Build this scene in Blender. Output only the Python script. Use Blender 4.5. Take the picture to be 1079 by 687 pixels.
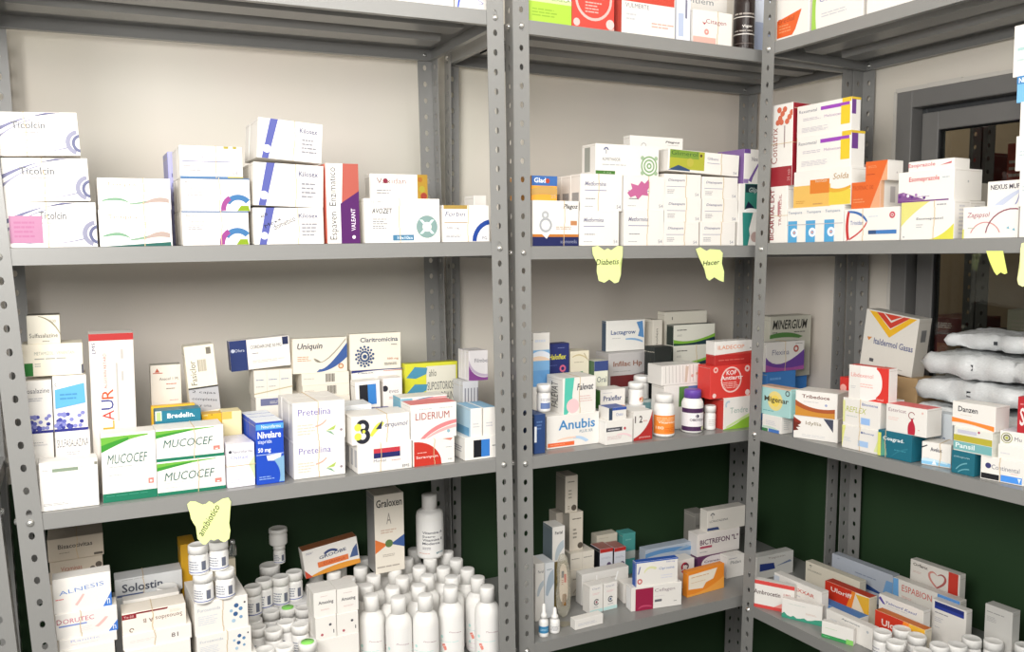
import bpy, bmesh, math, random
from mathutils import Matrix, Vector
for _o in list(bpy.data.objects): bpy.data.objects.remove(_o)
SC = bpy.context.scene
COL = SC.collection
rng = random.Random(7)

# ------------------------------------------------------------------ camera
CAMZ = 1.55
cam_d = bpy.data.cameras.new('camera'); cam = bpy.data.objects.new('camera', cam_d); COL.objects.link(cam)
cam_d.sensor_width = 36.0; cam_d.lens = 30.2098; cam_d.clip_start = .02; cam_d.clip_end = 50
cam.matrix_world = Matrix([[0.999979, 0.006418, -0.0, 0.0], [-0.000615, 0.095863, -0.995394, 0.0], [-0.006389, 0.995374, 0.095865, 1.55], [0, 0, 0, 1]])
SC.camera = cam

# ------------------------------------------------------------------ light and exposure
SC.view_settings.view_transform = 'Standard'; SC.view_settings.look = 'None'
SC.view_settings.gamma = 1.0; SC.view_settings.use_curve_mapping = False
SC.view_settings.exposure = 0.0
W = bpy.data.worlds.new('world'); SC.world = W; W.use_nodes = True
W.node_tree.nodes['Background'].inputs['Color'].default_value = (1.0, .985, .96, 1)
W.node_tree.nodes['Background'].inputs['Strength'].default_value = .62
def area(name, loc, aim, sx, sy, power, col=(1, .97, .93)):
    l = bpy.data.lights.new(name, 'AREA'); l.shape = 'RECTANGLE'; l.size = sx; l.size_y = sy; l.energy = power; l.color = col
    o = bpy.data.objects.new(name, l); COL.objects.link(o); o.location = loc
    o.rotation_euler = (Vector(aim) - Vector(loc)).to_track_quat('-Z', 'Y').to_euler(); return o
area('flash_umbrella', (-.48, -.02, 1.96), (-.15, 1.8, 1.60), 1.0, .6, 46)
SC.cycles.max_bounces = 14; SC.cycles.diffuse_bounces = 8
area('ceiling_bounce', (.85, .35, 2.74), (-.3, 1.8, 1.7), 1.2, .9, 28)  # added in place of flash light bounced off the ceiling, gives steel its sheen
area('next_room_fill', (.9, 3.6, 2.6), (.95, 3.3, 1.2), .8, .3, 16)  # added fill without a visible source, brightens the room beyond the window

# ------------------------------------------------------------------ materials
def srgb(h):
    h = h.lstrip('#'); h = ''.join(q * 2 for q in h) if len(h) == 3 else h; v = [int(h[i:i+2], 16) / 255 for i in (0, 2, 4)]
    return tuple(x / 12.92 if x <= .04045 else ((x + .055) / 1.055) ** 2.4 for x in v)
MATS = {}
NAMED = {'w': '#e9e6e1', 'cream': '#e6dfcd'}
def paper(c):
    c = NAMED.get(c, c)
    if c in MATS: return MATS[c]
    m = bpy.data.materials.new('printed_paper'); m.use_nodes = True; nt = m.node_tree
    b = nt.nodes['Principled BSDF']; b.inputs['Roughness'].default_value = .42; b.inputs['Specular IOR Level'].default_value = .35
    r, g, bl = srgb(c) if isinstance(c, str) else c
    n = nt.nodes.new('ShaderNodeTexNoise'); n.inputs['Scale'].default_value = 35; n.inputs['Detail'].default_value = 2
    mx = nt.nodes.new('ShaderNodeMix'); mx.data_type = 'RGBA'
    mx.inputs['A'].default_value = (r * .97, g * .97, bl * .965, 1); mx.inputs['B'].default_value = (min(1, r * 1.02), min(1, g * 1.02), min(1, bl * 1.02), 1)
    nt.links.new(n.outputs['Fac'], mx.inputs['Factor']); nt.links.new(mx.outputs['Result'], b.inputs['Base Color'])
    MATS[c] = m; return m
# the printing inks of the upper shelves, which the picture shows washed out by overexposure, are given their own deeper tone
INK = {'a1': .80, 'a2': .40, 'b1': .80, 'b2': .58, 'c1': .85, 'c2': .80, 'a3': .85}
def ink(c, sh):
    k = INK.get(sh, 1)
    if k == 1 or not isinstance(c, str) or c in NAMED: return c
    r, g, b = srgb(c); m = (r + g + b) / 3
    if m > .80: return c
    return tuple(round(v * k, 4) for v in (r, g, b))
def inked(L, sh): return [tuple(ink(v, sh) if isinstance(v, str) and v.startswith('#') else v for v in t) for t in L]
def solid(name, col, rough=.4, metal=0., spec=.5, trans=0., alpha=1., bump=0., bscale=60., var=.0, ior=1.45):
    m = bpy.data.materials.new(name); m.use_nodes = True; nt = m.node_tree; b = nt.nodes['Principled BSDF']
    r, g, bl = srgb(col)
    b.inputs['Roughness'].default_value = rough; b.inputs['Metallic'].default_value = metal; b.inputs['Specular IOR Level'].default_value = spec
    b.inputs['Transmission Weight'].default_value = trans; b.inputs['Alpha'].default_value = alpha; b.inputs['IOR'].default_value = ior
    n = nt.nodes.new('ShaderNodeTexNoise'); n.inputs['Scale'].default_value = bscale; n.inputs['Detail'].default_value = 5
    if var:
        mx = nt.nodes.new('ShaderNodeMix'); mx.data_type = 'RGBA'
        mx.inputs['A'].default_value = (r * (1 - var), g * (1 - var), bl * (1 - var), 1); mx.inputs['B'].default_value = (min(1, r * (1 + var)), min(1, g * (1 + var)), min(1, bl * (1 + var)), 1)
        nt.links.new(n.outputs['Fac'], mx.inputs['Factor']); nt.links.new(mx.outputs['Result'], b.inputs['Base Color'])
    else: b.inputs['Base Color'].default_value = (r, g, bl, 1)
    if bump:
        bp = nt.nodes.new('ShaderNodeBump'); bp.inputs['Strength'].default_value = bump; bp.inputs['Distance'].default_value = .002
        nt.links.new(n.outputs['Fac'], bp.inputs['Height']); nt.links.new(bp.outputs['Normal'], b.inputs['Normal'])
    return m
M_STEEL = solid('grey_enamelled_steel', '#878785', .28, .0, .5, bump=.06, bscale=140, var=.05)
M_BOLT = solid('zinc_bolt', '#d9d9d6', .25, .85)
M_BAND = solid('rubber_band', '#cfb78f', .6, var=.1)
M_PLAST = solid('white_plastic', '#eeedea', .35, spec=.4, var=.015)
M_CAP = solid('white_cap_plastic', '#f1f0ed', .4, spec=.4, var=.015)
M_LABEL = solid('white_label', '#efeeec', .5)
M_BROWN = solid('brown_bottle', '#2a201e', .25)
M_PURPLE = solid('purple_cap', '#6a48a8', .4)
M_GLASSY = solid('clear_vial_glass', '#e6ecec', .08, trans=.9)
M_SILVER = solid('silver_vial_cap', '#c6c8ca', .25, .8)
M_PANE = solid('window_glass', '#cfd6d2', .02, trans=1., ior=1.45)
M_BAG = solid('clear_plastic_bag', '#d9dcdd', .2, spec=1., trans=.1, bump=.6, bscale=60, var=.22)
M_POUCH = solid('clear_pouch_film', '#d9d6c8', .15, spec=.8, trans=.55, alpha=.55)
M_NOTE = paper('#eef7a0'); M_INK = paper('#3a3c30')
M_FRAME = solid('grey_window_frame', '#757472', .4, .0, var=.06, bscale=20)
M_FLOOR = solid('grey_floor_tile', '#8d8a84', .4, var=.08, bscale=6)
M_CEIL = solid('white_ceiling', '#dedbd4', .8, var=.02, bscale=8)
def wall_mat():
    m = bpy.data.materials.new('two_tone_wall_paint'); m.use_nodes = True; nt = m.node_tree; b = nt.nodes['Principled BSDF']
    b.inputs['Roughness'].default_value = .6; b.inputs['Specular IOR Level'].default_value = .25
    g = nt.nodes.new('ShaderNodeNewGeometry'); s = nt.nodes.new('ShaderNodeSeparateXYZ'); nt.links.new(g.outputs['Position'], s.inputs[0])
    r = nt.nodes.new('ShaderNodeValToRGB'); r.color_ramp.interpolation = 'CONSTANT'
    mp = nt.nodes.new('ShaderNodeMath'); mp.operation = 'MULTIPLY'; mp.inputs[1].default_value = 1 / 3.; nt.links.new(s.outputs['Z'], mp.inputs[0])
    nt.links.new(mp.outputs[0], r.inputs['Fac'])
    e = r.color_ramp.elements; e[0].position = 0; e[0].color = (*srgb('#2a4229'), 1); e[1].position = 1.035 / 3.; e[1].color = (*srgb('#dcd6cc'), 1)
    n = nt.nodes.new('ShaderNodeTexNoise'); n.inputs['Scale'].default_value = 5; n.inputs['Detail'].default_value = 6
    mx = nt.nodes.new('ShaderNodeMix'); mx.data_type = 'RGBA'; mx.blend_type = 'MULTIPLY'; mx.inputs['Factor'].default_value = .12
    nt.links.new(r.outputs['Color'], mx.inputs['A']); nt.links.new(n.outputs['Color'], mx.inputs['B']); nt.links.new(mx.outputs['Result'], b.inputs['Base Color'])
    bp = nt.nodes.new('ShaderNodeBump'); bp.inputs['Strength'].default_value = .05; nt.links.new(n.outputs['Fac'], bp.inputs['Height']); nt.links.new(bp.outputs['Normal'], b.inputs['Normal'])
    return m
M_WALL = wall_mat()

# ------------------------------------------------------------------ helpers
def link(name, me, parent=None, mw=None):
    o = bpy.data.objects.new(name, me); COL.objects.link(o)
    if parent is not None: o.parent = parent
    if mw is not None:
        if parent is None: o.matrix_world = mw
        else: o.matrix_local = mw
    return o
def tag(o, label=None, cat=None, group=None, kind=None):
    if label: o['label'] = label
    if cat: o['category'] = cat
    if group: o['group'] = group
    if kind: o['kind'] = kind
    return o
def bm_obj(name, bm, mats, parent=None, mw=None, smooth=False):
    me = bpy.data.meshes.new(name)
    bmesh.ops.recalc_face_normals(bm, faces=[f for f in bm.faces if f.material_index == 0]) if not bm.faces.layers.int.get('keep') else None
    bm.to_mesh(me); bm.free()
    for m in mats: me.materials.append(m)
    if smooth:
        for p in me.polygons: p.use_smooth = True
    return link(name, me, parent, mw)
def add_box(bm, x0, x1, y0, y1, z0, z1, bev=0., mi=0):
    vs = [bm.verts.new((x, y, z)) for x in (x0, x1) for y in (y0, y1) for z in (z0, z1)]
    fs = []
    for idx in ((0, 1, 3, 2), (4, 6, 7, 5), (0, 4, 5, 1), (2, 3, 7, 6), (0, 2, 6, 4), (1, 5, 7, 3)):
        f = bm.faces.new([vs[i] for i in idx]); f.material_index = mi; fs.append(f)
    if bev:
        es = list({e for f in fs for e in f.edges})
        bmesh.ops.bevel(bm, geom=es, offset=bev, segments=1, affect='EDGES', material=-1)
def add_lathe(bm, prof, seg=32, mi=0, cx=0, cy=0, rib=None):
    rings = []
    for (r, z) in prof:
        if r < 1e-6: rings.append([bm.verts.new((cx, cy, z))])
        else:
            rings.append([bm.verts.new((cx + r * (1 - (rib if rib and k % 2 and r > rib * 1 and z > 0 else 0)) * math.cos(2 * math.pi * k / seg), cy + r * (1 - (rib if rib and k % 2 else 0)) * math.sin(2 * math.pi * k / seg), z)) for k in range(seg)])
    for a, b in zip(rings, rings[1:]):
        for k in range(seg):
            k2 = (k + 1) % seg
            if len(a) == 1 and len(b) == 1: continue
            if len(a) == 1: f = bm.faces.new((a[0], b[k2], b[k]))
            elif len(b) == 1: f = bm.faces.new((a[k], a[k2], b[0]))
            else: f = bm.faces.new((a[k], a[k2], b[k2], b[k]))
            f.material_index = mi; f.smooth = True
_glyph = {}
def text_mesh(s, bold=0, ital=0):
    key = (s, bold, ital)
    if key in _glyph: return _glyph[key]
    cu = bpy.data.curves.new('t', 'FONT'); cu.body = s; cu.resolution_u = 2; cu.fill_mode = 'FRONT'
    if bold: cu.offset = .018
    if ital: cu.shear = .22
    ob = bpy.data.objects.new('t', cu); COL.objects.link(ob)
    dg = bpy.context.evaluated_depsgraph_get(); me = bpy.data.meshes.new_from_object(ob.evaluated_get(dg))
    vs = [(v.co.x, v.co.y) for v in me.vertices]; fs = [list(p.vertices) for p in me.polygons]
    bpy.data.objects.remove(ob); bpy.data.curves.remove(cu); bpy.data.meshes.remove(me)
    if vs:
        x0 = min(v[0] for v in vs); x1 = max(v[0] for v in vs); y0 = min(v[1] for v in vs); y1 = max(v[1] for v in vs)
        vs = [((x - x0) / max(1e-6, x1 - x0), (y - y0) / max(1e-6, y1 - y0)) for x, y in vs]
    _glyph[key] = (vs, fs); return _glyph[key]
class Slots:
    def __init__(s, first): s.m = [first]
    def __call__(s, c):
        m = paper(c) if isinstance(c, (str, tuple)) else c
        if m not in s.m: s.m.append(m)
        return s.m.index(m)
def prints(bm, items, w, h, place, slots, curved=False, seed=1):
    """draw the printed pattern of one face; place(x, y, layer) -> 3D point"""
    r = random.Random(seed)
    def poly(pts, c, k):
        for ax, lim, sg in ((0, 0, 1), (0, w, -1), (1, 0, 1), (1, h, -1)):      # keep the print on its face
            out = []
            for a, b in zip(pts, pts[1:] + pts[:1]):
                ia, ib = (a[ax] - lim) * sg >= -1e-9, (b[ax] - lim) * sg >= -1e-9
                if ia: out.append(a)
                if ia != ib:
                    t_ = (lim - a[ax]) / (b[ax] - a[ax]); out.append((a[0] + (b[0] - a[0]) * t_, a[1] + (b[1] - a[1]) * t_))
            pts = out
            if len(pts) < 3: return
        vs = [bm.verts.new(place(x, y, k)) for x, y in pts]
        try: f = bm.faces.new(vs); f.material_index = slots(c)
        except ValueError: pass
    def rect(u, v, u1, v1, c, k):
        n = 12 if curved else 1
        for q in range(n):
            a = u + (u1 - u) * q / n; b = u + (u1 - u) * (q + 1) / n
            poly([(a * w, v * h), (b * w, v * h), (b * w, v1 * h), (a * w, v1 * h)], c, k)
    for k, it in enumerate(items):
        t = it[0]
        if t == 'R': rect(*it[1:6], k)
        elif t == 'P': poly([(a * w, b * h) for a, b in it[1]], it[2], k)
        elif t == 'E':
            _, cx, cy, rr, c, q = it; poly([(cx * w + rr * h * q * math.cos(a), cy * h + rr * h * math.sin(a)) for a in [2 * math.pi * i / 18 for i in range(18)]], c, k)
        elif t == 'O':
            _, cx, cy, rr, th, c, a0, a1 = it; n = max(6, int(abs(a1 - a0) / 12))
            for i in range(n):
                b0 = math.radians(a0 + (a1 - a0) * i / n); b1 = math.radians(a0 + (a1 - a0) * (i + 1) / n); pts = []
                for R_, B_ in ((rr, b0), (rr, b1), (rr - th, b1), (rr - th, b0)): pts.append((cx * w + R_ * h * math.cos(B_), cy * h + R_ * h * math.sin(B_)))
                poly(pts, c, k)
        elif t == 'L':
            _, u, v, u1, v1, n, c = it; p = (v1 - v) / n
            for i in range(n):
                y = v + p * i; x = u; end = u + (u1 - u) * r.uniform(.7, 1)
                while x < end - .01:
                    l = min(end - x, (u1 - u) * r.uniform(.12, .35)); rect(x, y + p * .28, x + l, y + p * .72, c, k); x += l + (u1 - u) * .03
        elif t == 'T':
            _, s, u, v, tw, th, c, rot, b, i = it
            vs, fs = text_mesh(s, b, i); W_ = tw * w; H_ = th * h; X = u * w; Y = v * h; out = []
            for x, y in vs:
                if rot == 90: px, py = X + (1 - y) * W_, Y + x * H_
                elif rot == 180: px, py = X + (1 - x) * W_, Y + (1 - y) * H_
                elif rot:
                    a = math.radians(rot); L_ = W_; hh = H_ * .5
                    dx, dy = (x - .5) * L_, (y - .5) * hh
                    px, py = X + W_ / 2 + dx * math.cos(a) - dy * math.sin(a), Y + H_ / 2 + dx * math.sin(a) + dy * math.cos(a)
                else: px, py = X + x * W_, Y + y * H_
                out.append(bm.verts.new(place(min(w, max(0, px)), min(h, max(0, py)), k)))
            mi = slots(c)
            for f in fs:
                try: g = bm.faces.new([out[q] for q in f]); g.material_index = mi
                except ValueError: pass
    return bm
def lay(k): return .00025 + .00005 * k

# ------------------------------------------------------------------ frames of the racks and shelves (origin, along, back, up)
UNIT = {'A': [[-0.85313, 1.39369, 1.53564], [0.89219, 0.45141, 0.01515], [-0.45149, 0.89227, 0.00199], [-0.01262, -0.00861, 0.99988]], 'B': [[0.00796, 1.86255, 1.55], [0.89564, 0.44475, -0.00471], [-0.44471, 0.89564, 0.00709], [0.00737, -0.00425, 0.99996]], 'C': [[0.6015, 2.12829, 1.5497], [0.48859, -0.87248, 0.00773], [0.8725, 0.48851, -0.01016], [0.00509, 0.01171, 0.99992]], 'D': [[-1.69538, 0.97203, 1.52137], [0.89219, 0.45141, 0.01515], [-0.45149, 0.89227, 0.00199], [-0.01262, -0.00861, 0.99988]]}
SHELF = {'a1': [[-0.01347, 1.81747, 2.02351], [0.89217, 0.4514, 0.0166], [-0.45149, 0.89227, 0.00199], [-0.01392, -0.00927, 0.99986]], 'a2': [[-0.00754, 1.82152, 1.55371], [0.89226, 0.45146, 0.00728], [-0.45149, 0.89227, 0.00199], [-0.0056, -0.00506, 0.99997]], 'a3': [[-0.00167, 1.82552, 1.08884], [0.89223, 0.45148, -0.00979], [-0.45149, 0.89227, 0.00199], [0.00963, 0.00265, 0.99995]], 'a4': [[0.00431, 1.8296, 0.61511], [0.89228, 0.45148, 0.00315], [-0.45149, 0.89227, 0.00199], [-0.00192, -0.0032, 0.99999]], 'b1': [[0.01143, 1.86054, 2.02139], [0.89564, 0.44475, -0.00542], [-0.44471, 0.89564, 0.00709], [0.00801, -0.00394, 0.99996]], 'b2': [[0.00791, 1.86257, 1.54338], [0.89564, 0.44475, -0.00491], [-0.44471, 0.89564, 0.00709], [0.00755, -0.00417, 0.99996]], 'b3': [[0.00446, 1.86457, 1.07483], [0.89564, 0.44475, -0.00552], [-0.44471, 0.89564, 0.00709], [0.00809, -0.00389, 0.99996]], 'b4': [[0.00123, 1.86643, 0.63627], [0.89563, 0.44476, -0.00675], [-0.44471, 0.89564, 0.00709], [0.0092, -0.00335, 0.99995]], 'c1': [[0.60391, 2.13382, 2.02226], [0.48861, -0.87236, 0.01587], [0.8725, 0.48851, -0.01016], [0.00111, 0.01881, 0.99982]], 'c2': [[0.60148, 2.12824, 1.5457], [0.48861, -0.8724, 0.01346], [0.8725, 0.48851, -0.01016], [0.00229, 0.01671, 0.99986]], 'c3': [[0.59913, 2.12284, 1.08424], [0.48861, -0.87237, 0.0149], [0.8725, 0.48851, -0.01016], [0.00159, 0.01796, 0.99984]], 'c4': [[0.59681, 2.1175, 0.62827], [0.48859, -0.87247, 0.00869], [0.8725, 0.48851, -0.01016], [0.00462, 0.01254, 0.99991]]}
PLACE = {'a1': 'top shelf of the left rack', 'a2': 'second shelf of the left rack', 'a3': 'third shelf of the left rack', 'a4': 'lowest shelf of the left rack', 'b1': 'top shelf of the middle rack', 'b2': 'second shelf of the middle rack', 'b3': 'third shelf of the middle rack', 'b4': 'lowest shelf of the middle rack', 'c1': 'top shelf of the right rack', 'c2': 'second shelf of the right rack', 'c3': 'third shelf of the right rack', 'c4': 'lowest shelf of the right rack'}
def frame(F):
    o, e, n, z = [Vector(v) for v in F]
    m = Matrix.Identity(4)
    for i in range(3): m[i][0] = e[i]; m[i][1] = n[i]; m[i][2] = z[i]; m[i][3] = o[i]
    return m

# ------------------------------------------------------------------ room
def slab(name, m, x0, x1, y0, y1, z0, z1, mat, mw=Matrix.Identity(4), kind='structure', parent=None):
    bm = bmesh.new(); add_box(bm, x0, x1, y0, y1, z0, z1); o = bm_obj(name, bm, [mat], parent, mw)
    if parent is None: tag(o, kind=kind)
    return o
slab('floor', None, -3.2, 3.6, -2.2, 5.2, -.1, 0, M_FLOOR)
slab('ceiling', None, -3.2, 3.6, -2.2, 5.2, 2.85, 2.95, M_CEIL)
FB = frame(UNIT['B']); FBw = FB.copy(); FBw[2][3] = 0
eb = Vector(UNIT['B'][1]); eb.z = 0; eb.normalize(); nb = Vector((-eb.y, eb.x, 0))
FW = Matrix.Identity(4)
ob = Vector(UNIT['B'][0]); ob.z = 0
for i in range(3): FW[i][0] = eb[i]; FW[i][1] = nb[i]; FW[i][2] = (0, 0, 1)[i]; FW[i][3] = ob[i]
slab('wall_back', None, -1.9, 1.10, .425, .53, 0, 2.85, M_WALL, FW)
ec = Vector(UNIT['C'][1]); ec.z = 0; ec.normalize(); nc = Vector((-ec.y, ec.x, 0)); oc = Vector(UNIT['C'][0]); oc.z = 0
FC = Matrix.Identity(4)
for i in range(3): FC[i][0] = ec[i]; FC[i][1] = nc[i]; FC[i][2] = (0, 0, 1)[i]; FC[i][3] = oc[i]
D0, D1 = .388, .500
WS0, WS1, WZ0, WZ1 = .098, .98, .96, 1.926        # rough opening of the window, along the wall and in height
bm = bmesh.new()
add_box(bm, -.60, WS0, D0, D1, 0, 2.85); add_box(bm, WS1, 2.6, D0, D1, 0, 2.85)
add_box(bm, WS0, WS1, D0, D1, 0, WZ0); add_box(bm, WS0, WS1, D0, D1, WZ1, 2.85)
tag(bm_obj('wall_right', bm, [M_WALL], None, FC), kind='structure')
# window: outer frame, sash, glass
win = tag(link('window_1', None, None, FC), kind='structure')
def ring_frame(name, s0, s1, z0, z1, t, y0, y1, mat, bev=.002):
    bm = bmesh.new()
    add_box(bm, s0, s0 + t, y0, y1, z0, z1, bev); add_box(bm, s1 - t, s1, y0, y1, z0, z1, bev)
    add_box(bm, s0 + t, s1 - t, y0, y1, z0, z0 + t, bev); add_box(bm, s0 + t, s1 - t, y0, y1, z1 - t, z1, bev)
    return bm_obj(name, bm, [mat], win)
ring_frame('outer_frame', WS0, WS1, WZ0, WZ1, .046, D0 - .010, D1, M_FRAME)
ring_frame('track', WS0 + .046, WS1 - .046, WZ0 + .046, WZ1 - .046, .014, D0 + .03, D1, solid('dark_track', '#3a3c3e', .5))
ring_frame('sash', WS0 + .060, WS1 - .060, WZ0 + .060, WZ1 - .060, .045, D0 + .012, D0 + .035, M_FRAME)
ring_frame('gasket', WS0 + .105, WS1 - .105, WZ0 + .105, WZ1 - .105, .004, D0 + .014, D0 + .033, solid('black_gasket', '#121212', .6))
bm = bmesh.new(); add_box(bm, WS0 + .109, WS1 - .109, D0 + .021, D0 + .025, WZ0 + .109, WZ1 - .109); bm_obj('pane', bm, [M_PANE], win)
bm = bmesh.new()
for q in range(16):
    z = WZ0 + .03 + .0 * q; x = WS0 - .004 - .004 * rng.random(); zz = WZ0 + (WZ1 - WZ0) * q / 16
    add_box(bm, x, WS0 + .004, D0 - .0125, D0 - .0098, zz, zz + .06)
for q in range(10):
    x = WS0 + (WS1 - WS0) * q / 10; add_box(bm, x, x + .09, D0 - .0125, D0 - .0098, WZ1 - .004, WZ1 + .003 + .005 * rng.random())
bm_obj('caulk', bm, [solid('rough_white_caulk', '#c9c5bd', .8)], win)
# room beyond the window
slab('wall_far', None, -2.0, 2.4, 1.75, 1.85, 0, 2.85, solid('tan_wall_paint', '#8a7458', .7, var=.05, bscale=4), FC)
slab('wall_side', None, -2.1, -2.0, D1 + .12, 1.75, 0, 2.85, solid('tan_side_paint', '#8a7458', .7, var=.05, bscale=4), FC)

# ------------------------------------------------------------------ steel racks
PITCH = .0393
def post_bm(z0, z1, phase, w=.038, t=.0018):
    """slotted angle post: two flanges with oblong holes; corner at the origin, flanges towards +x and +y"""
    bm = bmesh.new(); n = int((z1 - z0) / PITCH) + 1
    def flange(fn):
        first = z0 + ((phase - PITCH / 2 - z0) % PITCH) - PITCH
        k = 0; z = first
        while z < z1:
            a, b = max(z, z0), min(z + PITCH, z1)
            if b - a > 1e-4:
                full = (b - a) > PITCH - 1e-4; zc = z + PITCH / 2
                for side in (0, t):
                    if full:
                        out = [(0, a), (w / 2, a), (w, a), (w, zc), (w, b), (w / 2, b), (0, b), (0, zc)]
                        hx, hz = .0048, .0068
                        inn = [(w * .52 + hx * c_, zc + hz * s_) for c_, s_ in ((-.72, -.72), (0, -1), (.72, -.72), (1, 0), (.72, .72), (0, 1), (-.72, .72), (-1, 0))]
                        ov = [bm.verts.new(fn(x, side, y)) for x, y in out]; iv = [bm.verts.new(fn(x, side, y)) for x, y in inn]
                        for q in range(8):
                            bm.faces.new((ov[q], ov[(q + 1) % 8], iv[(q + 1) % 8], iv[q]))
                        if side == 0: keep = iv
                        else:
                            for q in range(8): bm.faces.new((keep[q], keep[(q + 1) % 8], iv[(q + 1) % 8], iv[q]))
                    else: bm.faces.new([bm.verts.new(fn(x, side, y)) for x, y in ((0, a), (w, a), (w, b), (0, b))])
                bm.faces.new([bm.verts.new(fn(x, s_, y)) for x, s_, y in ((w, 0, a), (w, t, a), (w, t, b), (w, 0, b))])
            z += PITCH
        bm.faces.new([bm.verts.new(fn(x, s_, z1)) for x, s_ in ((0, 0), (w, 0), (w, t), (0, t))])
        bm.faces.new([bm.verts.new(fn(x, s_, z0)) for x, s_ in ((0, 0), (w, 0), (w, t), (0, t))])
    flange(lambda x, s, z: (x, s, z)); flange(lambda x, s, z: (s, x, z))
    bmesh.ops.remove_doubles(bm, verts=bm.verts, dist=1e-5)
    return bm
def shelf_bm(w, dp, lip):
    bm = bmesh.new(); t = .0012
    add_box(bm, 0, w, 0, dp, -t, 0)
    add_box(bm, 0, w, 0, t, -lip, -t); add_box(bm, 0, w, dp - t, dp, -lip, -t)
    add_box(bm, 0, t, t, dp - t, -lip, -t); add_box(bm, w - t, w, t, dp - t, -lip, -t)
    add_box(bm, t, w - t, t, .014, -lip, -lip + t); add_box(bm, t, w - t, dp - .014, dp - t, -lip, -lip + t)
    add_box(bm, t, .012, .014, dp - .014, -lip, -lip + t); add_box(bm, w - .012, w - t, .014, dp - .014, -lip, -lip + t)
    return bm
def stiff_bm(w, y0, y1, h):
    """omega shaped stiffener channel welded under a shelf"""
    bm = bmesh.new(); pr = [(y0 - .012, -.0013), (y0, -.0013), (y0 + .008, -h), (y1 - .008, -h), (y1, -.0013), (y1 + .012, -.0013)]
    a = [bm.verts.new((.045, y, z)) for y, z in pr]; b = [bm.verts.new((w - .045, y, z)) for y, z in pr]
    for q in range(5): bm.faces.new((a[q], b[q], b[q + 1], a[q + 1]))
    return bm
def bolt_bm(r=.0052):
    bm = bmesh.new(); add_lathe(bm, [(0, .0046), (r * .7, .0046), (r, .003), (r, .0008), (r * 1.25, .0006), (r * 1.25, 0), (0, 0)], 12); return bm
def rack(u, wid, dep, heights, slopes, lip, leans, label):
    root = tag(link('shelf_unit', None, None, frame(UNIT[u])), label, 'shelf unit', 'steel shelf units')
    z0 = -UNIT[u][0][2]; z1 = z0 + 2.32; bolt = None
    ph = heights[1] - .014
    for cx, sx in ((0, 1), (wid, -1)):
        for cy, sy in ((0, 1), (dep, -1)):
            bm = post_bm(z0, z1, ph); ln = leans[(cx > 0, cy > 0)]
            for v in bm.verts: v.co = Vector((cx + sx * v.co.x + ln * v.co.z, cy + sy * v.co.y, v.co.z))
            bm_obj('post', bm, [M_STEEL], root)
    for h, sl in zip(heights, slopes):
        xl = max(0, leans[(False, False)] * h, leans[(False, True)] * h); xr = min(0, leans[(True, False)] * h, leans[(True, True)] * h)
        bm = shelf_bm(wid - .004 - xl + xr, dep - .0042, lip); M = Matrix.Translation((.002 + xl, .002, h + sl * xl)) @ Matrix.Rotation(-math.atan(sl), 4, 'Y')
        sh = bm_obj('shelf', bm, [M_STEEL], root, M)
        for y in (.085, .215):
            if y + .09 < dep: bm_obj('stiffener', stiff_bm(wid - .004 - xl + xr, y, y + .075, .017), [M_STEEL], sh)
        for cx, sx, fr in ((0, 1, 0), (wid, -1, 1)):
            for cy in (0, 1):
                zz = h + sl * cx - .014
                x = cx + sx * .0198 + leans[(cx > 0, cy > 0)] * zz
                M = Matrix.Translation((x, -.0001 if cy == 0 else dep - .0025, zz)) @ Matrix.Rotation(math.radians(90), 4, 'X')
                if bolt is None: bolt = bm_obj('bolt', bolt_bm(), [M_BOLT], root, M)
                else:
                    o = bolt.copy(); COL.objects.link(o); o.parent = root; o.matrix_local = M
                M = Matrix.Translation((cx - sx * .0001 + leans[(cx > 0, cy > 0)] * zz, .0198 if cy == 0 else dep - .0198, zz)) @ Matrix.Rotation(math.radians(-90 * sx), 4, 'Y')
                o = bolt.copy(); COL.objects.link(o); o.parent = root; o.matrix_local = M
    return root
RACKS = [
('A', 0.9478, 0.3971, [0.4722, 0.0112, -0.4376, -0.9236], [0.0014, -0.0079, -0.0249, -0.012], 0.0286, {(False, False): -0.0341, (True, False): 0.0004, (False, True): 0.0, (True, True): -0.0031}, 'left grey steel shelf unit under the butterfly note, with bottles low down'),
('B', 0.992, 0.3975, [0.4714, -0.0066, -0.4752, -0.9138], [-0.0007, -0.0002, -0.0008, -0.002], 0.0286, {(False, False): -0.0133, (True, False): 0.0, (False, True): 0.0, (True, True): 0.0}, 'middle grey steel shelf unit between the left one and the corner'),
('C', 0.96, 0.3726, [0.4726, -0.004, -0.4655, -0.9215], [0.0081, 0.0057, 0.0072, 0.001], 0.0275, {(False, False): 0.0185, (True, False): 0.0, (False, True): 0.0008, (True, True): 0.0}, 'right grey steel shelf unit standing before the window'),
('D', 0.92, 0.3971, [0.4922, 0.0312, -0.4176, -0.9036], [0, 0, 0, 0], 0.0286, {(False, False): 0.0, (True, False): -0.0341, (False, True): 0.0, (True, True): 0.0}, 'grey steel shelf unit at the far left edge, only its right post in view')]
for a in RACKS: rack(*a)

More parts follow.
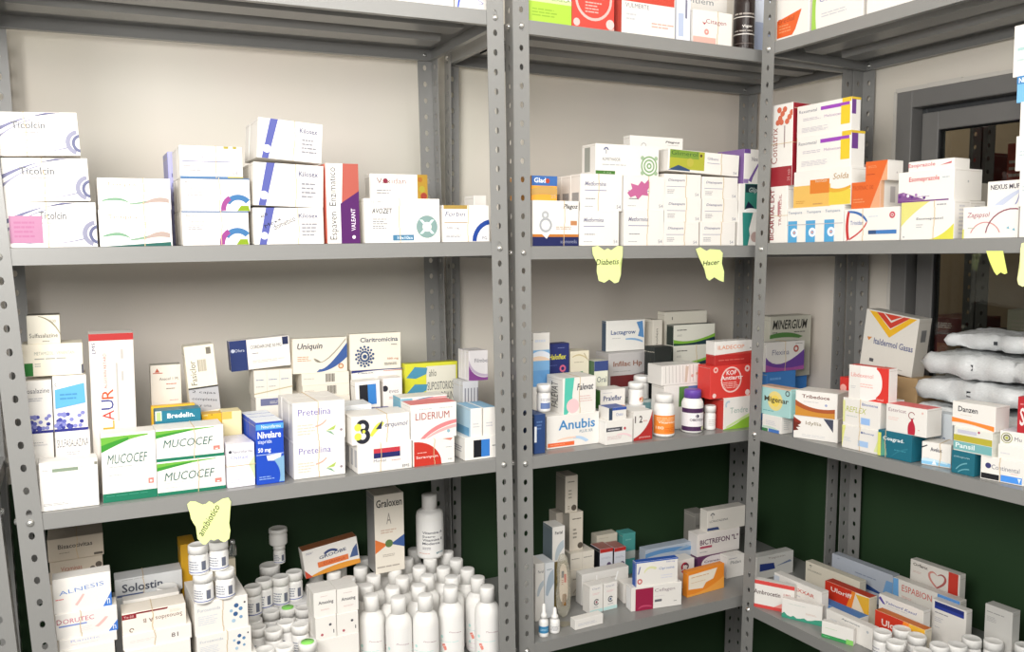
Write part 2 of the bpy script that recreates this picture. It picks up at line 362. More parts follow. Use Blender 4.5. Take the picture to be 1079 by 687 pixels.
# ------------------------------------------------------------------ cartons
def carton_bm(w, d, h, c, F, L, R, T, fc, seed):
    bm = bmesh.new(); sl = Slots(paper(c))
    add_box(bm, 0, w, 0, d, 0, h, .0007)
    bm.normal_update()
    for f in bm.faces:
        n = f.normal; k = 'L' if n.x < -.9 else 'R' if n.x > .9 else 'T' if n.z > .9 else 'F' if n.y < -.9 else None
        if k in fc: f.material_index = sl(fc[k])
    seam = '#bdb7ab'
    prints(bm, F, w, h, lambda x, y, k: (x, -lay(k), y), sl, seed=seed)
    prints(bm, [('R', .04, .93, .96, .938, seam)] + L, d, h, lambda x, y, k: (-lay(k), d - x, y), sl, seed=seed + 1)
    prints(bm, [('R', .04, .93, .96, .938, seam)] + R, d, h, lambda x, y, k: (w + lay(k), x, y), sl, seed=seed + 2)
    prints(bm, [('R', .02, .9, .98, .91, seam)] + T, w, d, lambda x, y, k: (x, y, h + lay(k)), sl, seed=seed + 3)
    me = bpy.data.meshes.new('carton'); bm.to_mesh(me); bm.free()
    for m in sl.m: me.materials.append(m)
    return me
def band_bm(w, d, h, pos):
    bm = bmesh.new(); t, g, wd = .0007, .0014, .0011
    if isinstance(pos, tuple):
        z = pos[1] * h
        add_box(bm, -g, w + g, -g, -g + t, z - wd / 2, z + wd / 2); add_box(bm, -g, w + g, d + g - t, d + g, z - wd / 2, z + wd / 2)
        add_box(bm, -g, -g + t, -g + t, d + g - t, z - wd / 2, z + wd / 2); add_box(bm, w + g - t, w + g, -g + t, d + g - t, z - wd / 2, z + wd / 2)
    else:
        x = pos * w; a, b = x - wd / 2, x + wd / 2
        for q in range(6):
            xx = x + .0012 * math.sin(q * 1.1 + w * 90)
            add_box(bm, xx - wd / 2, xx + wd / 2, -g, -g + t, h * q / 6, h * (q + 1) / 6)
        add_box(bm, a, b, d + g - t, d + g, 0, h); add_box(bm, a, b, -g, d + g, h + .0002, h + .0002 + t); add_box(bm, a, b, 0, d, .0002, .0002 + t)
    return bm
def carton(it, seed):
    (sh, px, py, z, w, d, h, yaw, roll, n, band, c, F, L, R, T, fc, lab) = it; grp = 'medicine boxes on the ' + PLACE[sh]; F, L, R, T = [inked(q, sh) for q in (F, L, R, T)]
    Mx = frame(SHELF[sh]) @ Matrix.Translation((px, py, z + .0004)) @ Matrix.Rotation(yaw, 4, 'Z')
    if roll > 0: Mx = Mx @ Matrix.Rotation(-roll, 4, 'Y')
    elif roll < 0: Mx = Mx @ Matrix.Translation((w, 0, 0)) @ Matrix.Rotation(-roll, 4, 'Y') @ Matrix.Translation((-w, 0, 0))
    if n == 1:
        root = link('medicine_box', carton_bm(w, d, h, c, F, L, R, T, fc, seed), None, Mx)
    else:
        root = link('carton_bundle', None, None, Mx); dd = d / n - .0006
        me = carton_bm(w, dd, h, c, F, L, R, T, fc, seed); me2 = carton_bm(w, dd, h - .001, c, [], L, R, T, fc, seed)
        r = random.Random(seed)
        for q in range(n):
            link('carton', me if q == 0 else me2, root, Matrix.Translation((0 if q == 0 else r.uniform(-.0006, .0006), q * d / n, 0)))
    tag(root, lab, 'medicine box', grp)
    if band is not None: bm_obj('rubber_band', band_bm(w, d, h, band), [M_BAND], root)
    return root

# ------------------------------------------------------------------ round containers
def label_part(parent, r, z0, z1, F, seed, ang=170, base=M_LABEL):
    bm = bmesh.new(); sl = Slots(base); n = 28; A = math.radians(ang)
    lo = [bm.verts.new((r * math.sin(-A + 2 * A * q / n), -r * math.cos(-A + 2 * A * q / n), z0)) for q in range(n + 1)]
    hi = [bm.verts.new((v.co.x, v.co.y, z1)) for v in lo]
    for q in range(n): bm.faces.new((lo[q], lo[q + 1], hi[q + 1], hi[q]))
    wd = math.pi * r
    prints(bm, F, wd, z1 - z0, lambda x, y, k: ((r + lay(k)) * math.sin(x / r - math.pi / 2), -(r + lay(k)) * math.cos(x / r - math.pi / 2), z0 + y), sl, True, seed)
    me = bpy.data.meshes.new('label'); bm.to_mesh(me); bm.free()
    for m in sl.m: me.materials.append(m)
    return link('label', me, parent)
def lathe_part(name, prof, mat, parent, seg=32, rib=None, mw=None):
    bm = bmesh.new(); add_lathe(bm, prof, seg, rib=rib); return bm_obj(name, bm, [mat], parent, mw)
CATS = {'jar': ('pill_jar', 'pill jar'), 'brownjar': ('pill_jar', 'pill jar'), 'bottle': ('syrup_bottle', 'bottle'), 'bottle2': ('syrup_bottle', 'bottle'), 'darkbottle': ('syrup_bottle', 'bottle'), 'supp': ('supplement_bottle', 'bottle'), 'purplecap': ('supplement_bottle', 'bottle'), 'dropper': ('dropper_bottle', 'bottle'), 'vial': ('glass_vial', 'vial')}
CACHE = {}
def container(it, seed):
    (kind, sh, px, py, z, r, h, yaw, capc, F, lab) = it; grp = CATS[kind][1] + 's on the ' + PLACE[sh]
    Mx = frame(SHELF[sh]) @ Matrix.Translation((px, py, z + .0004)) @ Matrix.Rotation(yaw, 4, 'Z')
    name, cat = CATS[kind]
    root = tag(link(name, None, None, Mx), lab, cat, grp)
    key = (kind, round(r, 4), round(h, 4), capc, repr(F))
    if key in CACHE:
        for ch in list(CACHE[key].children):
            c = ch.copy(); COL.objects.link(c); c.parent = root
        return root
    CACHE[key] = root
    if kind in ('jar', 'brownjar'):
        b = h * .70; M = M_BROWN if kind == 'brownjar' else M_PLAST
        lathe_part('body', [(0, 0), (r * .9, 0), (r * .97, .002), (r * .97, b - .006), (r * .9, b - .001), (r * .84, b), (r * .84, b + .003), (0, b + .003)], M, root)
        lathe_part('cap', [(r * .8, b + .0012), (r, b + .0012), (r, h - .003), (r * .96, h - .0008), (r * .88, h), (r * .8, h - .001), (0, h - .001)], M_CAP, root, 44, .018)
        if capc:
            bm = bmesh.new(); add_lathe(bm, [(r * .7, h - .0009), (r * .7, h + .0004), (0, h + .0004)], 24); bm_obj('cap_sticker', bm, [paper(capc)], root)
        if F: label_part(root, r * .985, h * .06, b - h * .08, F, seed)
    elif kind == 'bottle':
        b = h * .755
        lathe_part('body', [(0, 0), (r * .86, 0), (r * .97, .003), (r, .008), (r, b - .020), (r * .97, b - .011), (r * .88, b - .003), (r * .72, b + .003), (r * .55, b + .006), (r * .5, b + .014), (0, b + .014)], M_PLAST, root, 40)
        cr = r * .58
        lathe_part('cap', [(cr * .9, b + .0085), (cr, b + .0085), (cr, h - .003), (cr * .95, h - .0006), (cr * .8, h), (0, h)], M_CAP, root, 44, .02)
        if F: label_part(root, r * 1.004, h * .05, b - .022, F, seed)
    elif kind == 'bottle2':
        b = h * .74
        lathe_part('body', [(0, 0), (r * .86, 0), (r * .97, .003), (r, .008), (r, b - .012), (r * .94, b - .003), (r * .8, b + .001), (r * .52, b + .003), (r * .48, b + .012), (0, b + .012)], M_PLAST, root, 40)
        cr = r * .55
        lathe_part('cap', [(cr * .9, b + .005), (cr, b + .005), (cr, h - .003), (cr * .95, h - .0006), (0, h)], M_CAP, root, 44, .02)
        if F: label_part(root, r * 1.004, h * .04, b - .02, F, seed)
    elif kind == 'darkbottle':
        lathe_part('body', [(0, 0), (r * .92, 0), (r, .004), (r, h * .10), (r * .985, h * .105), (r, h * .11), (r, h * .66), (r * .8, h * .76), (r * .42, h * .82), (r * .42, h * .88), (0, h * .88)], M_BROWN, root, 40)
        lathe_part('cap', [(r * .5, h * .85), (r * .52, h * .85), (r * .52, h), (0, h)], M_BROWN, root, 44, .02)
        label_part(root, r * 1.004, h * .03, h * .6, [('R', 0, .3, 1, .325, '#d9d4cf'), ('R', 0, .1, 1, .115, '#6a5f5a'), ('T', 'Vigor', .36, .44, .34, .075, '#e9e4df', 0, 1, 0), ('L', .1, .36, .9, .41, 1, '#b5ada6'), ('R', .0, .68, 1, .70, '#d9d4cf'), ('L', .1, .72, .9, .8, 1, '#a59d96')], seed, base=M_BROWN)
    elif kind in ('supp', 'purplecap'):
        b = h * .74
        lathe_part('body', [(0, 0), (r * .9, 0), (r, .004), (r, b - .008), (r * .95, b - .002), (r * .82, b + .004), (r * .7, b + .007), (r * .7, b + .012), (0, b + .012)], M_PLAST, root, 40)
        cr = r * (.84 if kind == 'supp' else .78)
        lathe_part('cap', [(cr * .92, b + .007), (cr, b + .007), (cr, h - .004), (cr * .95, h - .001), (cr * .85, h), (0, h)], M_PURPLE if kind == 'purplecap' else M_CAP, root, 48, .02)
        label_part(root, r * 1.004, h * .04, b - .012, F, seed)
    elif kind == 'dropper':
        b = h * .5
        lathe_part('body', [(0, 0), (r * .92, 0), (r, .002), (r, b - .004), (r * .9, b), (r * .5, b + .004), (r * .5, b + .008), (0, b + .008)], M_PLAST, root, 28)
        lathe_part('cap', [(r * .62, b + .0045), (r * .72, b + .0045), (r * .68, b + h * .17), (r * .4, b + h * .24), (r * .34, h - .003), (r * .22, h), (0, h)], M_CAP, root, 28, .02)
        label_part(root, r * 1.01, h * .06, b - .007, F, seed)
    elif kind == 'vial':
        lathe_part('body', [(0, 0), (r * .95, 0), (r, .001), (r, h * .6), (r * .55, h * .72), (r * .55, h * .78), (0, h * .78)], M_GLASSY, root, 20)
        lathe_part('cap', [(r * .56, h * .74), (r * .72, h * .74), (r * .72, h), (0, h)], M_SILVER, root, 20)
    return root

# ------------------------------------------------------------------ every carton: name, shelf, along, depth, height, width, depth, height, turn, tilt, count, band, colour, prints, label, group
CARTONS = [
('a2',-.9137,.01,.0,.1335,.17,.0751,.0,.0,3,.45,'w',[('P',[(.0,.62),(.089,.698),(.181,.767),(.277,.827),(.375,.878),(.477,.919),(.581,.952),(.689,.975),(.8,.99),(.62,.99),(.54,.954),(.461,.912),(.383,.863),(.305,.808),(.228,.745),(.151,.677),(.075,.602),(.0,.52)],'#8f90c4'),('P',[(.0,.42),(.073,.51),(.141,.589),(.204,.657),(.262,.715),(.316,.762),(.366,.799),(.41,.825),(.45,.84),(.45,.82),(.388,.786),(.328,.745),(.27,.696),(.213,.64),(.157,.576),(.103,.505),(.051,.426),(.0,.34)],'#bcbce0'),('O',1.0,.3,.3,.1,'#c3c4e4',100,250),('O',1.03,.28,.22,.07,'#8086b8',95,255),('E',1.0,.25,.001,'#8f90c4',1),('P',[(.1,.14),(.188,.11),(.278,.091),(.37,.083),(.462,.085),(.557,.098),(.653,.121),(.751,.155),(.85,.2),(.85,.17),(.751,.132),(.653,.103),(.557,.083),(.462,.073),(.37,.071),(.278,.078),(.188,.095),(.1,.12)],'#b9bade'),('T','Ticolcin',.36,.62,.3,.17,'#8d8d94',0,1,0),('L',.32,.52,.56,.56,1,'#b5b5ba'),('R',.03,.1,.39,.7,'#f7a8d6'),('L',.08,.2,.34,.6,4,'#ef8cc6')],[],[],[],{},'white carton bundle with violet swooshes and a pink note, bottom of the far left stack'),
('a2',-.9144,.013,.0751,.1274,.17,.0713,.0,.0227,3,.47,'w',[('P',[(.0,.62),(.089,.698),(.181,.767),(.277,.827),(.375,.878),(.477,.919),(.581,.952),(.689,.975),(.8,.99),(.62,.99),(.54,.954),(.461,.912),(.383,.863),(.305,.808),(.228,.745),(.151,.677),(.075,.602),(.0,.52)],'#8f90c4'),('P',[(.0,.42),(.073,.51),(.141,.589),(.204,.657),(.262,.715),(.316,.762),(.366,.799),(.41,.825),(.45,.84),(.45,.82),(.388,.786),(.328,.745),(.27,.696),(.213,.64),(.157,.576),(.103,.505),(.051,.426),(.0,.34)],'#bcbce0'),('O',1.0,.3,.3,.1,'#c3c4e4',100,250),('O',1.03,.28,.22,.07,'#8086b8',95,255),('E',1.0,.25,.001,'#8f90c4',1),('P',[(.1,.14),(.188,.11),(.278,.091),(.37,.083),(.462,.085),(.557,.098),(.653,.121),(.751,.155),(.85,.2),(.85,.17),(.751,.132),(.653,.103),(.557,.083),(.462,.073),(.37,.071),(.278,.078),(.188,.095),(.1,.12)],'#b9bade'),('T','Ticolcin',.2,.62,.4,.17,'#8d8d94',0,1,0),('L',.32,.52,.56,.56,1,'#b5b5ba')],[],[],[],{},'white carton bundle with violet swooshes, middle of the far left stack above the pink note'),
('a2',-.9201,.016,.1492,.1225,.17,.071,.0,.0384,3,.36,'w',[('P',[(.0,.62),(.089,.698),(.181,.767),(.277,.827),(.375,.878),(.477,.919),(.581,.952),(.689,.975),(.8,.99),(.62,.99),(.54,.954),(.461,.912),(.383,.863),(.305,.808),(.228,.745),(.151,.677),(.075,.602),(.0,.52)],'#8f90c4'),('P',[(.0,.42),(.073,.51),(.141,.589),(.204,.657),(.262,.715),(.316,.762),(.366,.799),(.41,.825),(.45,.84),(.45,.82),(.388,.786),(.328,.745),(.27,.696),(.213,.64),(.157,.576),(.103,.505),(.051,.426),(.0,.34)],'#bcbce0'),('O',1.0,.3,.3,.1,'#c3c4e4',100,250),('O',1.03,.28,.22,.07,'#8086b8',95,255),('E',1.0,.25,.001,'#8f90c4',1),('P',[(.1,.14),(.188,.11),(.278,.091),(.37,.083),(.462,.085),(.557,.098),(.653,.121),(.751,.155),(.85,.2),(.85,.17),(.751,.132),(.653,.103),(.557,.083),(.462,.073),(.37,.071),(.278,.078),(.188,.095),(.1,.12)],'#b9bade'),('T','Ticolcin',.2,.62,.4,.17,'#8d8d94',0,1,0),('L',.32,.52,.56,.56,1,'#b5b5ba')],[],[],[],{},'white carton bundle with violet swooshes, topmost of the far left stack of three'),
('a2',-.7766,.012,.0,.1165,.12,.0634,.0,.0,2,.62,'w',[('T','Tempra',.12,.72,.4,.14,'#e9c9a8',0,0,0),('L',.55,.58,.8,.66,2,'#f3d9d2'),('P',[(.05,.3),(.11,.342),(.167,.37),(.219,.382),(.268,.38),(.312,.362),(.352,.33),(.388,.282),(.42,.22),(.44,.18),(.408,.221),(.371,.252),(.329,.276),(.283,.29),(.231,.296),(.176,.292),(.115,.281),(.05,.26)],'#a6dfb6'),('P',[(.42,.2),(.465,.213),(.51,.229),(.555,.246),(.6,.265),(.645,.286),(.69,.309),(.735,.333),(.78,.36),(.78,.3),(.735,.269),(.69,.242),(.645,.219),(.6,.2),(.555,.184),(.51,.172),(.465,.164),(.42,.16)],'#b9e6c3'),('P',[(.6,.2),(.65,.268),(.698,.322),(.746,.362),(.792,.387),(.838,.399),(.883,.397),(.927,.38),(.97,.35),(.97,.22),(.927,.237),(.883,.248),(.838,.252),(.792,.25),(.746,.242),(.698,.228),(.65,.207),(.6,.18)],'#f6dcd0'),('L',.06,.86,.5,.9,1,'#cfe3ee'),('P',[(.02,0),(.98,0),(.98,.11)],'#1f8074')],[],[],[],{},'white carton bundle with pale pastel swooshes and a teal bottom edge, lower of a pair'),
('a2',-.7755,.015,.0634,.1165,.12,.0541,.0,.0,2,.62,'w',[('T','Tempra',.12,.72,.4,.14,'#e9c9a8',0,0,0),('L',.55,.58,.8,.66,2,'#f3d9d2'),('P',[(.05,.3),(.11,.342),(.167,.37),(.219,.382),(.268,.38),(.312,.362),(.352,.33),(.388,.282),(.42,.22),(.44,.18),(.408,.221),(.371,.252),(.329,.276),(.283,.29),(.231,.296),(.176,.292),(.115,.281),(.05,.26)],'#a6dfb6'),('P',[(.42,.2),(.465,.213),(.51,.229),(.555,.246),(.6,.265),(.645,.286),(.69,.309),(.735,.333),(.78,.36),(.78,.3),(.735,.269),(.69,.242),(.645,.219),(.6,.2),(.555,.184),(.51,.172),(.465,.164),(.42,.16)],'#b9e6c3'),('P',[(.6,.2),(.65,.268),(.698,.322),(.746,.362),(.792,.387),(.838,.399),(.883,.397),(.927,.38),(.97,.35),(.97,.22),(.927,.237),(.883,.248),(.838,.252),(.792,.25),(.746,.242),(.698,.228),(.65,.207),(.6,.18)],'#f6dcd0'),('L',.06,.86,.5,.9,1,'#cfe3ee')],[],[],[],{},'white carton bundle with pale pastel swooshes, upper of the pair beside the far left stack'),
('a2',-.6428,.01,.0,.1151,.13,.0614,.0,.0,4,.58,'w',[('O',.82,.05,.46,.17,'#58a4ec',40,150),('O',.8,.05,.48,.15,'#d75fc4',120,185),('P',[(.8,.01),(.99,.01),(.97,.17),(.86,.17)],'#bde21f'),('R',0,.96,1,1,'#6f9fd8'),('T','Benzul',.06,.84,.16,.06,'#9b9ba3',0,0,0),('T','Tarilimus',.09,.66,.24,.08,'#b2b2b8',0,0,0),('L',.08,.45,.34,.6,3,'#cfcfd4')],[],[],[],{},'white carton bundle with a pink, blue and green arch logo, bottom of its stack'),
('a2',-.6413,.013,.0614,.1185,.13,.0594,.0,.0,4,.55,'w',[('O',.82,.05,.46,.17,'#58a4ec',40,150),('O',.8,.05,.48,.15,'#d75fc4',120,185),('P',[(.8,.01),(.99,.01),(.97,.17),(.86,.17)],'#bde21f'),('R',0,.96,1,1,'#6f9fd8'),('T','Benzul',.06,.84,.16,.06,'#9b9ba3',0,0,0),('T','Tarilimus',.09,.66,.24,.08,'#b2b2b8',0,0,0),('L',.08,.45,.34,.6,3,'#cfcfd4')],[],[],[],{},'white carton bundle with a pink, blue and green arch logo, middle of its stack'),
('a2',-.6414,.016,.1208,.1081,.1284,.0566,.0,.0,4,.57,'w',[('T','Tarcosteride',.05,.6,.5,.12,'#b3b3d8',0,0,0),('R',.04,.5,.8,.53,'#b0b4e0'),('L',.05,.2,.4,.4,3,'#dddde2'),('T','54',.82,.1,.1,.12,'#b9b9d0',0,0,0),('R',.7,.93,.78,1,'#f1df5a'),('R',.85,.93,.91,1,'#f1df5a'),('R',0,.0,.75,.05,'#7bb2ea'),('R',.75,0,1,.05,'#e6d659')],[],[],[],{},'white carton bundle with pale violet line print, topmost above the two arch logo cartons'),
('a2',-.6489,.145,.0,.03,.09,.1777,.0,.0,1,None,'#9fa0cf',[('L',.2,.2,.8,.8,6,'#8285c0')],[],[],[],{},'pale violet box edge standing behind the arch logo stack'),
('a2',-.5191,.01,.0,.1303,.13,.068,.0,.0,3,.63,'w',[('P',[(.07,0),(.17,0),(.3,1),(.18,1)],'#7c86ea'),('P',[(.19,0),(.21,0),(.36,1),(.32,1)],'#dfe4fb'),('E',.145,.24,.1,'#f2f2fc',1),('T','Kilosex',.64,.72,.28,.13,'#8a8eb8',0,1,0),('L',.68,.2,.92,.6,4,'#cfd0da'),('T','es',.1,.72,.1,.14,'#4a4a63',30,0,0),('T','Mexx',.14,.5,.26,.2,'#33354f',28,0,0),('T','dometico',.26,.44,.34,.3,'#4a4a63',24,0,0)],[],[],[],{},'white carton bundle with slanted blue stripe and black handwriting, bottom of the leaning stack'),
('a2',-.5174,.013,.068,.1298,.13,.079,.0,-.0384,3,.6,'w',[('P',[(.07,0),(.17,0),(.3,1),(.18,1)],'#7c86ea'),('P',[(.19,0),(.21,0),(.36,1),(.32,1)],'#dfe4fb'),('E',.145,.24,.1,'#f2f2fc',1),('T','Kilosex',.64,.72,.28,.13,'#8a8eb8',0,1,0),('L',.68,.2,.92,.6,4,'#cfd0da')],[],[],[],{},'white carton bundle with slanted blue stripe, middle of the leaning stack'),
('a2',-.5073,.016,.1519,.1198,.13,.073,.0,-.0733,3,.56,'w',[('P',[(.07,0),(.17,0),(.3,1),(.18,1)],'#7c86ea'),('P',[(.19,0),(.21,0),(.36,1),(.32,1)],'#dfe4fb'),('E',.145,.24,.1,'#f2f2fc',1),('T','Kilosex',.64,.72,.28,.13,'#8a8eb8',0,1,0),('L',.68,.2,.92,.6,4,'#cfd0da')],[],[],[],{},'white carton bundle with slanted blue stripe, topmost and most tilted of the leaning stack'),
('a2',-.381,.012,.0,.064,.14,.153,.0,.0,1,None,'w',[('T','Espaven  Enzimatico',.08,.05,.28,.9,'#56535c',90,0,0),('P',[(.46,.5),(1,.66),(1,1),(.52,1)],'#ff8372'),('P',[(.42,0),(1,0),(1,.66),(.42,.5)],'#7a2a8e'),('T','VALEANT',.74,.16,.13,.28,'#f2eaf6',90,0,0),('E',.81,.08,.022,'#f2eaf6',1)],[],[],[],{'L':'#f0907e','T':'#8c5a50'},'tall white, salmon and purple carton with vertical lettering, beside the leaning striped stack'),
('a2',-.2671,.1,.0,.1276,.03,.1423,.0,.0,1,None,'w',[('T','Vaxidan',.12,.8607,.5,.0806,'#d49a96',0,0,0),('E',.27,.901,.0367,'#c43a5e',1),('L',.12,.7068,.4,.7801,2,'#d9d9dd'),('R',.82,.6334,1,1.0,'#f5c242'),('E',.9,.7874,.0477,'#f0e04e',1),('E',.93,.6848,.0513,'#dd5640',1),('E',.87,.9267,.0367,'#ee9434',1)],[],[],[],{},'white carton with a yellow and orange fruit end, standing behind the pale turquoise circle carton'),
('a2',-.3066,.012,.0,.1582,.085,.0875,.0,.0,2,.45,'w',[('T','AVOZET',.09,.66,.27,.12,'#66666f',0,1,1),('T','Q Labs',.09,.9,.14,.06,'#9c9ca3',0,0,0),('L',.1,.3,.3,.56,5,'#c7c7cd'),('O',.82,.36,.26,.15,'#bfe6e2',0,360),('P',[(.72,.2),(.76,.2),(.92,.52),(.88,.52)],'#dcf2f0'),('P',[(.88,.2),(.92,.2),(.76,.52),(.72,.52)],'#dcf2f0'),('R',.36,.05,.64,.18,'#6bb6e8'),('T','10x10cs',.42,.08,.2,.07,'#eef6fc',0,0,0)],[],[],[],{},'white carton with a pale turquoise circle and blue bar, right of the tall purple carton'),
('a2',-.1421,.012,.0,.1054,.06,.0751,.0,.0,1,.53,'w',[('R',.02,.9,.52,1,'#f5cd6a'),('T','Forbin',.05,.7,.42,.13,'#6f78b6',0,0,1),('R',.03,.52,.52,.54,'#f3ca8e'),('T','500 mg',.08,.34,.26,.08,'#8d92b8',0,0,0),('L',.06,.12,.4,.2,2,'#bfc4d8'),('O',1.06,.0,.62,.13,'#2b63d8',100,178),('T','FG',.84,.06,.1,.09,'#6a78b8',0,0,0)],[],[],[],{},'small white carton with a yellow strip and blue curved band, against the front post'),
('a2',-.0319,.1,.0,.0299,.05,.1006,.0,.0,1,None,'w',[('L',.1,.2,.9,.8,8,'#c8c8cc')],[],[],[],{},'white carton edge mostly hidden behind the blue banded carton at the post'),
('a3',-.8966,.0105,.0,.0904,.04,.0843,.03,.0,1,None,'w',[('L',.05,.82,.2,.85,1,'#a9a9a9'),('R',.22,.79,.66,.86,'#8fa08a'),('R',.94,.87,.99,.93,'#8d8d80'),('L',.7,.84,.9,.87,1,'#cfd8c8'),('L',.05,.1,.55,.16,2,'#b5b5b8')],[],[],[],{},'plain white carton with a thin grey green bar, at the lower left front corner'),
('a3',-.9077,.066,.0,.0337,.06,.125,.0,.0,1,None,'w',[('L',.1,.8649,.7,.8799,1,'#8a8a90'),('L',.1,.8259,.8,.8499,2,'#bdbdc2')],[],[],[],{},'white carton with grey fine print partly behind the left post, above the plain white carton'),
('a3',-.8712,.066,.0,.055,.06,.1248,.0,.0,1,None,'w',[('T','SULFASALAZINA',.05,.7764,.9,.1156,'#55555e',0,0,0),('L',.3,.6531,.75,.7147,2,'#b3b3b8')],[],[],[],{},'white carton with grey capital lettering directly above the plain white carton'),
('a3',-.9133,.069,.125,.0401,.06,.0937,.0,.0,1,None,'w',[('T','osalazine',.05,.76,.86,.09,'#66666e',0,0,0),('L',.1,.6,.7,.68,2,'#c5c5ca'),('R',0,0,1,.05,'#2b2f86'),('E',.2624,.0789,.035,'#3a3f98',1),('E',.481,.0773,.035,'#4a50a8',1),('E',.4114,.3075,.035,'#4a50a8',1),('E',.2497,.1762,.035,'#8c90d0',1),('E',.7518,.273,.035,'#8c90d0',1),('E',.243,.3112,.035,'#8c90d0',1),('E',.7704,.093,.035,'#8c90d0',1),('E',.3107,.2881,.035,'#8c90d0',1),('E',.128,.1973,.035,'#3a3f98',1),('E',.5054,.0902,.035,'#3a3f98',1),('E',.302,.3179,.035,'#8c90d0',1),('E',.0565,.1126,.035,'#8c90d0',1),('E',.8132,.1679,.035,'#3a3f98',1),('E',.4314,.1118,.035,'#3a3f98',1),('E',.1952,.1155,.035,'#4a50a8',1),('E',.123,.155,.035,'#8c90d0',1),('E',.517,.2108,.035,'#8c90d0',1),('E',.1806,.2193,.035,'#4a50a8',1),('E',.4215,.0946,.035,'#3a3f98',1),('E',.2987,.1273,.035,'#8c90d0',1),('E',.621,.0939,.035,'#8c90d0',1),('E',.1409,.0741,.035,'#6a70c0',1),('E',.2997,.1899,.035,'#6a70c0',1),('E',.1599,.3139,.035,'#8c90d0',1),('E',.4631,.0724,.035,'#4a50a8',1),('E',.8563,.3219,.035,'#8c90d0',1)],[],[],[],{},'white carton with blue dots along its base, half hidden behind the left post'),
('a3',-.8717,.069,.1248,.0534,.06,.0994,.0,.0,1,None,'w',[('T','S',.06,.8,.06,.07,'#77777e',0,0,0),('R',0,0,1,.05,'#2b2f86'),('E',.2624,.0789,.035,'#3a3f98',1),('E',.481,.0773,.035,'#4a50a8',1),('E',.4114,.3075,.035,'#4a50a8',1),('E',.2497,.1762,.035,'#8c90d0',1),('E',.7518,.273,.035,'#8c90d0',1),('E',.243,.3112,.035,'#8c90d0',1),('E',.7704,.093,.035,'#8c90d0',1),('E',.3107,.2881,.035,'#8c90d0',1),('E',.128,.1973,.035,'#3a3f98',1),('E',.5054,.0902,.035,'#3a3f98',1),('E',.302,.3179,.035,'#8c90d0',1),('E',.0565,.1126,.035,'#8c90d0',1),('E',.8132,.1679,.035,'#3a3f98',1),('E',.4314,.1118,.035,'#3a3f98',1),('E',.1952,.1155,.035,'#4a50a8',1),('E',.123,.155,.035,'#8c90d0',1),('E',.517,.2108,.035,'#8c90d0',1),('E',.1806,.2193,.035,'#4a50a8',1),('E',.4215,.0946,.035,'#3a3f98',1),('E',.2987,.1273,.035,'#8c90d0',1),('E',.621,.0939,.035,'#8c90d0',1),('E',.1409,.0741,.035,'#6a70c0',1),('E',.2997,.1899,.035,'#6a70c0',1),('E',.1599,.3139,.035,'#8c90d0',1),('E',.4631,.0724,.035,'#4a50a8',1),('E',.8563,.3219,.035,'#8c90d0',1),('P',[(.06,.42),(.95,.5),(.93,.86),(.06,.76)],'#66b7e8'),('L',.2,.56,.8,.7,2,'#4a94c8')],[],[],[],{},'white carton with blue dots along its base and a sky blue note'),
('a3',-.9162,.072,.2252,.0942,.06,.0566,.0,.0,1,None,'cream',[('T','METAMIZOL / VENENTAN',.2,.66,.66,.1,'#a3a69a',0,0,0),('L',.2,.5,.9,.58,1,'#a8a8a0'),('L',.2,.28,.3,.42,2,'#b5b5ad'),('R',.03,.02,.17,.42,'#2f7f36'),('R',.97,.03,1,.32,'#4e4f60')],[],[],[],{},'cream carton with a green square at its lower left, beneath the small grey cube carton'),
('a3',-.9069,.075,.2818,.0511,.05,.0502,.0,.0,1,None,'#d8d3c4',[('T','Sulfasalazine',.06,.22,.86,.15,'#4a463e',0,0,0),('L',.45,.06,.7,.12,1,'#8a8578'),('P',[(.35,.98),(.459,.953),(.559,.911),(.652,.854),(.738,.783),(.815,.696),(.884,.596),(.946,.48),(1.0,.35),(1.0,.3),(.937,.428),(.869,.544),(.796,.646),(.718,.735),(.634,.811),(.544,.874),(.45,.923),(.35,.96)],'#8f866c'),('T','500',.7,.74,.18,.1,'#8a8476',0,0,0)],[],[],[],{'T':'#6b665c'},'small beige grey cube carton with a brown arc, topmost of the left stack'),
('a3',-.8116,.085,.0,.0736,.06,.2946,.0,.0,1,None,'#e2ddd6',[('R',0,.9573,1,1.0,'#b9302f'),('T','L',.24,.4021,.26,.0549,'#e6a62e',90,0,0),('T','A',.24,.4601,.26,.061,'#d4362b',90,0,0),('T','U',.22,.5272,.28,.061,'#2c3a8e',90,0,0),('T','R',.24,.5943,.26,.061,'#d8552b',90,0,0),('T','ALGOXIN RETARD',.3,.6584,.07,.2196,'#b56a62',90,0,0),('T','LMS',.06,.878,.08,.0671,'#3a3f70',90,0,0),('L',.7,.6645,.78,.939,2,'#c9c4c0'),('R',.58,.451,.62,.817,'#c5bfba')],[],[],[],{},'tall grey white carton with multicoloured vertical letters and a red top edge'),
('a3',-.7046,.18,.0,.0562,.03,.2193,.0,.0,1,None,'#ddd6cb',[('P',[(.14,.934),(.3,.934),(.22,.9707)],'#c0604a'),('R',.08,.923,.4,.9303,'#c0604a'),('T','Anacef 1 M.',.28,.8606,.64,.0257,'#55504b',0,0,0),('L',.5,.8166,.85,.835,1,'#c46a58'),('L',.5,.7726,.85,.7946,1,'#9a8f86'),('L',.6,.6699,.95,.6846,1,'#c99')],[],[],[],{'T':'#a9a89c'},'small beige carton with a red triangle emblem, standing at the back between two tall cartons'),
('a3',-.7088,.13,.0,.0792,.018,.1463,.0,.0,1,None,'#e7b52f',[('R',.1,.0,.9,.86,'#efe3ba')],[],[],[],{},'yellow edged carton lying behind the teal carton with white lettering'),
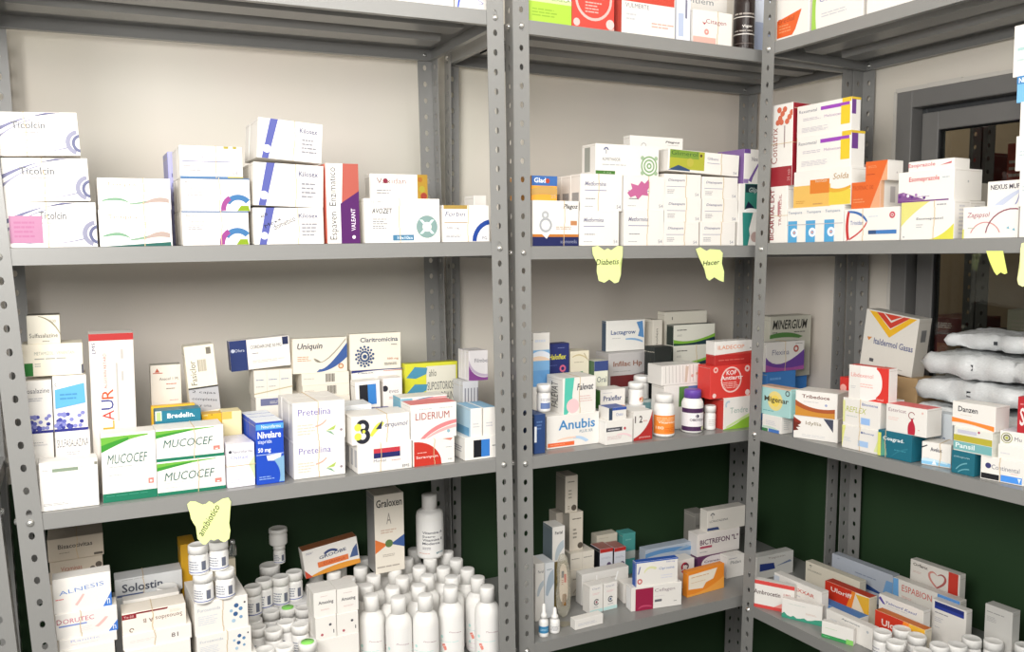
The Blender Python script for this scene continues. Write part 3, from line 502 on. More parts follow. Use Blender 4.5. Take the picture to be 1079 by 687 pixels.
('a3',-.7051,.09,.0,.0812,.0394,.1438,.0,.0,1,None,'#1f6f86',[('R',0,.8719,.14,1.0,'#d9e6da'),('R',.03,.8719,.12,.9872,'#b5c98c'),('T','Bredelin.',.26,.8975,.6,.0641,'#eef4f5',0,1,0)],[],[],[],{},'teal carton with bold white lettering, behind the green and white cartons'),
('a3',-.6251,.15,.0,.0559,.045,.2569,.0,.0785,1,None,'#e2dccb',[('T','Fasiclor',.12,.6961,.2,.1886,'#6a6458',90,0,0),('L',.4,.738,.7,.9476,1,'#c2baa8'),('L',.4,.738,.44,.9476,1,'#8a8478'),('R',.72,.9266,.88,.979,'#7d776c'),('R',0,.6646,1,.6777,'#3c3a38'),('R',0,.4865,1,.6646,'#b9babf'),('T','2 cajas',.1,.607,.8,.0472,'#26262b',-12,0,0),('T','completas',.08,.5493,.84,.0524,'#26262b',-12,0,0),('T','y una',.3,.5022,.4,.0419,'#26262b',-12,0,0)],[],[],[],{},'tall leaning cream carton with a silver handwritten strip at its foot'),
('a3',-.6199,.112,.0,.0372,.03,.127,.0,.0,1,None,'#d9a92c',[('E',.5,.9848,.0091,'#4e4a30',1),('R',.1,.9696,.3,.9924,'#efd98a')],[],[],[],{},'small yellow carton lying under the tall leaning cream carton'),
('a3',-.5826,.108,.0,.0368,.04,.1292,.0,.0,1,None,'#e6d9a8',[('R',.0,.8858,.5,1.0,'#e2c15e')],[],[],[],{},'pale yellow carton between the leaning cream carton and the blue cartons'),
('a3',-.7997,.0201,.0,.0889,.05,.1219,.02,.0,1,None,'w',[('R',0,0,1,.13,'#1d7a5d'),('P',[(.0,.74),(.079,.778),(.166,.813),(.262,.845),(.365,.872),(.477,.897),(.596,.918),(.724,.936),(.86,.95),(.86,.97),(.746,.97),(.634,.969),(.523,.969),(.415,.968),(.308,.966),(.204,.964),(.101,.962),(.0,.96)],'#74b944'),('P',[(.0,.74),(.056,.76),(.114,.78),(.173,.8),(.235,.82),(.298,.84),(.364,.86),(.431,.88),(.5,.9),(.5,.94),(.431,.93),(.364,.919),(.298,.907),(.235,.895),(.173,.882),(.114,.869),(.056,.855),(.0,.84)],'#3f9a34'),('T','MUCOCEF',.1,.56,.74,.14,'#3c6b62',0,0,1),('L',.12,.5,.65,.53,1,'#c2c6c4'),('L',.12,.38,.36,.41,1,'#c2c6c4'),('L',.06,.08,.9,.1,1,'#4aa085'),('R',.84,.22,.94,.3,'#d98a80'),('R',.87,.24,.91,.27,'#f4eee9')],[],[],[],{},'large white carton with a green swoosh and green base, alone left of the stacked pair'),
('a3',-.7101,.0209,.0,.1185,.06,.0624,.02,.0,1,.6,'w',[('R',0,0,1,.1,'#1d7a5d'),('P',[(.0,.74),(.079,.778),(.166,.813),(.262,.845),(.365,.872),(.477,.897),(.596,.918),(.724,.936),(.86,.95),(.86,.97),(.746,.97),(.634,.969),(.523,.969),(.415,.968),(.308,.966),(.204,.964),(.101,.962),(.0,.96)],'#74b944'),('P',[(.0,.74),(.056,.76),(.114,.78),(.173,.8),(.235,.82),(.298,.84),(.364,.86),(.431,.88),(.5,.9),(.5,.94),(.431,.93),(.364,.919),(.298,.907),(.235,.895),(.173,.882),(.114,.869),(.056,.855),(.0,.84)],'#3f9a34'),('T','MUCOCEF',.1,.42,.74,.25,'#3c6b62',0,0,1),('L',.12,.34,.65,.37,1,'#c2c6c4'),('L',.12,.2,.36,.24,1,'#c2c6c4'),('L',.06,.08,.9,.1,1,'#4aa085'),('R',.84,.22,.94,.35,'#d98a80'),('R',.87,.24,.91,.27,'#f4eee9')],[],[],[],{},'white carton with a green swoosh, lower of the stacked pair above the butterfly note'),
('a3',-.7101,.0239,.0624,.1174,.06,.0587,.02,.0,1,.56,'w',[('R',0,0,1,.1,'#1d7a5d'),('P',[(.0,.74),(.079,.778),(.166,.813),(.262,.845),(.365,.872),(.477,.897),(.596,.918),(.724,.936),(.86,.95),(.86,.97),(.746,.97),(.634,.969),(.523,.969),(.415,.968),(.308,.966),(.204,.964),(.101,.962),(.0,.96)],'#74b944'),('P',[(.0,.74),(.056,.76),(.114,.78),(.173,.8),(.235,.82),(.298,.84),(.364,.86),(.431,.88),(.5,.9),(.5,.94),(.431,.93),(.364,.919),(.298,.907),(.235,.895),(.173,.882),(.114,.869),(.056,.855),(.0,.84)],'#3f9a34'),('T','MUCOCEF',.1,.42,.74,.25,'#3c6b62',0,0,1),('L',.12,.34,.65,.37,1,'#c2c6c4'),('L',.12,.2,.36,.24,1,'#c2c6c4'),('L',.06,.08,.9,.1,1,'#4aa085'),('R',.84,.22,.94,.35,'#d98a80'),('R',.87,.24,.91,.27,'#f4eee9')],[],[],[],{},'white carton with a green swoosh, upper of the stacked pair above the butterfly note'),
('a3',-.5887,.019,.0,.0508,.0861,.0834,.05,.0,3,('h',.5),'#eceaf2',[('T','Neurofarma',.2,.78,.72,.07,'#5f5f6a',0,0,0),('E',.12,.82,.035,'#3e3e48',1),('T','Oystale',.14,.62,.62,.11,'#8a92cc',0,0,0),('R',.1,.56,.9,.575,'#c9cbe6'),('P',[(.78,.5),(1,.7),(1,.14),(.92,.3)],'#d7e4b4'),('L',.12,.1,.6,.2,2,'#d5d6e6')],[],[],[],{},'row of white cartons with pale violet lettering left of the blue cartons'),
('a3',-.5355,.0157,.0,.0523,.13,.1205,.05,.0,4,None,'#1e49b8',[('R',0,.88,1,.97,'#5aa6e4'),('T','Neurofarma',.2,.9,.7,.055,'#e8f0fa',0,0,0),('T','Nivelare',.06,.74,.84,.11,'#f2f5fc',0,1,0),('T','tiaprida',.06,.64,.5,.08,'#dfe8fa',0,0,0),('T','50 mg',.06,.5,.46,.09,'#f2f5fc',0,1,0),('R',0,.475,1,.485,'#b9cdf0'),('P',[(.36,.46),(.9,.48),(.86,.36),(.4,.38)],'#e2e8f2'),('P',[(.62,.38),(.695,.335),(.755,.29),(.8,.245),(.83,.2),(.845,.155),(.845,.11),(.83,.065),(.8,.02),(1.0,.02),(1.0,.066),(1.0,.114),(1.0,.163),(1.0,.215),(1.0,.268),(1.0,.324),(1.0,.381),(1.0,.44)],'#86b4d8'),('L',.08,.07,.66,.14,2,'#8fb0ea')],[],[],[],{'T':'#e6ecf4'},'row of royal blue cartons with white lettering at the front of the shelf'),
('a3',-.4638,.0233,.0,.1024,.12,.0733,.02,.0,4,.48,'w',[('T','Pretelina',.1,.66,.62,.17,'#7d74c0',0,0,0),('L',.08,.15,.42,.45,4,'#f0d3c4'),('P',[(.42,.38),(.452,.387),(.481,.396),(.509,.409),(.535,.425),(.559,.444),(.581,.466),(.602,.492),(.62,.52),(.64,.5),(.619,.467),(.596,.438),(.572,.412),(.545,.39),(.517,.372),(.486,.358),(.454,.347),(.42,.34)],'#f0b2a2'),('P',[(.62,.22),(.82,.36),(.78,.24)],'#b5cf63'),('P',[(.62,.22),(.8,.08),(.72,.2)],'#7fae8e'),('E',.92,.22,.035,'#9c8f96',1)],[],[],[],{},'white carton bundle with violet lettering and a green star mark, lower of the front pair'),
('a3',-.4635,.0263,.0733,.104,.12,.0768,.02,.0,4,.47,'w',[('T','Pretelina',.1,.66,.62,.17,'#7d74c0',0,0,0),('L',.08,.15,.42,.45,4,'#f0d3c4'),('P',[(.42,.38),(.452,.387),(.481,.396),(.509,.409),(.535,.425),(.559,.444),(.581,.466),(.602,.492),(.62,.52),(.64,.5),(.619,.467),(.596,.438),(.572,.412),(.545,.39),(.517,.372),(.486,.358),(.454,.347),(.42,.34)],'#f0b2a2'),('P',[(.62,.22),(.82,.36),(.78,.24)],'#b5cf63'),('P',[(.62,.22),(.8,.08),(.72,.2)],'#7fae8e'),('E',.92,.22,.035,'#9c8f96',1)],[],[],[],{},'white carton bundle with violet lettering and a green star mark, upper of the front pair'),
('a3',-.4995,.21,.0,.0972,.06,.1345,.0,.0,1,None,'#e4dfd6',[('R',.1,.8641,.8,.976,'#75799e'),('L',.3,.8881,.9,.9361,2,'#c8c8cc')],[],[],[],{},'white carton with a dark panel, under the three column carton bundle at the back'),
('a3',-.5014,.215,.1345,.0804,.06,.057,.0,.0,2,None,'#e0dace',[('R',.33,0,.335,1,'#bdb6aa'),('R',.66,0,.665,1,'#bdb6aa'),('L',.05,.6,.28,.68,1,'#8c98b4'),('L',.38,.6,.62,.68,1,'#8c98b4'),('L',.7,.6,.94,.68,1,'#8c98b4'),('L',.05,.35,.28,.42,1,'#b2b2b2'),('L',.38,.35,.62,.42,1,'#b2b2b2'),('P',[(0,.1),(1,.32),(1,.36),(0,.14)],'#c7bb98')],[],[],[],{},'banded bundle of three small beige cartons side by side, under the navy ended carton'),
('a3',-.5458,.218,.1915,.1237,.03,.064,.0,.0611,1,None,'#e6e1da',[('R',0,0,.28,1,'#27386f'),('T','Ofera',.08,.62,.16,.1,'#c9d0e2',0,0,0),('E',.05,.67,.06,'#c9d0e2',1),('T','CORDARONE 50 MG',.34,.68,.52,.11,'#4b4b55',0,0,0),('R',.88,.72,.98,.98,'#2a3358'),('L',.36,.5,.48,.55,1,'#7a7a84'),('L',.36,.2,.9,.3,2,'#cfcac4')],[],[],[],{'L':'#27386f'},'white carton with a navy left end, tilted on top of a beige bundle'),
('a3',-.4016,.2,.0,.1024,.06,.1275,.0,.0,1,None,'#ded8cc',[('R',.5,.9081,.517,.9885,'#6a645c'),('R',.522,.9081,.534,.9885,'#6a645c'),('R',.544,.9081,.556,.9885,'#6a645c'),('R',.566,.9081,.583,.9885,'#6a645c'),('R',.588,.9081,.6,.9885,'#6a645c'),('R',.61,.9081,.622,.9885,'#6a645c'),('R',.632,.9081,.649,.9885,'#6a645c'),('R',.654,.9081,.666,.9885,'#6a645c'),('R',.676,.9081,.688,.9885,'#6a645c'),('L',.04,.9426,.3,.9541,1,'#b9b2a8')],[],[],[],{},'thin white carton with a barcode, bottom of the three lying under the blue ribbon carton'),
('a3',-.4024,.203,.1275,.1034,.06,.026,.0,.0,1,None,'#ded8cc',[('R',.52,.2,.537,.9,'#6a645c'),('R',.542,.2,.554,.9,'#6a645c'),('R',.564,.2,.576,.9,'#6a645c'),('R',.586,.2,.603,.9,'#6a645c'),('R',.608,.2,.62,.9,'#6a645c'),('R',.63,.2,.642,.9,'#6a645c'),('R',.652,.2,.669,.9,'#6a645c'),('R',.674,.2,.686,.9,'#6a645c'),('R',.696,.2,.708,.9,'#6a645c'),('L',.04,.5,.3,.6,1,'#b9b2a8')],[],[],[],{},'thin white carton with a barcode, middle of the three lying under the blue ribbon carton'),
('a3',-.4033,.206,.1535,.1044,.06,.026,.0,.0,1,None,'#ded8cc',[('R',.5,.2,.517,.9,'#6a645c'),('R',.522,.2,.534,.9,'#6a645c'),('R',.544,.2,.556,.9,'#6a645c'),('R',.566,.2,.583,.9,'#6a645c'),('R',.588,.2,.6,.9,'#6a645c'),('R',.61,.2,.622,.9,'#6a645c'),('R',.632,.2,.649,.9,'#6a645c'),('R',.654,.2,.666,.9,'#6a645c'),('R',.676,.2,.688,.9,'#6a645c'),('L',.04,.5,.3,.6,1,'#b9b2a8')],[],[],[],{},'thin white carton with a barcode, top of the three lying under the blue ribbon carton'),
('a3',-.4204,.209,.1795,.1185,.025,.076,.0,.0,1,None,'#e3dccd',[('T','Uniquin',.08,.64,.46,.22,'#3f3f52',0,1,1),('L',.08,.34,.34,.5,3,'#cf9a80'),('P',[(.48,.1),(.519,.098),(.565,.124),(.619,.176),(.68,.255),(.749,.361),(.825,.494),(.909,.653),(1.0,.84),(1.0,.42),(.93,.322),(.859,.238),(.787,.167),(.715,.11),(.642,.067),(.569,.038),(.495,.022),(.42,.02)],'#3f5f9e'),('P',[(.4,.42),(.431,.336),(.474,.294),(.528,.293),(.595,.335),(.673,.418),(.764,.544),(.866,.711),(.98,.92),(.98,.97),(.859,.749),(.751,.572),(.655,.438),(.572,.348),(.503,.3),(.446,.297),(.401,.337),(.37,.42)],'#a9a294'),('E',.88,.16,.08,'#c27848',1),('E',.88,.16,.05,'#e9d6b8',1)],[],[],[],{},'beige carton with a blue ribbon curve and bold italic lettering, at the back centre'),
('a3',-.2923,.21,.0,.1177,.045,.1789,.0,.0,1,None,'#e6e2da',[('P',[(.0,.9657),(.125,.9728),(.25,.9787),(.375,.9833),(.5,.9864),(.625,.9883),(.75,.9887),(.875,.9878),(1.0,.9857),(1.0,1.0),(.875,1.0),(.75,1.0),(.625,1.0),(.5,1.0),(.375,1.0),(.25,1.0),(.125,1.0),(.0,1.0)],'#2b3577'),('P',[(.62,.9771),(.665,.9784),(.711,.9794),(.758,.9803),(.805,.9807),(.853,.981),(.901,.9808),(.95,.9805),(1.0,.98),(1.0,.9714),(.95,.972),(.901,.9725),(.853,.9727),(.805,.9728),(.758,.9727),(.711,.9725),(.665,.972),(.62,.9714)],'#c05a4a'),('T','Claxon',.12,.9542,.3,.0172,'#333a66',0,1,0)],[],[],[],{},'white carton with a navy wave top, under the carton with a blue sunburst'),
('a3',-.2943,.213,.1789,.1182,.022,.081,.0,.0,1,None,'#e5dfd0',[('T','Claritromicina',.2,.76,.74,.13,'#3d4a66',0,1,0),('E',.3564,.4115,.0306,'#3f5680',1),('E',.3888,.4659,.032,'#3f5680',1),('E',.4107,.5387,.0334,'#3f5680',1),('E',.3377,.4609,.0306,'#3f5680',1),('E',.3522,.5325,.032,'#3f5680',1),('E',.3524,.6135,.0334,'#3f5680',1),('E',.3075,.4922,.0306,'#3f5680',1),('E',.3014,.567,.032,'#3f5680',1),('E',.2797,.64,.0334,'#3f5680',1),('E',.2719,.4993,.0306,'#3f5680',1),('E',.2463,.5625,.032,'#3f5680',1),('E',.2071,.6131,.0334,'#3f5680',1),('E',.2379,.4809,.0306,'#3f5680',1),('E',.1978,.5198,.032,'#3f5680',1),('E',.1489,.538,.0334,'#3f5680',1),('E',.2123,.4404,.0306,'#3f5680',1),('E',.1657,.4474,.032,'#3f5680',1),('E',.1167,.4296,.0334,'#3f5680',1),('E',.2,.3861,.0306,'#3f5680',1),('E',.1562,.3598,.032,'#3f5680',1),('E',.1169,.3094,.0334,'#3f5680',1),('E',.2036,.3285,.0306,'#3f5680',1),('E',.1712,.2741,.032,'#3f5680',1),('E',.1493,.2013,.0334,'#3f5680',1),('E',.2223,.2791,.0306,'#3f5680',1),('E',.2078,.2075,.032,'#3f5680',1),('E',.2076,.1265,.0334,'#3f5680',1),('E',.2525,.2478,.0306,'#3f5680',1),('E',.2586,.173,.032,'#3f5680',1),('E',.2803,.1,.0334,'#3f5680',1),('E',.2881,.2407,.0306,'#3f5680',1),('E',.3137,.1775,.032,'#3f5680',1),('E',.3529,.1269,.0334,'#3f5680',1),('E',.3221,.2591,.0306,'#3f5680',1),('E',.3622,.2202,.032,'#3f5680',1),('E',.4111,.202,.0334,'#3f5680',1),('E',.3477,.2996,.0306,'#3f5680',1),('E',.3943,.2926,.032,'#3f5680',1),('E',.4433,.3104,.0334,'#3f5680',1),('E',.36,.3539,.0306,'#3f5680',1),('E',.4038,.3802,.032,'#3f5680',1),('E',.4431,.4306,.0334,'#3f5680',1),('E',.28,.37,.06,'#3f5680',1),('T','500 mg',.72,.24,.22,.07,'#c8765c',0,0,0),('L',.66,.1,.94,.18,2,'#8e8a84'),('L',.8,.66,.94,.7,1,'#888')],[],[],[],{},'beige carton with a blue sunburst emblem, topmost at the back centre'),
('a3',-.2926,.165,.0,.0559,.035,.16,.0,.0349,1,None,'w',[('R',.16,.6745,.5,.9546,'#23242c'),('R',.5,.6745,.84,.9546,'#3f86d0')],[],[],[],{},'white carton with a black and blue panel, leaning at the back under the sunburst carton'),
('a3',-.2329,.17,.0,.0442,.04,.1635,.0,.0,1,None,'#e9e4e0',[('E',.1,.8589,.0415,'#33323c',1),('T','eves',.3,.7925,.5,.0415,'#9a8f96',0,0,0),('L',.3,.7095,.9,.751,2,'#d8a49a'),('R',.5,.6265,.9,.668,'#cf8f98')],[],[],[],{},'white carton with pink print right of the leaning black and blue panel carton'),
('a3',-.171,.2,.028,.1287,.025,.1597,.0,.0,1,None,'#cfcf3a',[('R',.4,.06,.97,.95,'#e9e6d6'),('P',[(.02,.8),(.18,.95),(.42,.93),(.4,.84),(.2,.78)],'#4f95b4'),('P',[(.02,.57),(.18,.7),(.42,.69),(.4,.6),(.2,.54)],'#4f95b4'),('P',[(.02,.33),(.18,.46),(.42,.45),(.4,.36),(.2,.31)],'#4f95b4'),('P',[(.02,.1),(.18,.23),(.42,.22),(.4,.13),(.2,.07)],'#4f95b4'),('T','ahlo',.45,.8,.14,.1,'#55554c',0,0,0),('T','SUPOSITORIOS',.42,.6,.5,.12,'#4c5058',0,0,0),('T','SENOSIAIN',.52,.45,.4,.12,'#4c5058',0,0,0),('L',.55,.12,.9,.32,4,'#b5b29a')],[],[],[],{'T':'#a8a92c'},'yellow green carton with four blue suppository shapes'),
('a3',-.1672,.205,.0,.1222,.05,.027,.0,.0,1,None,'#d9d4ca',[('L',.1,.3,.6,.6,2,'#a9a49a')],[],[],[],{},'low white carton underneath the yellow green suppository carton'),
('a3',-.2262,.075,.038,.1054,.05,.0963,.0,.0,1,None,'w',[('R',0,.658,.25,.9829,'#8cc0d2'),('P',[(.05,.7948),(.115,.841),(.184,.881),(.259,.9142),(.338,.9408),(.421,.9614),(.509,.975),(.602,.9822),(.7,.9829),(.7,.9658),(.602,.9545),(.509,.9381),(.421,.9162),(.338,.8888),(.259,.8564),(.184,.8184),(.115,.775),(.05,.7264)],'#4d93ad'),('P',[(.2,.8974),(.3,.9196),(.4,.9381),(.5,.9528),(.6,.9641),(.7,.9716),(.8,.9757),(.9,.9761),(1.0,.9726),(1.0,.9453),(.9,.947),(.8,.9453),(.7,.9401),(.6,.9316),(.5,.9196),(.4,.9042),(.3,.8854),(.2,.8632)],'#e09a9c')],[],[],[],{'L':'#7fb8cc'},'white and pale blue carton just behind the red wave carton'),
('a3',-.2263,.08,.0,.1074,.05,.037,.0,.0,1,None,'#d8d8da',[('L',.1,.3,.6,.6,2,'#b5b5b8')],[],[],[],{},'low white carton hidden underneath the pale blue carton behind the red wave carton'),
('a3',-.3407,.0093,.0,.1153,.074,.0579,.02,.0,3,.42,'w',[('R',.29,.66,.78,.82,'#cf3f4c'),('R',.29,.48,.78,.66,'#2c2f6c'),('T','Movial',.29,.34,.22,.1,'#6a6a82',0,0,0),('T','EMS',.82,.06,.13,.1,'#4c4c56',0,0,0),('L',.62,.32,.8,.4,1,'#e2b4b4')],[('R',.2,.2,.8,.8,'#c8c8cc')],[],[],{},'white carton with a red and navy bar, beneath the black and yellow emblem carton'),
('a3',-.2218,.0133,.0,.0932,.058,.0546,.02,.0,1,.5,'w',[('P',[(.02,0),(.02,.95),(.119,.94),(.215,.908),(.307,.857),(.393,.788),(.47,.7),(.537,.598),(.592,.483),(.635,.357),(.664,.224),(.68,0)],'#cf3b2e'),('T','Seramycin',.07,.26,.52,.13,'#f6e6e2',0,0,0),('L',.1,.48,.4,.54,1,'#f0c4ba'),('L',.78,.6,.95,.66,1,'#bbb'),('T','MS',.84,.12,.1,.06,'#888',0,0,0),('P',[(.7,.98),(.96,.98),(.9,.88)],'#dd8a78')],[],[],[],{},'white carton with a red quarter circle, bottom row beneath the red wave carton'),
('a3',-.3507,.0121,.0579,.1226,.071,.0579,.02,.0,1,.6,'w',[('O',.18,.64,.24,.14,'#2b2d38',-100,150),('O',.18,.3,.27,.15,'#2b2d38',-150,110),('E',.1,.62,.13,'#e3ea57',1),('E',.1,.3,.13,'#e3ea57',1),('E',.2,.46,.06,'#e3ea57',1),('P',[(.3,.3),(.33,.427),(.361,.532),(.391,.617),(.422,.68),(.454,.722),(.486,.742),(.518,.742),(.55,.72),(.52,.6),(.5,.573),(.479,.541),(.457,.504),(.435,.462),(.412,.416),(.389,.366),(.365,.31),(.34,.25)],'#e3ea57'),('P',[(.4,.5),(.52,.8),(.5,.5)],'#3a3d5a'),('T','erquinol',.56,.5,.4,.22,'#5b5e86',0,0,1)],[],[],[],{},'white carton with a bold black and yellow numeral emblem at its left end'),
('a3',-.2254,.0163,.0546,.1027,.0561,.074,.02,.0,1,None,'w',[('T','LIDERIUM',.1,.56,.74,.2,'#b04a4e',0,0,0),('P',[(.2,.02),(.278,.122),(.362,.211),(.453,.289),(.55,.355),(.653,.409),(.762,.451),(.878,.482),(1.0,.5),(1.0,.4),(.891,.372),(.788,.339),(.691,.3),(.6,.255),(.516,.205),(.438,.149),(.366,.087),(.3,.02)],'#e88e92'),('P',[(.32,.02),(.392,.087),(.467,.146),(.547,.199),(.63,.245),(.717,.284),(.808,.316),(.902,.342),(1.0,.36),(1.0,.28),(.911,.258),(.825,.234),(.741,.206),(.66,.175),(.581,.141),(.505,.104),(.431,.063),(.36,.02)],'#f2bcbc'),('L',.18,.84,.5,.88,1,'#b9c4c8'),('L',.62,.84,.92,.88,1,'#c5c5c5'),('E',.82,.18,.05,'#9ac4d4',1)],[],[],[],{'T':'#e0787a'},'white carton with dark red lettering and a pink wave'),
('a3',-.3454,.085,.0,.0589,.06,.1258,.0,.0,1,None,'#dcdee0',[('R',.1,.9049,.9,.981,'#dfe2e4'),('L',.2,.8859,.9,.9429,3,'#c0c4c8')],[],[],[],{},'pale grey carton behind the black and yellow emblem carton'),
('a3',-.2745,.11,.0,.0477,.05,.1035,.0,.0,1,None,'#e4e4e8',[('R',0,.9776,1,.992,'#2f3a7c')],[],[],[],{'T':'#3a4588'},'small white carton with a navy top edge, behind the black and yellow emblem carton'),
('a3',-.1058,.0123,.0,.0769,.07,.0492,.02,.0,1,None,'w',[('R',.26,.1,.5,.86,'#1e1f25'),('R',.5,.1,.76,.86,'#3c83d6'),('L',.84,.5,1,.6,1,'#888')],[('L',.2,.3,.8,.6,3,'#9a9aa4')],[],[],{},'white carton with a black and blue panel on the bottom row beside the post'),
('a3',-.091,.0156,.0492,.027,.08,.0613,.02,.0,1,None,'w',[('L',.2,.3,.8,.5,2,'#d5d5d9')],[('R',.1,0,.9,.3,'#6ea6cc')],[],[],{'L':'#b5d2e4','T':'#86b9da'},'upright white carton with a blue top and side, left one of two beside the post'),
('a3',-.0606,.0162,.0492,.0308,.08,.0608,.02,.0,1,None,'w',[('L',.2,.3,.8,.5,2,'#d5d5d9')],[],[],[],{'T':'#86b9da'},'upright white carton with a blue top, right one of two, nearest the post'),
('a3',-.065,.115,.0,.0374,.06,.1524,.0,.0,3,None,'#c9c9cd',[('R',.1,.1,.18,.9,'#8b8b95'),('R',.3,.1,.38,.9,'#8b8b95'),('R',.5,.1,.58,.9,'#8b8b95'),('R',.7,.1,.78,.9,'#8b8b95'),('R',.9,.1,.98,.9,'#8b8b95')],[],[],[],{},'grey carton with dark stripes under the purple wave carton by the post'),
('a3',-.0496,.118,.1524,.0471,.06,.0683,.0,.0,3,None,'#d8d5d6',[('T','Filmbex',.3,.6,.8,.13,'#6f6f78',0,0,0),('P',[(.0,.5),(.081,.395),(.175,.306),(.281,.233),(.4,.175),(.531,.133),(.675,.106),(.831,.095),(1.0,.1),(1.0,.0),(.831,.0),(.675,.001),(.531,.003),(.4,.005),(.281,.008),(.175,.011),(.081,.015),(.0,.02)],'#8c4b94'),('P',[(.0,.7),(.059,.583),(.138,.481),(.234,.395),(.35,.325),(.484,.27),(.638,.231),(.809,.208),(1.0,.2),(1.0,.12),(.831,.122),(.675,.136),(.531,.164),(.4,.205),(.281,.259),(.175,.326),(.081,.407),(.0,.5)],'#c4b4ca')],[],[],[],{},'grey white carton bundle with a purple wave, half hidden behind the post'),
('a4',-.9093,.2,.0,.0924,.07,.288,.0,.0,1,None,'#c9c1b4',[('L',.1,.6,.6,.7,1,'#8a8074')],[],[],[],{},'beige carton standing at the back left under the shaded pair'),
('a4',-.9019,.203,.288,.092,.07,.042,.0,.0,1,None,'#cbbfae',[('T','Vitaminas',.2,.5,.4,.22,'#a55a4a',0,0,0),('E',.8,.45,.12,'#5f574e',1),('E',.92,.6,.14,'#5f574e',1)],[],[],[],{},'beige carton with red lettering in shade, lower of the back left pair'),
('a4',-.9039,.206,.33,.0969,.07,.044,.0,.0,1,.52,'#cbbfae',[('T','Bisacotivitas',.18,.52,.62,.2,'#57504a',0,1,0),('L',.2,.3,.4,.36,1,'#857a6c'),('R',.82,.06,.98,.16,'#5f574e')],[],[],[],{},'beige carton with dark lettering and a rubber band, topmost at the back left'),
('a4',-.8884,.035,.0,.0886,.04,.2227,.0,.0,1,None,'w',[('L',.1,.5,.6,.7,2,'#c9c9cc')],[],[],[],{},'white carton at the very bottom of the pink stripe stack'),
('a4',-.8885,.038,.2227,.0933,.04,.018,.0,.0,1,None,'w',[('T','Ranitic',.2,.6,.5,.25,'#b5b9d8',0,0,0),('L',.2,.3,.7,.4,1,'#d9c8c8')],[],[],[],{},'white carton in the pink stripe stack, directly below the lower blue triangle carton'),
('a4',-.8922,.041,.2407,.0995,.04,.0468,.0,.0,1,.4,'w',[('T','ORUTEC',.12,.6,.5,.18,'#c25a78',0,0,0),('T','D',.02,.6,.08,.2,'#b04060',0,0,0),('R',.05,.48,.5,.54,'#7d92cf'),('P',[(.62,.3),(.64,.327),(.661,.358),(.683,.392),(.705,.43),(.728,.472),(.751,.518),(.775,.567),(.8,.62),(.85,.6),(.828,.542),(.806,.489),(.784,.44),(.763,.395),(.741,.355),(.721,.319),(.7,.287),(.68,.26)],'#f0b6b2'),('P',[(.84,0),(1,0),(1,.42)],'#3f74c6'),('T','n',.92,.06,.05,.16,'#e9eefa',0,0,0),('L',.4,.2,.6,.4,3,'#ecd8d8')],[],[],[],{},'white carton with pink capital lettering and a blue corner triangle, second of its stack'),
('a4',-.8935,.044,.2874,.0932,.036,.0634,.0,.0,1,None,'w',[('T','ALNESIS',.1,.52,.78,.24,'#6b8ecb',6,0,0),('P',[(.36,.2),(.375,.226),(.391,.255),(.408,.286),(.425,.32),(.443,.356),(.461,.395),(.48,.436),(.5,.48),(.54,.46),(.52,.412),(.501,.366),(.483,.324),(.465,.285),(.448,.249),(.431,.216),(.415,.187),(.4,.16)],'#f0b6b2'),('P',[(.84,0),(1,0),(1,.42)],'#3f74c6'),('T','n',.92,.06,.05,.16,'#e9eefa',0,0,0),('L',.04,.38,.22,.44,1,'#d86a6a')],[],[],[],{},'white carton with blue capitals and a blue corner triangle, topping the left front stack'),
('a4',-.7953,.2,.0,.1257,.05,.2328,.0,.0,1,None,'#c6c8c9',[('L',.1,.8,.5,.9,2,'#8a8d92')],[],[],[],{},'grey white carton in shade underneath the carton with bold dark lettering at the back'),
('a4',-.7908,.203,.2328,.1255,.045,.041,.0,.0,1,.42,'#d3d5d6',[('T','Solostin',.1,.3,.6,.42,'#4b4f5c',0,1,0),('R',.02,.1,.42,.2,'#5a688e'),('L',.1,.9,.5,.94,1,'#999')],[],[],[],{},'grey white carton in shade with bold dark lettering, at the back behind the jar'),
('a4',-.7839,.045,.0,.1139,.0764,.194,.0,.0,1,None,'w',[('L',.1,.5,.6,.7,2,'#c9c9cc')],[],[],[],{},'white carton under the upside down lettering stack, lowest one'),
('a4',-.7859,.048,.194,.119,.0734,.0283,.0,.0,1,.46,'w',[('T','81',.7,.3,.1,.3,'#5a4a4a',0,0,0),('L',.1,.4,.5,.6,2,'#dcd4d0')],[],[],[],{},'white carton directly below the carton with upside down lettering'),
('a4',-.7853,.051,.2222,.1104,.05,.0404,.0,.0,1,.47,'#f0e8dc',[('T','Senosidos A B',.32,.42,.62,.2,'#6d4b4a',180,0,0),('R',.0,.72,.22,.96,'#8c2530'),('T','Tx-20',.03,.78,.15,.1,'#e9c4c0',0,0,0),('P',[(.22,.9),(.7,.9),(.72,.98),(.22,.98)],'#7c2a2e'),('O',.14,.18,.1,.04,'#7a6a62',0,300),('L',.74,.7,.95,.84,3,'#d8cbbd')],[],[],[],{},'cream carton lying upside down with dark red bands, beside the pink lettering carton'),
('a4',-.7804,.122,.0,.101,.025,.2597,.0,.0,1,None,'w',[('R',.05,.9,.12,.97,'#5aa0c0'),('R',.2,.9,.26,.97,'#8ab6cc')],[],[],[],{},'white carton with small blue squares, standing behind the upside down carton'),
('a4',-.749,.15,.0,.0805,.045,.1962,.0,.0,1,None,'#d5d5d5',[('L',.1,.5,.6,.7,2,'#aaa')],[],[],[],{},'white carton hidden beneath the shaded pill jar behind the upside down carton'),
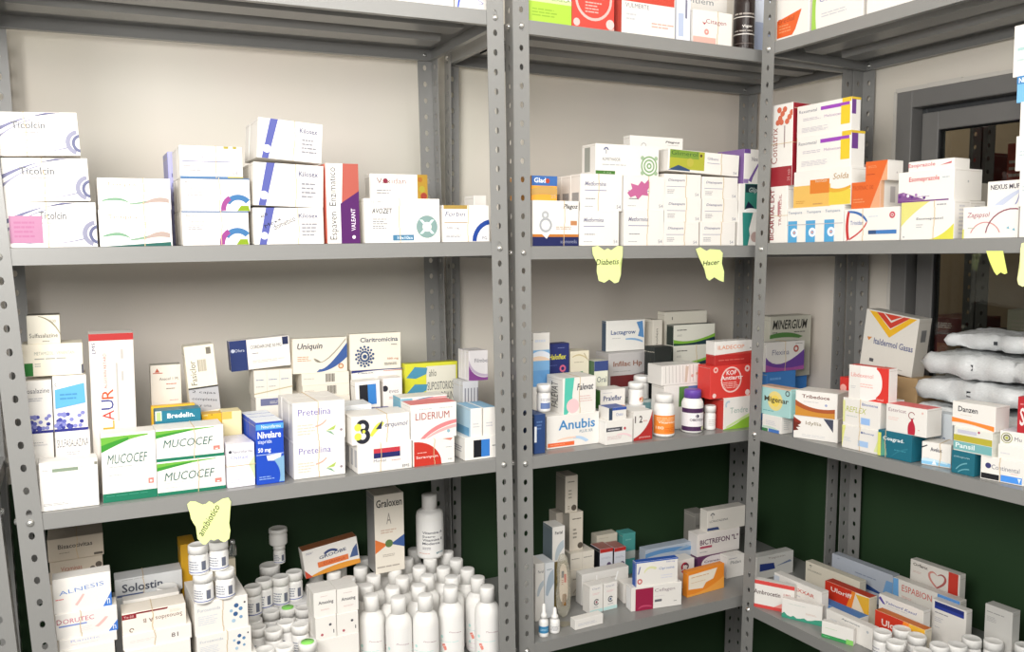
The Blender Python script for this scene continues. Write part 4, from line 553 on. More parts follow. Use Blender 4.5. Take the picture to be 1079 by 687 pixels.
('a4',-.656,.04,.0,.1071,.13,.1419,.03,.0,1,None,'w',[('E',.78,.72,.07,'#3a5f8c',1),('E',.86,.6,.06,'#5a86b0',1),('E',.76,.46,.07,'#3a5f8c',1),('E',.68,.58,.05,'#9ab8cf',1),('E',.86,.34,.05,'#7aa0c0',1),('E',.72,.26,.06,'#a9c4d8',1),('E',.94,.78,.03,'#33343c',1),('T','Furosemida',.06,.72,.42,.1,'#b5bcc6',0,0,0),('L',.06,.3,.44,.6,5,'#d0d4da')],[],[],[],{},'white carton with blue dots, lowest under the four jars'),
('a4',-.6593,.0429,.1419,.1013,.13,.0523,.03,.0,2,.55,'w',[('E',.78,.72,.07,'#3a5f8c',1),('E',.86,.6,.06,'#5a86b0',1),('E',.76,.46,.07,'#3a5f8c',1),('E',.68,.58,.05,'#9ab8cf',1),('E',.86,.34,.05,'#7aa0c0',1),('E',.72,.26,.06,'#a9c4d8',1),('E',.94,.78,.03,'#33343c',1),('T','Furosemida',.06,.72,.42,.1,'#b5bcc6',0,0,0),('L',.06,.3,.44,.6,5,'#d0d4da')],[],[],[],{},'white carton with blue dots and a band, middle of the stack under the four jars'),
('a4',-.6607,.0459,.1942,.0989,.13,.064,.03,.0,2,.52,'w',[('E',.78,.72,.07,'#3a5f8c',1),('E',.86,.6,.06,'#5a86b0',1),('E',.76,.46,.07,'#3a5f8c',1),('E',.68,.58,.05,'#9ab8cf',1),('E',.86,.34,.05,'#7aa0c0',1),('E',.72,.26,.06,'#a9c4d8',1),('E',.94,.78,.03,'#33343c',1),('T','Furosemida',.06,.72,.42,.1,'#b5bcc6',0,0,0),('L',.06,.3,.44,.6,5,'#d0d4da')],[],[],[],{},'white carton with blue dots on which four pill jars stand'),
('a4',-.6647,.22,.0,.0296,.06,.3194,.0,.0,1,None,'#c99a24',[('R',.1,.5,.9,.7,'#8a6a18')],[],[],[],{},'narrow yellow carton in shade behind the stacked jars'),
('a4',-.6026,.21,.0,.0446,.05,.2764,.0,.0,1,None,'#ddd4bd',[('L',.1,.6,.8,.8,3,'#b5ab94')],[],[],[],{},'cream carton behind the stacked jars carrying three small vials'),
('a4',-.5396,.2622,.0,.1493,.1038,.128,.0,.0,2,None,'#dcdcdc',[('L',.1,.6,.5,.8,3,'#aaa')],[],[],[],{},'white cartons hidden beneath the rear pill jars left of the syrup bottles'),
('a4',-.5484,.045,.0,.1146,.125,.068,.0,.0,2,None,'#dcdcdc',[('L',.1,.6,.5,.8,3,'#aaa')],[],[],[],{},'white cartons beneath the front pill jars at the bottom of the shelf'),
('a4',-.4224,.085,.0,.0915,.065,.115,.0,.0,1,None,'w',[('L',.1,.4,.6,.6,2,'#999')],[],[],[],{},'white carton under the four small lettered cartons'),
('a4',-.4218,.088,.115,.0441,.062,.0479,.0,.0,2,None,'w',[('E',.7,.6,.06,'#55555c',1),('E',.3,.2,.06,'#b05a64',1),('R',.84,.2,.88,.36,'#55555c')],[],[],[],{},'small white carton with dark dots, lower left of the four'),
('a4',-.3765,.088,.115,.046,.062,.0465,.0,.0,2,None,'w',[('E',.7,.6,.06,'#55555c',1),('E',.3,.2,.06,'#b05a64',1),('R',.84,.2,.88,.36,'#55555c')],[],[],[],{},'small white carton with dark dots, lower right of the four'),
('a4',-.4235,.091,.1629,.048,.062,.0523,.0,.0,2,None,'w',[('T','Amoxing',.2,.46,.66,.18,'#4b4b52',0,1,0),('L',.3,.24,.8,.3,2,'#d4b4b0'),('L',.3,.8,.7,.84,1,'#c8a8a8')],[],[],[],{},'small white carton with dark lettering, upper left of the four'),
('a4',-.3743,.091,.1615,.0459,.062,.0522,.0,.0,2,None,'w',[('T','Amoxing',.2,.46,.66,.18,'#4b4b52',0,1,0),('L',.3,.24,.8,.3,2,'#d4b4b0'),('L',.3,.8,.7,.84,1,'#c8a8a8')],[],[],[],{},'small white carton with dark lettering, upper right of the four'),
('a4',-.4332,.025,.0,.0507,.05,.042,.0,.0,1,None,'w',[('R',.2,.4,.3,.6,'#44444c'),('L',.5,.3,.9,.6,3,'#666')],[],[],[],{},'small white carton with black marks at the lower picture edge, left one'),
('a4',-.3795,.022,.0,.044,.05,.042,.0,.0,1,None,'w',[('P',[(.2,.2),(.8,.7),(.82,.8),(.2,.3)],'#44444c')],[],[],[],{},'small white carton with black marks at the lower picture edge, right one'),
('a4',-.3933,.285,.172,.1296,.035,.066,.0,.1222,1,None,'w',[('T','GROOBE',.28,.52,.5,.22,'#39496b',4,1,0),('O',.5,.42,.4,.09,'#3a4a78',50,130),('R',.24,.26,.8,.46,'#e07a44'),('T','STARMINA',.34,.3,.4,.1,'#b8452c',0,0,0),('P',[(.06,.02),(.171,.083),(.284,.134),(.398,.171),(.515,.195),(.633,.206),(.754,.204),(.876,.188),(1.0,.16),(1.0,.0),(.875,.0),(.751,.0),(.628,.0),(.505,.0),(.383,.0),(.261,.0),(.14,.0),(.02,.0)],'#e39a3a'),('P',[(0,0),(.12,0),(.0,.3)],'#c9503a'),('P',[(.82,.3),(.98,.3),(.98,.75),(.9,.6)],'#4a5f8e'),('L',.06,.82,.2,.9,2,'#99a')],[],[],[],{'T':'#8e5a3a','B':'#c58a3c'},'orange and white carton with bold navy lettering, tilted on top of the bottle caps'),
('a4',-.2435,.235,.172,.0712,.06,.1863,.0,.0,1,None,'#e6dfd2',[('T','Graloxen',.06,.84,.88,.1,'#4a4640',0,1,0),('T','A',.4,.62,.16,.14,'#9a928a',0,0,0),('L',.2,.5,.8,.56,2,'#c9ae9a'),('P',[(0,.26),(0,.44),(.42,.36)],'#d9763c'),('P',[(1.0,.3),(1.0,.46),(.52,.36)],'#3d5a94'),('E',.47,.37,.05,'#5e7a46',1),('L',.25,.2,.7,.24,2,'#b0a69c'),('L',.05,.06,.9,.1,1,'#b0a69c')],[],[],[],{'L':'#8f8f8f'},'cream carton with orange and blue pointed wedges, standing upright on the bottle caps'),
('b1',.0351,.012,.0,.1077,.09,.12,.0,.0,1,None,'w',[('R',0,.0,1,.36,'#b8e04a'),('R',0,.36,1,.44,'#d9ecaa'),('T','ELIXIR BI CLASICA',.06,.41,.9,.06,'#6f8a5a',0,0,0),('L',.1,.1,.8,.26,3,'#98c23a'),('T','Elixir',.1,.6,.7,.16,'#8aa0a8',0,0,0)],[],[],[],{},'white carton with a lime green lower half on the top shelf against the post'),
('b1',.1452,.012,.0,.1085,.07,.12,.0,.0,1,None,'#e2483d',[('O',.5,.55,.4,.05,'#f3c8c2',0,360),('T','KOF',.38,.7,.24,.14,'#f8ece9',0,1,0),('T','Antiartr',.24,.55,.54,.13,'#f8ece9',0,1,0),('L',.3,.28,.7,.5,4,'#f0b8b0'),('E',.9,.12,.09,'#f4dad6',1),('E',.1,.1,.07,'#f2cfca',1),('O',.88,.86,.1,.06,'#f3cfca',0,360),('O',.12,.88,.09,.05,'#f0b8b0',0,360),('P',[(.8,.0),(1,.0),(1,.06)],'#f0b8b0')],[],[],[],{},'red carton with a white circle emblem on the top shelf'),
('b1',.274,.012,.0,.1477,.07,.098,.0,.0,1,None,'w',[('R',.0,.74,.98,.98,'#e0513f'),('T','Gel Bucal',.06,.84,.3,.06,'#f7dcd6',0,0,0),('T','VULMERTE',.06,.6,.44,.1,'#8a8a92',0,0,0),('L',.08,.3,.3,.5,2,'#d9d9de'),('L',.55,.2,.98,.34,2,'#f0b9ae')],[],[],[],{'L':'#c9574a'},'white carton with a wide red band on the top shelf'),
('b1',.4287,.014,.0,.0386,.1,.105,.0,.0,1,None,'#e8ecf6',[('R',.1,.1,.5,.6,'#c9d6f2'),('R',.6,.5,.75,.9,'#8a8aa0')],[],[],[],{},'narrow white and pale blue carton on the top shelf'),
('b1',.4743,.012,.0,.1172,.08,.0775,.0,.0,1,.62,'w',[('T','Citagen',.32,.58,.52,.17,'#b05a6a',0,0,0),('P',[(.22,.66),(.28,.56),(.34,.66),(.28,.62)],'#c03a4a'),('O',.34,.36,.09,.06,'#f0a8a0',0,360),('R',.0,.02,.58,.2,'#f6c4b8')],[('L',.3,.2,.6,.9,2,'#77777e')],[],[],{},'white carton with a red drop emblem on the top shelf beside the dark bottle'),
('b1',.5175,.12,.0,.1473,.08,.18,.0,.0,1,None,'w',[('L',.1,.799,.6,.933,3,'#c5c5ca'),('T','Ultiem',.1,.6984,.6,.0804,'#9aa0a8',0,0,0)],[],[],[],{},'tall white carton on the top shelf behind the red drop emblem carton'),
('b1',.7238,.08,.0,.05,.06,.15,.0,.0,1,None,'#dfe8fa',[('R',0,.1,1,.6,'#c2d2f5')],[],[],[],{},'pale blue and white carton on the top shelf right of the dark bottle'),
('a1',-.1002,.015,.0,.0698,.1,.12,.0,.0,1,None,'w',[('P',[(.1,.02),(.152,.137),(.206,.249),(.264,.355),(.325,.455),(.389,.55),(.456,.639),(.527,.722),(.6,.8),(.5,.95),(.427,.859),(.359,.761),(.296,.655),(.238,.542),(.184,.423),(.134,.296),(.09,.161),(.05,.02)],'#4a63d8'),('T','S',.7,.1,.2,.1,'#b5b5dc',0,0,0)],[],[],[],{},'white carton with a blue curve on the top left shelf, at the post'),
('a1',-.2687,.015,.0,.1643,.1,.12,.0,.0,1,None,'w',[('L',.1,.5,.7,.8,3,'#c5c5cc')],[],[],[],{},'white carton on the highest shelf of the left rack, left of the blue curve carton'),
('b2',.0484,.012,.0,.1173,.14,.0999,.0,.0,1,.68,'w',[('R',0,0,1,.2,'#27306f'),('R',0,.2,1,.26,'#ee9440'),('T','Plagoz',.66,.8,.32,.13,'#4a4a54',0,1,1),('O',.28,.46,.16,.05,'#d4d8de',0,360),('O',.27,.68,.09,.05,'#dfe2e6',0,360),('R',.82,.46,.96,.56,'#f0a870'),('L',.5,.36,.96,.44,2,'#f0cbb0'),('T','asomonedis',.6,.06,.36,.08,'#b9bfe0',0,0,0),('P',[(.2,.26),(.3,.16),(.36,.26)],'#f2efe9')],[],[],[],{},'white carton with a navy base and an orange stripe, at the left post'),
('b2',.0472,.015,.0999,.0642,.12,.0534,.0,.0,1,None,'#f0a43a',[('R',0,.6,1,1,'#4f86d8'),('T','Glad',.1,.72,.45,.2,'#eef2fa',0,1,0),('E',.62,.8,.1,'#e05a3a',1),('P',[(.0,.45),(.125,.505),(.25,.547),(.375,.574),(.5,.587),(.625,.587),(.75,.572),(.875,.543),(1.0,.5),(1.0,.2),(.875,.222),(.75,.238),(.625,.247),(.5,.25),(.375,.247),(.25,.238),(.125,.222),(.0,.2)],'#f4c372'),('T','25',.75,.1,.2,.14,'#e9d9c0',0,0,0)],[],[],[],{},'small orange carton with a blue sky top and white lettering, on the navy based carton'),
('b2',.1694,.014,.0,.1059,.13,.0793,.0,.0,1,None,'w',[('T','Metformina',.1,.68,.5,.12,'#a6a8c4',0,1,1),('R',.1,.55,.62,.57,'#9a9cd0'),('L',.12,.3,.4,.36,1,'#b5b5bf'),('L',.1,.1,.36,.14,1,'#cfcfd6'),('T','54',.86,.07,.1,.1,'#a3a5bb',0,0,0)],[],[],[],{},'white carton with faint violet lettering, bottom left of the four larger ones'),
('b2',.2897,.014,.0,.1119,.13,.0834,.0,.0,1,.58,'w',[('T','Metformina',.1,.68,.5,.12,'#a6a8c4',0,1,1),('R',.1,.55,.62,.57,'#9a9cd0'),('L',.12,.3,.4,.36,1,'#b5b5bf'),('L',.1,.1,.36,.14,1,'#cfcfd6'),('T','54',.86,.07,.1,.1,'#a3a5bb',0,0,0)],[('R',.15,.12,.21,.5,'#8e8e94'),('R',.25,.12,.31,.5,'#8e8e94'),('R',.35,.12,.41,.5,'#8e8e94'),('R',.45,.12,.51,.5,'#8e8e94'),('R',.55,.12,.61,.5,'#8e8e94'),('R',.65,.12,.71,.5,'#8e8e94'),('R',.75,.12,.81,.5,'#8e8e94')],[],[],{},'white carton with faint violet lettering, bottom right of the four larger ones'),
('b2',.1729,.017,.0793,.1123,.13,.0826,.0,.0,3,.42,'w',[('T','Metformina',.1,.68,.5,.12,'#a6a8c4',0,1,1),('R',.1,.55,.62,.57,'#9a9cd0'),('L',.12,.3,.4,.36,1,'#b5b5bf'),('L',.1,.1,.36,.14,1,'#cfcfd6'),('T','54',.86,.07,.1,.1,'#a3a5bb',0,0,0)],[('R',.15,.12,.21,.5,'#8e8e94'),('R',.25,.12,.31,.5,'#8e8e94'),('R',.35,.12,.41,.5,'#8e8e94'),('R',.45,.12,.51,.5,'#8e8e94'),('R',.55,.12,.61,.5,'#8e8e94'),('R',.65,.12,.71,.5,'#8e8e94'),('R',.75,.12,.81,.5,'#8e8e94')],[],[],{},'white carton bundle with faint violet lettering, upper left of the four larger ones'),
('b2',.2891,.017,.0834,.1156,.13,.0782,.0,.0,1,.6,'w',[('T','',.1,.68,.5,.12,'#a6a8c4',0,1,1),('R',.1,.55,.62,.57,'#9a9cd0'),('L',.12,.3,.4,.36,1,'#b5b5bf'),('L',.1,.1,.36,.14,1,'#cfcfd6'),('T','54',.86,.07,.1,.1,'#a3a5bb',0,0,0),('P',[(.08,.5),(.2,.62),(.16,.78),(.34,.72),(.42,.86),(.5,.78),(.6,.92),(.62,.7),(.56,.56),(.6,.42),(.44,.44),(.34,.3),(.28,.42),(.16,.36)],'#f183bd'),('L',.14,.3,.36,.36,1,'#8f8f9a')],[('R',.15,.12,.21,.5,'#8e8e94'),('R',.25,.12,.31,.5,'#8e8e94'),('R',.35,.12,.41,.5,'#8e8e94'),('R',.45,.12,.51,.5,'#8e8e94'),('R',.55,.12,.61,.5,'#8e8e94'),('R',.65,.12,.71,.5,'#8e8e94'),('R',.75,.12,.81,.5,'#8e8e94')],[],[],{},'white carton with a bright pink splash shaped note'),
('b2',.403,.014,.0,.1032,.13,.0562,.0,.0,1,.58,'w',[('T','Diazepam',.1,.66,.45,.14,'#a6a8c4',0,1,1),('R',.06,.46,.56,.48,'#a3a5d0'),('L',.08,.16,.3,.36,3,'#d3d3da'),('T','54',.84,.08,.1,.13,'#b1b3c6',0,0,0)],[],[],[],{},'small white carton with a violet line, bottom of the left column of three'),
('b2',.4054,.017,.0562,.1089,.13,.0582,.0,.0,1,.58,'w',[('T','Diazepam',.1,.66,.45,.14,'#a6a8c4',0,1,1),('R',.06,.46,.56,.48,'#a3a5d0'),('L',.08,.16,.3,.36,3,'#d3d3da'),('T','54',.84,.08,.1,.13,'#b1b3c6',0,0,0)],[],[],[],{},'small white carton with a violet line, middle of the left column of three'),
('b2',.4057,.02,.1144,.1087,.13,.0558,.0,.0,1,.58,'w',[('T','Diazepam',.1,.66,.45,.14,'#a6a8c4',0,1,1),('R',.06,.46,.56,.48,'#a3a5d0'),('L',.08,.16,.3,.36,3,'#d3d3da'),('T','54',.84,.08,.1,.13,'#b1b3c6',0,0,0)],[],[],[],{},'small white carton with a violet line, top of the left column of three'),
('b2',.5119,.014,.0,.1082,.13,.0573,.0,.0,1,.58,'w',[('T','Diazepam',.1,.66,.45,.14,'#a6a8c4',0,1,1),('R',.06,.46,.56,.48,'#a3a5d0'),('L',.08,.16,.3,.36,3,'#d3d3da'),('T','54',.84,.08,.1,.13,'#b1b3c6',0,0,0)],[],[],[],{},'small white carton with a violet line, bottom of the right column of three'),
('b2',.5186,.017,.0573,.1098,.13,.0562,.0,.0,1,.58,'w',[('T','Diazepam',.1,.66,.45,.14,'#a6a8c4',0,1,1),('R',.06,.46,.56,.48,'#a3a5d0'),('L',.08,.16,.3,.36,3,'#d3d3da'),('T','54',.84,.08,.1,.13,'#b1b3c6',0,0,0)],[],[],[],{},'small white carton with a violet line, middle of the right column of three'),
('b2',.5188,.02,.1135,.1102,.13,.0537,.0,.0,1,.58,'w',[('T','Diazepam',.1,.66,.45,.14,'#a6a8c4',0,1,1),('R',.06,.46,.56,.48,'#a3a5d0'),('L',.08,.16,.3,.36,3,'#d3d3da'),('T','54',.84,.08,.1,.13,'#b1b3c6',0,0,0)],[],[],[],{},'small white carton with a violet line, top of the right column of three'),
('b2',.4168,.023,.1702,.2159,.0884,.052,.0,-.0349,1,.74,'w',[('R',.02,.12,.5,.98,'#d9dc4a'),('R',.02,.62,.42,.98,'#9cc24c'),('T','Glimerol',.04,.74,.36,.2,'#4a7a3e',0,0,0),('P',[(.0,.05),(.14,.3),(.3,.12),(.3,.05)],'#3f5f8e'),('E',.45,.8,.07,'#6f5a30',1),('E',.3,.45,.2,'#e8e05c',1),('T','Glibenc',.54,.66,.16,.12,'#a6a8c4',0,0,0),('R',.54,.5,.72,.52,'#a3a5d0'),('T','54',.92,.08,.05,.13,'#b1b3c6',0,0,0)],[],[],[],{},'white carton bundle with a yellow green leafy end, tilted atop the small cartons'),
('b2',.2139,.02,.1619,.1746,.06,.0695,.0,.0,1,None,'w',[('O',.16,.8,.1,.05,'#7a86b0',0,180),('R',.155,.68,.165,.82,'#7a86b0'),('T','ALMETHASOR',.1,.46,.28,.1,'#6b7280',0,0,0),('L',.1,.3,.5,.36,1,'#d4d4da'),('R',.0,.02,.3,.13,'#5c9a44'),('T','5 mg',.12,.04,.12,.06,'#d9ecc9',0,0,0),('O',.84,.34,.33,.05,'#a6d69a',0,360),('O',.84,.34,.22,.05,'#a6d69a',0,360),('O',.84,.34,.1,.05,'#a6d69a',0,360),('E',.95,.6,.07,'#c9e8c0',1),('E',.73,.1,.07,'#c9e8c0',1),('E',.95,.1,.07,'#c9e8c0',1),('E',.73,.6,.07,'#c9e8c0',1)],[('R',.2,.1,.6,.9,'#c5c9c0')],[],[],{},'white carton with an umbrella emblem and a green flower pattern, on the larger white cartons'),
('b2',.3691,.112,.1707,.1592,.03,.0968,.0,.0,1,None,'w',[('T','Plagoz',.66,.8435,.28,.0659,'#3f3f4a',0,1,1),('L',.7,.794,.92,.8105,1,'#b5b5ba'),('O',.25,.7529,.0824,.0247,'#e4e4e8',0,360),('R',.93,.6087,1,.7117,'#36426f')],[],[],[],{},'white carton with bold italic lettering, at the back behind the umbrella emblem carton'),
('b2',.6292,.014,.0,.075,.12,.0819,.0,.0,1,None,'w',[('P',[(.22,0),(.16,1),(.62,1),(.46,.5),(.5,.3),(.42,0)],'#3fa79c'),('E',.72,.26,.16,'#f0cfc8',1),('T','MB',.85,.4,.14,.08,'#55656a',0,0,0)],[],[],[],{},'white carton with a teal band, bottom of the column beside the right post'),
('b2',.6321,.017,.0819,.0584,.12,.0714,.0,.0,1,None,'w',[('R',.3,.1,1,1,'#3f9c8a'),('R',.34,.7,1,.98,'#24404a'),('T','Glip',.52,.66,.46,.22,'#d9ece6',0,1,1),('P',[(.3,.1),(.5,.4),(.8,.2),(.9,.1)],'#1d2a48'),('P',[(.3,.1),(.377,.122),(.456,.139),(.539,.15),(.625,.155),(.714,.155),(.806,.149),(.902,.137),(1.0,.12),(1.0,.02),(.902,.02),(.806,.02),(.714,.02),(.625,.02),(.539,.02),(.456,.02),(.377,.02),(.3,.02)],'#eef0ee')],[],[],[],{},'white and sea green carton with a navy peak, mid column beside the right post'),
('b2',.6474,.02,.1533,.0492,.1,.0857,.0,.0,1,None,'w',[('R',.0,.88,.4,1,'#8a62b8'),('T','Nox',.5,.66,.4,.12,'#77708a',0,0,0),('P',[(.3,.1),(.9,.6),(1,.58),(.6,.2),(.5,.05)],'#9a78c8'),('R',.0,.02,.3,.14,'#b79ad6')],[('R',0,0,1,1,'#b08ad2')],[],[],{},'white and purple carton, top of the column beside the right post'),
('b3',.1134,.13,.0,.045,.03,.2614,.0,.0,1,None,'w',[('R',0,.6534,1,.8416,'#7fb2df'),('R',0,.7425,1,.7921,'#f2d7be'),('R',0,.5049,1,.6534,'#6aa2d8'),('P',[(.0,.8119),(.125,.8228),(.25,.8297),(.375,.8336),(.5,.8341),(.625,.8312),(.75,.8247),(.875,.8153),(1.0,.802),(1.0,.7525),(.875,.7638),(.75,.7728),(.625,.7792),(.5,.7831),(.375,.7851),(.25,.7851),(.125,.7822),(.0,.7772)],'#e9eef6'),('L',.1,.901,.8,.9505,1,'#d5dbe6')],[],[],[],{},'tall white and sky blue striped carton beside the left post'),
('b3',.1698,.17,.138,.0663,.03,.0894,.0,.0,1,None,'#2a3470',[('T','Haloflex',.12,.56,.74,.15,'#e4df4e',0,1,1),('L',.14,.38,.6,.42,1,'#5a66a8'),('O',.72,.3,.1,.05,'#d86a8a',0,360),('E',.9,.1,.06,'#8fa8d8',1),('L',.5,.86,.9,.9,1,'#7a86b8')],[],[],[],{},'navy carton with bold yellow lettering'),
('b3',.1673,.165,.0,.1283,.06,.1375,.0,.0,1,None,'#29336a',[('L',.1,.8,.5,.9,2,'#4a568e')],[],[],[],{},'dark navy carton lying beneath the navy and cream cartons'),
('b3',.2411,.172,.1375,.054,.05,.068,.0,.0,1,None,'#e3dcc6',[('L',.2,.55,.8,.62,1,'#b9b099'),('P',[(.2,.12),(.7,.14),(.66,.24),(.3,.22)],'#5a8a6a'),('P',[(.1,.8),(.2,.842),(.3,.869),(.4,.88),(.5,.875),(.6,.855),(.7,.819),(.8,.767),(.9,.7),(.9,.66),(.8,.723),(.7,.771),(.6,.805),(.5,.825),(.4,.83),(.3,.821),(.2,.798),(.1,.76)],'#c9b98e'),('P',[(.7,.9),(.95,.6),(.95,.64),(.74,.92)],'#b5a88a')],[],[],[],{},'cream carton with a small green emblem, right of the navy carton with yellow lettering'),
('b3',.2973,.15,.0,.0408,.035,.1798,.0,.0,1,None,'#dedfce',[('R',0,.86,1,1,'#3a4a80'),('R',0,.02,1,.1,'#3f4f8a'),('T','Oral',.2,.7,.7,.08,'#55606a',0,0,0),('E',.3,.4,.06,'#7aa85a',1),('E',.6,.3,.07,'#8fb85a',1),('E',.45,.24,.06,'#b5c96a',1),('E',.7,.45,.04,'#7aa85a',1)],[('R',0,0,1,1,'#4a6a4a')],[],[],{},'small upright carton with a navy top and green spots'),
('b3',.3954,.25,.1865,.1234,.022,.0822,.0,.0,1,None,'#e6e5e0',[('T','Lactagrow',.12,.5,.64,.18,'#3a5688',0,1,0),('P',[(.78,.92),(.94,.96),(.98,.4),(.82,.46),(.86,.66)],'#5a8cc0'),('P',[(.5,.4),(.562,.407),(.622,.409),(.68,.405),(.738,.395),(.793,.38),(.847,.359),(.899,.332),(.95,.3),(.95,.24),(.899,.268),(.847,.292),(.793,.313),(.738,.33),(.68,.343),(.622,.353),(.562,.358),(.5,.36)],'#86aed4'),('L',.15,.4,.45,.44,1,'#b5b5b5')],[],[],[],{'L':'#4a5a6e'},'white carton with blue lettering and a blue splash, standing on the grey and maroon carton'),
('b3',.385,.22,.0,.1456,.065,.1855,.0,.0,1,None,'#bfbcbb',[('R',.04,.5126,.98,.6783,'#6a2a2c'),('T','Infilac Hp',.1,.7855,.62,.0975,'#8a5a44',0,1,0),('L',.1,.727,.6,.7465,1,'#9a9796'),('T','nesto',.84,.766,.13,.0439,'#4a4a54',0,0,0),('P',[(.5,.6783),(.98,.6783),(.98,.7563),(.8,.7173)],'#8a8686')],[],[],[],{},'grey carton with a maroon lower third, under the blue splash carton'),
('b3',.5529,.26,.1408,.0318,.05,.1236,.0,.0,1,None,'#ddd8cc',[('T','Lipolen',.3,.3,.3,.5,'#5a5248',90,0,0)],[],[],[],{},'narrow cream carton with vertical dark lettering at the back'),
('b3',.6077,.28,.1408,.1468,.035,.1414,.0,.0,1,None,'#ddd9cc',[('T','l',.16,.84,.02,.06,'#6a6a6a',0,0,0),('L',.1,.6,.5,.7,1,'#b9b5a8')],[],[],[],{},'large cream carton at the back behind the green wave cartons'),
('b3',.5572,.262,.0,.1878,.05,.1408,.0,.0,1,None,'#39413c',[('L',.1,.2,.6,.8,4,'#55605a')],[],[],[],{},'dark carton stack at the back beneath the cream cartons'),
('b3',.5821,.205,.1396,.1388,.032,.057,.0,.0,1,.56,'#dcdcd0',[('R',.0,.0,1,.16,'#2a4a38'),('P',[(.0,.3),(.103,.242),(.213,.209),(.328,.2),(.45,.215),(.578,.255),(.712,.319),(.853,.407),(1.0,.52),(1.0,.3),(.853,.232),(.712,.176),(.578,.134),(.45,.105),(.328,.089),(.213,.086),(.103,.097),(.0,.12)],'#7db13f'),('P',[(.3,.06),(.377,.078),(.456,.101),(.539,.13),(.625,.165),(.714,.205),(.806,.251),(.902,.303),(1.0,.36),(1.0,.0),(.902,.0),(.806,.0),(.714,.0),(.625,.0),(.539,.0),(.456,.0),(.377,.0),(.3,.0)],'#223a44'),('L',.08,.7,.36,.8,1,'#6a6a66'),('L',.08,.44,.2,.54,2,'#a5a59c')],[],[],[],{'L':'#26332e'},'cream carton with a green and dark wave, lower of two'),
('b3',.584,.208,.1966,.141,.032,.0564,.0,.0,1,None,'#dcdcd0',[('R',.0,.0,1,.16,'#2a4a38'),('P',[(.0,.3),(.103,.242),(.213,.209),(.328,.2),(.45,.215),(.578,.255),(.712,.319),(.853,.407),(1.0,.52),(1.0,.3),(.853,.232),(.712,.176),(.578,.134),(.45,.105),(.328,.089),(.213,.086),(.103,.097),(.0,.12)],'#7db13f'),('P',[(.3,.06),(.377,.078),(.456,.101),(.539,.13),(.625,.165),(.714,.205),(.806,.251),(.902,.303),(1.0,.36),(1.0,.0),(.902,.0),(.806,.0),(.714,.0),(.625,.0),(.539,.0),(.456,.0),(.377,.0),(.3,.0)],'#223a44'),('L',.08,.7,.36,.8,1,'#6a6a66'),('L',.08,.44,.2,.54,2,'#a5a59c')],[],[],[],{'L':'#26332e','T':'#33403a'},'cream carton with a green and dark wave, upper of two'),
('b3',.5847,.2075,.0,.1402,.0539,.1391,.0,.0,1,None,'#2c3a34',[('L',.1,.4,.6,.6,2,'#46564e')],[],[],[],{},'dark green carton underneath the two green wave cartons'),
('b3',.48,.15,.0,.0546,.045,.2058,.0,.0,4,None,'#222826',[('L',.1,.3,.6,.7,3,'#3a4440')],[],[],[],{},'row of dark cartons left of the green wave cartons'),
('b3',.4561,.085,.1155,.12,.06,.0508,.0,.0,1,None,'w',[('P',[(.09,.96),(.105,.96),(.12,.1),(.105,.1)],'#c2bdb8'),('P',[(.18,.96),(.195,.96),(.21,.1),(.195,.1)],'#c2bdb8'),('P',[(.27,.96),(.285,.96),(.3,.1),(.285,.1)],'#c2bdb8'),('P',[(.36,.96),(.375,.96),(.39,.1),(.375,.1)],'#c2bdb8'),('P',[(.45,.96),(.465,.96),(.48,.1),(.465,.1)],'#c2bdb8'),('P',[(.54,.96),(.555,.96),(.57,.1),(.555,.1)],'#c2bdb8'),('P',[(.63,.96),(.645,.96),(.66,.1),(.645,.1)],'#c2bdb8'),('P',[(.72,.96),(.735,.96),(.75,.1),(.735,.1)],'#c2bdb8'),('P',[(.81,.96),(.825,.96),(.84,.1),(.825,.1)],'#c2bdb8'),('P',[(.62,.9),(.7,.9),(.66,.1),(.6,.1)],'#cfbfae'),('E',.8,.4,.08,'#d8a8a0',1),('E',.92,.5,.07,'#d8b8a0',1)],[],[],[],{},'white bundle of thin folded cartons with slanting edges, in front of the green wave cartons'),
('b3',.4664,.086,.0,.1144,.055,.115,.0,.0,1,None,'w',[('R',.4,.5,.66,.95,'#5a8a4a'),('R',.66,.5,1,.95,'#5a74b0')],[],[],[],{},'white carton with green and blue patches beneath the folded white bundle'),
('b3',.103,.0418,.0,.1435,.085,.0768,.02,.0,1,None,'w',[('T','Anubis',.22,.54,.7,.3,'#3f86c0',0,1,0),('T','PLUS XR',.62,.4,.26,.09,'#8a9aa8',0,1,0),('R',.02,.05,.52,.17,'#e66a3c'),('L',.06,.09,.4,.13,1,'#f0a888'),('P',[(.5,.3),(.535,.311),(.571,.312),(.608,.306),(.645,.29),(.683,.266),(.721,.232),(.76,.191),(.8,.14),(.74,.1),(.71,.137),(.68,.169),(.65,.195),(.62,.215),(.59,.23),(.56,.239),(.53,.242),(.5,.24)],'#b5cfea'),('P',[(.2,.26),(.249,.278),(.297,.292),(.343,.303),(.388,.31),(.43,.313),(.472,.312),(.512,.308),(.55,.3),(.55,.26),(.512,.264),(.472,.265),(.43,.264),(.388,.26),(.343,.254),(.297,.245),(.249,.234),(.2,.22)],'#f3cdb8')],[],[],[],{},'large white carton with big blue lettering and an orange bar'),
('b3',.0568,.0154,.0,.0284,.07,.0903,.02,.0,1,None,'#2d4677',[('L',.2,.6,.8,.85,3,'#5a78a8'),('R',.0,.3,.2,.7,'#e4e8ee')],[],[],[],{},'narrow blue carton at the front beside the left post'),
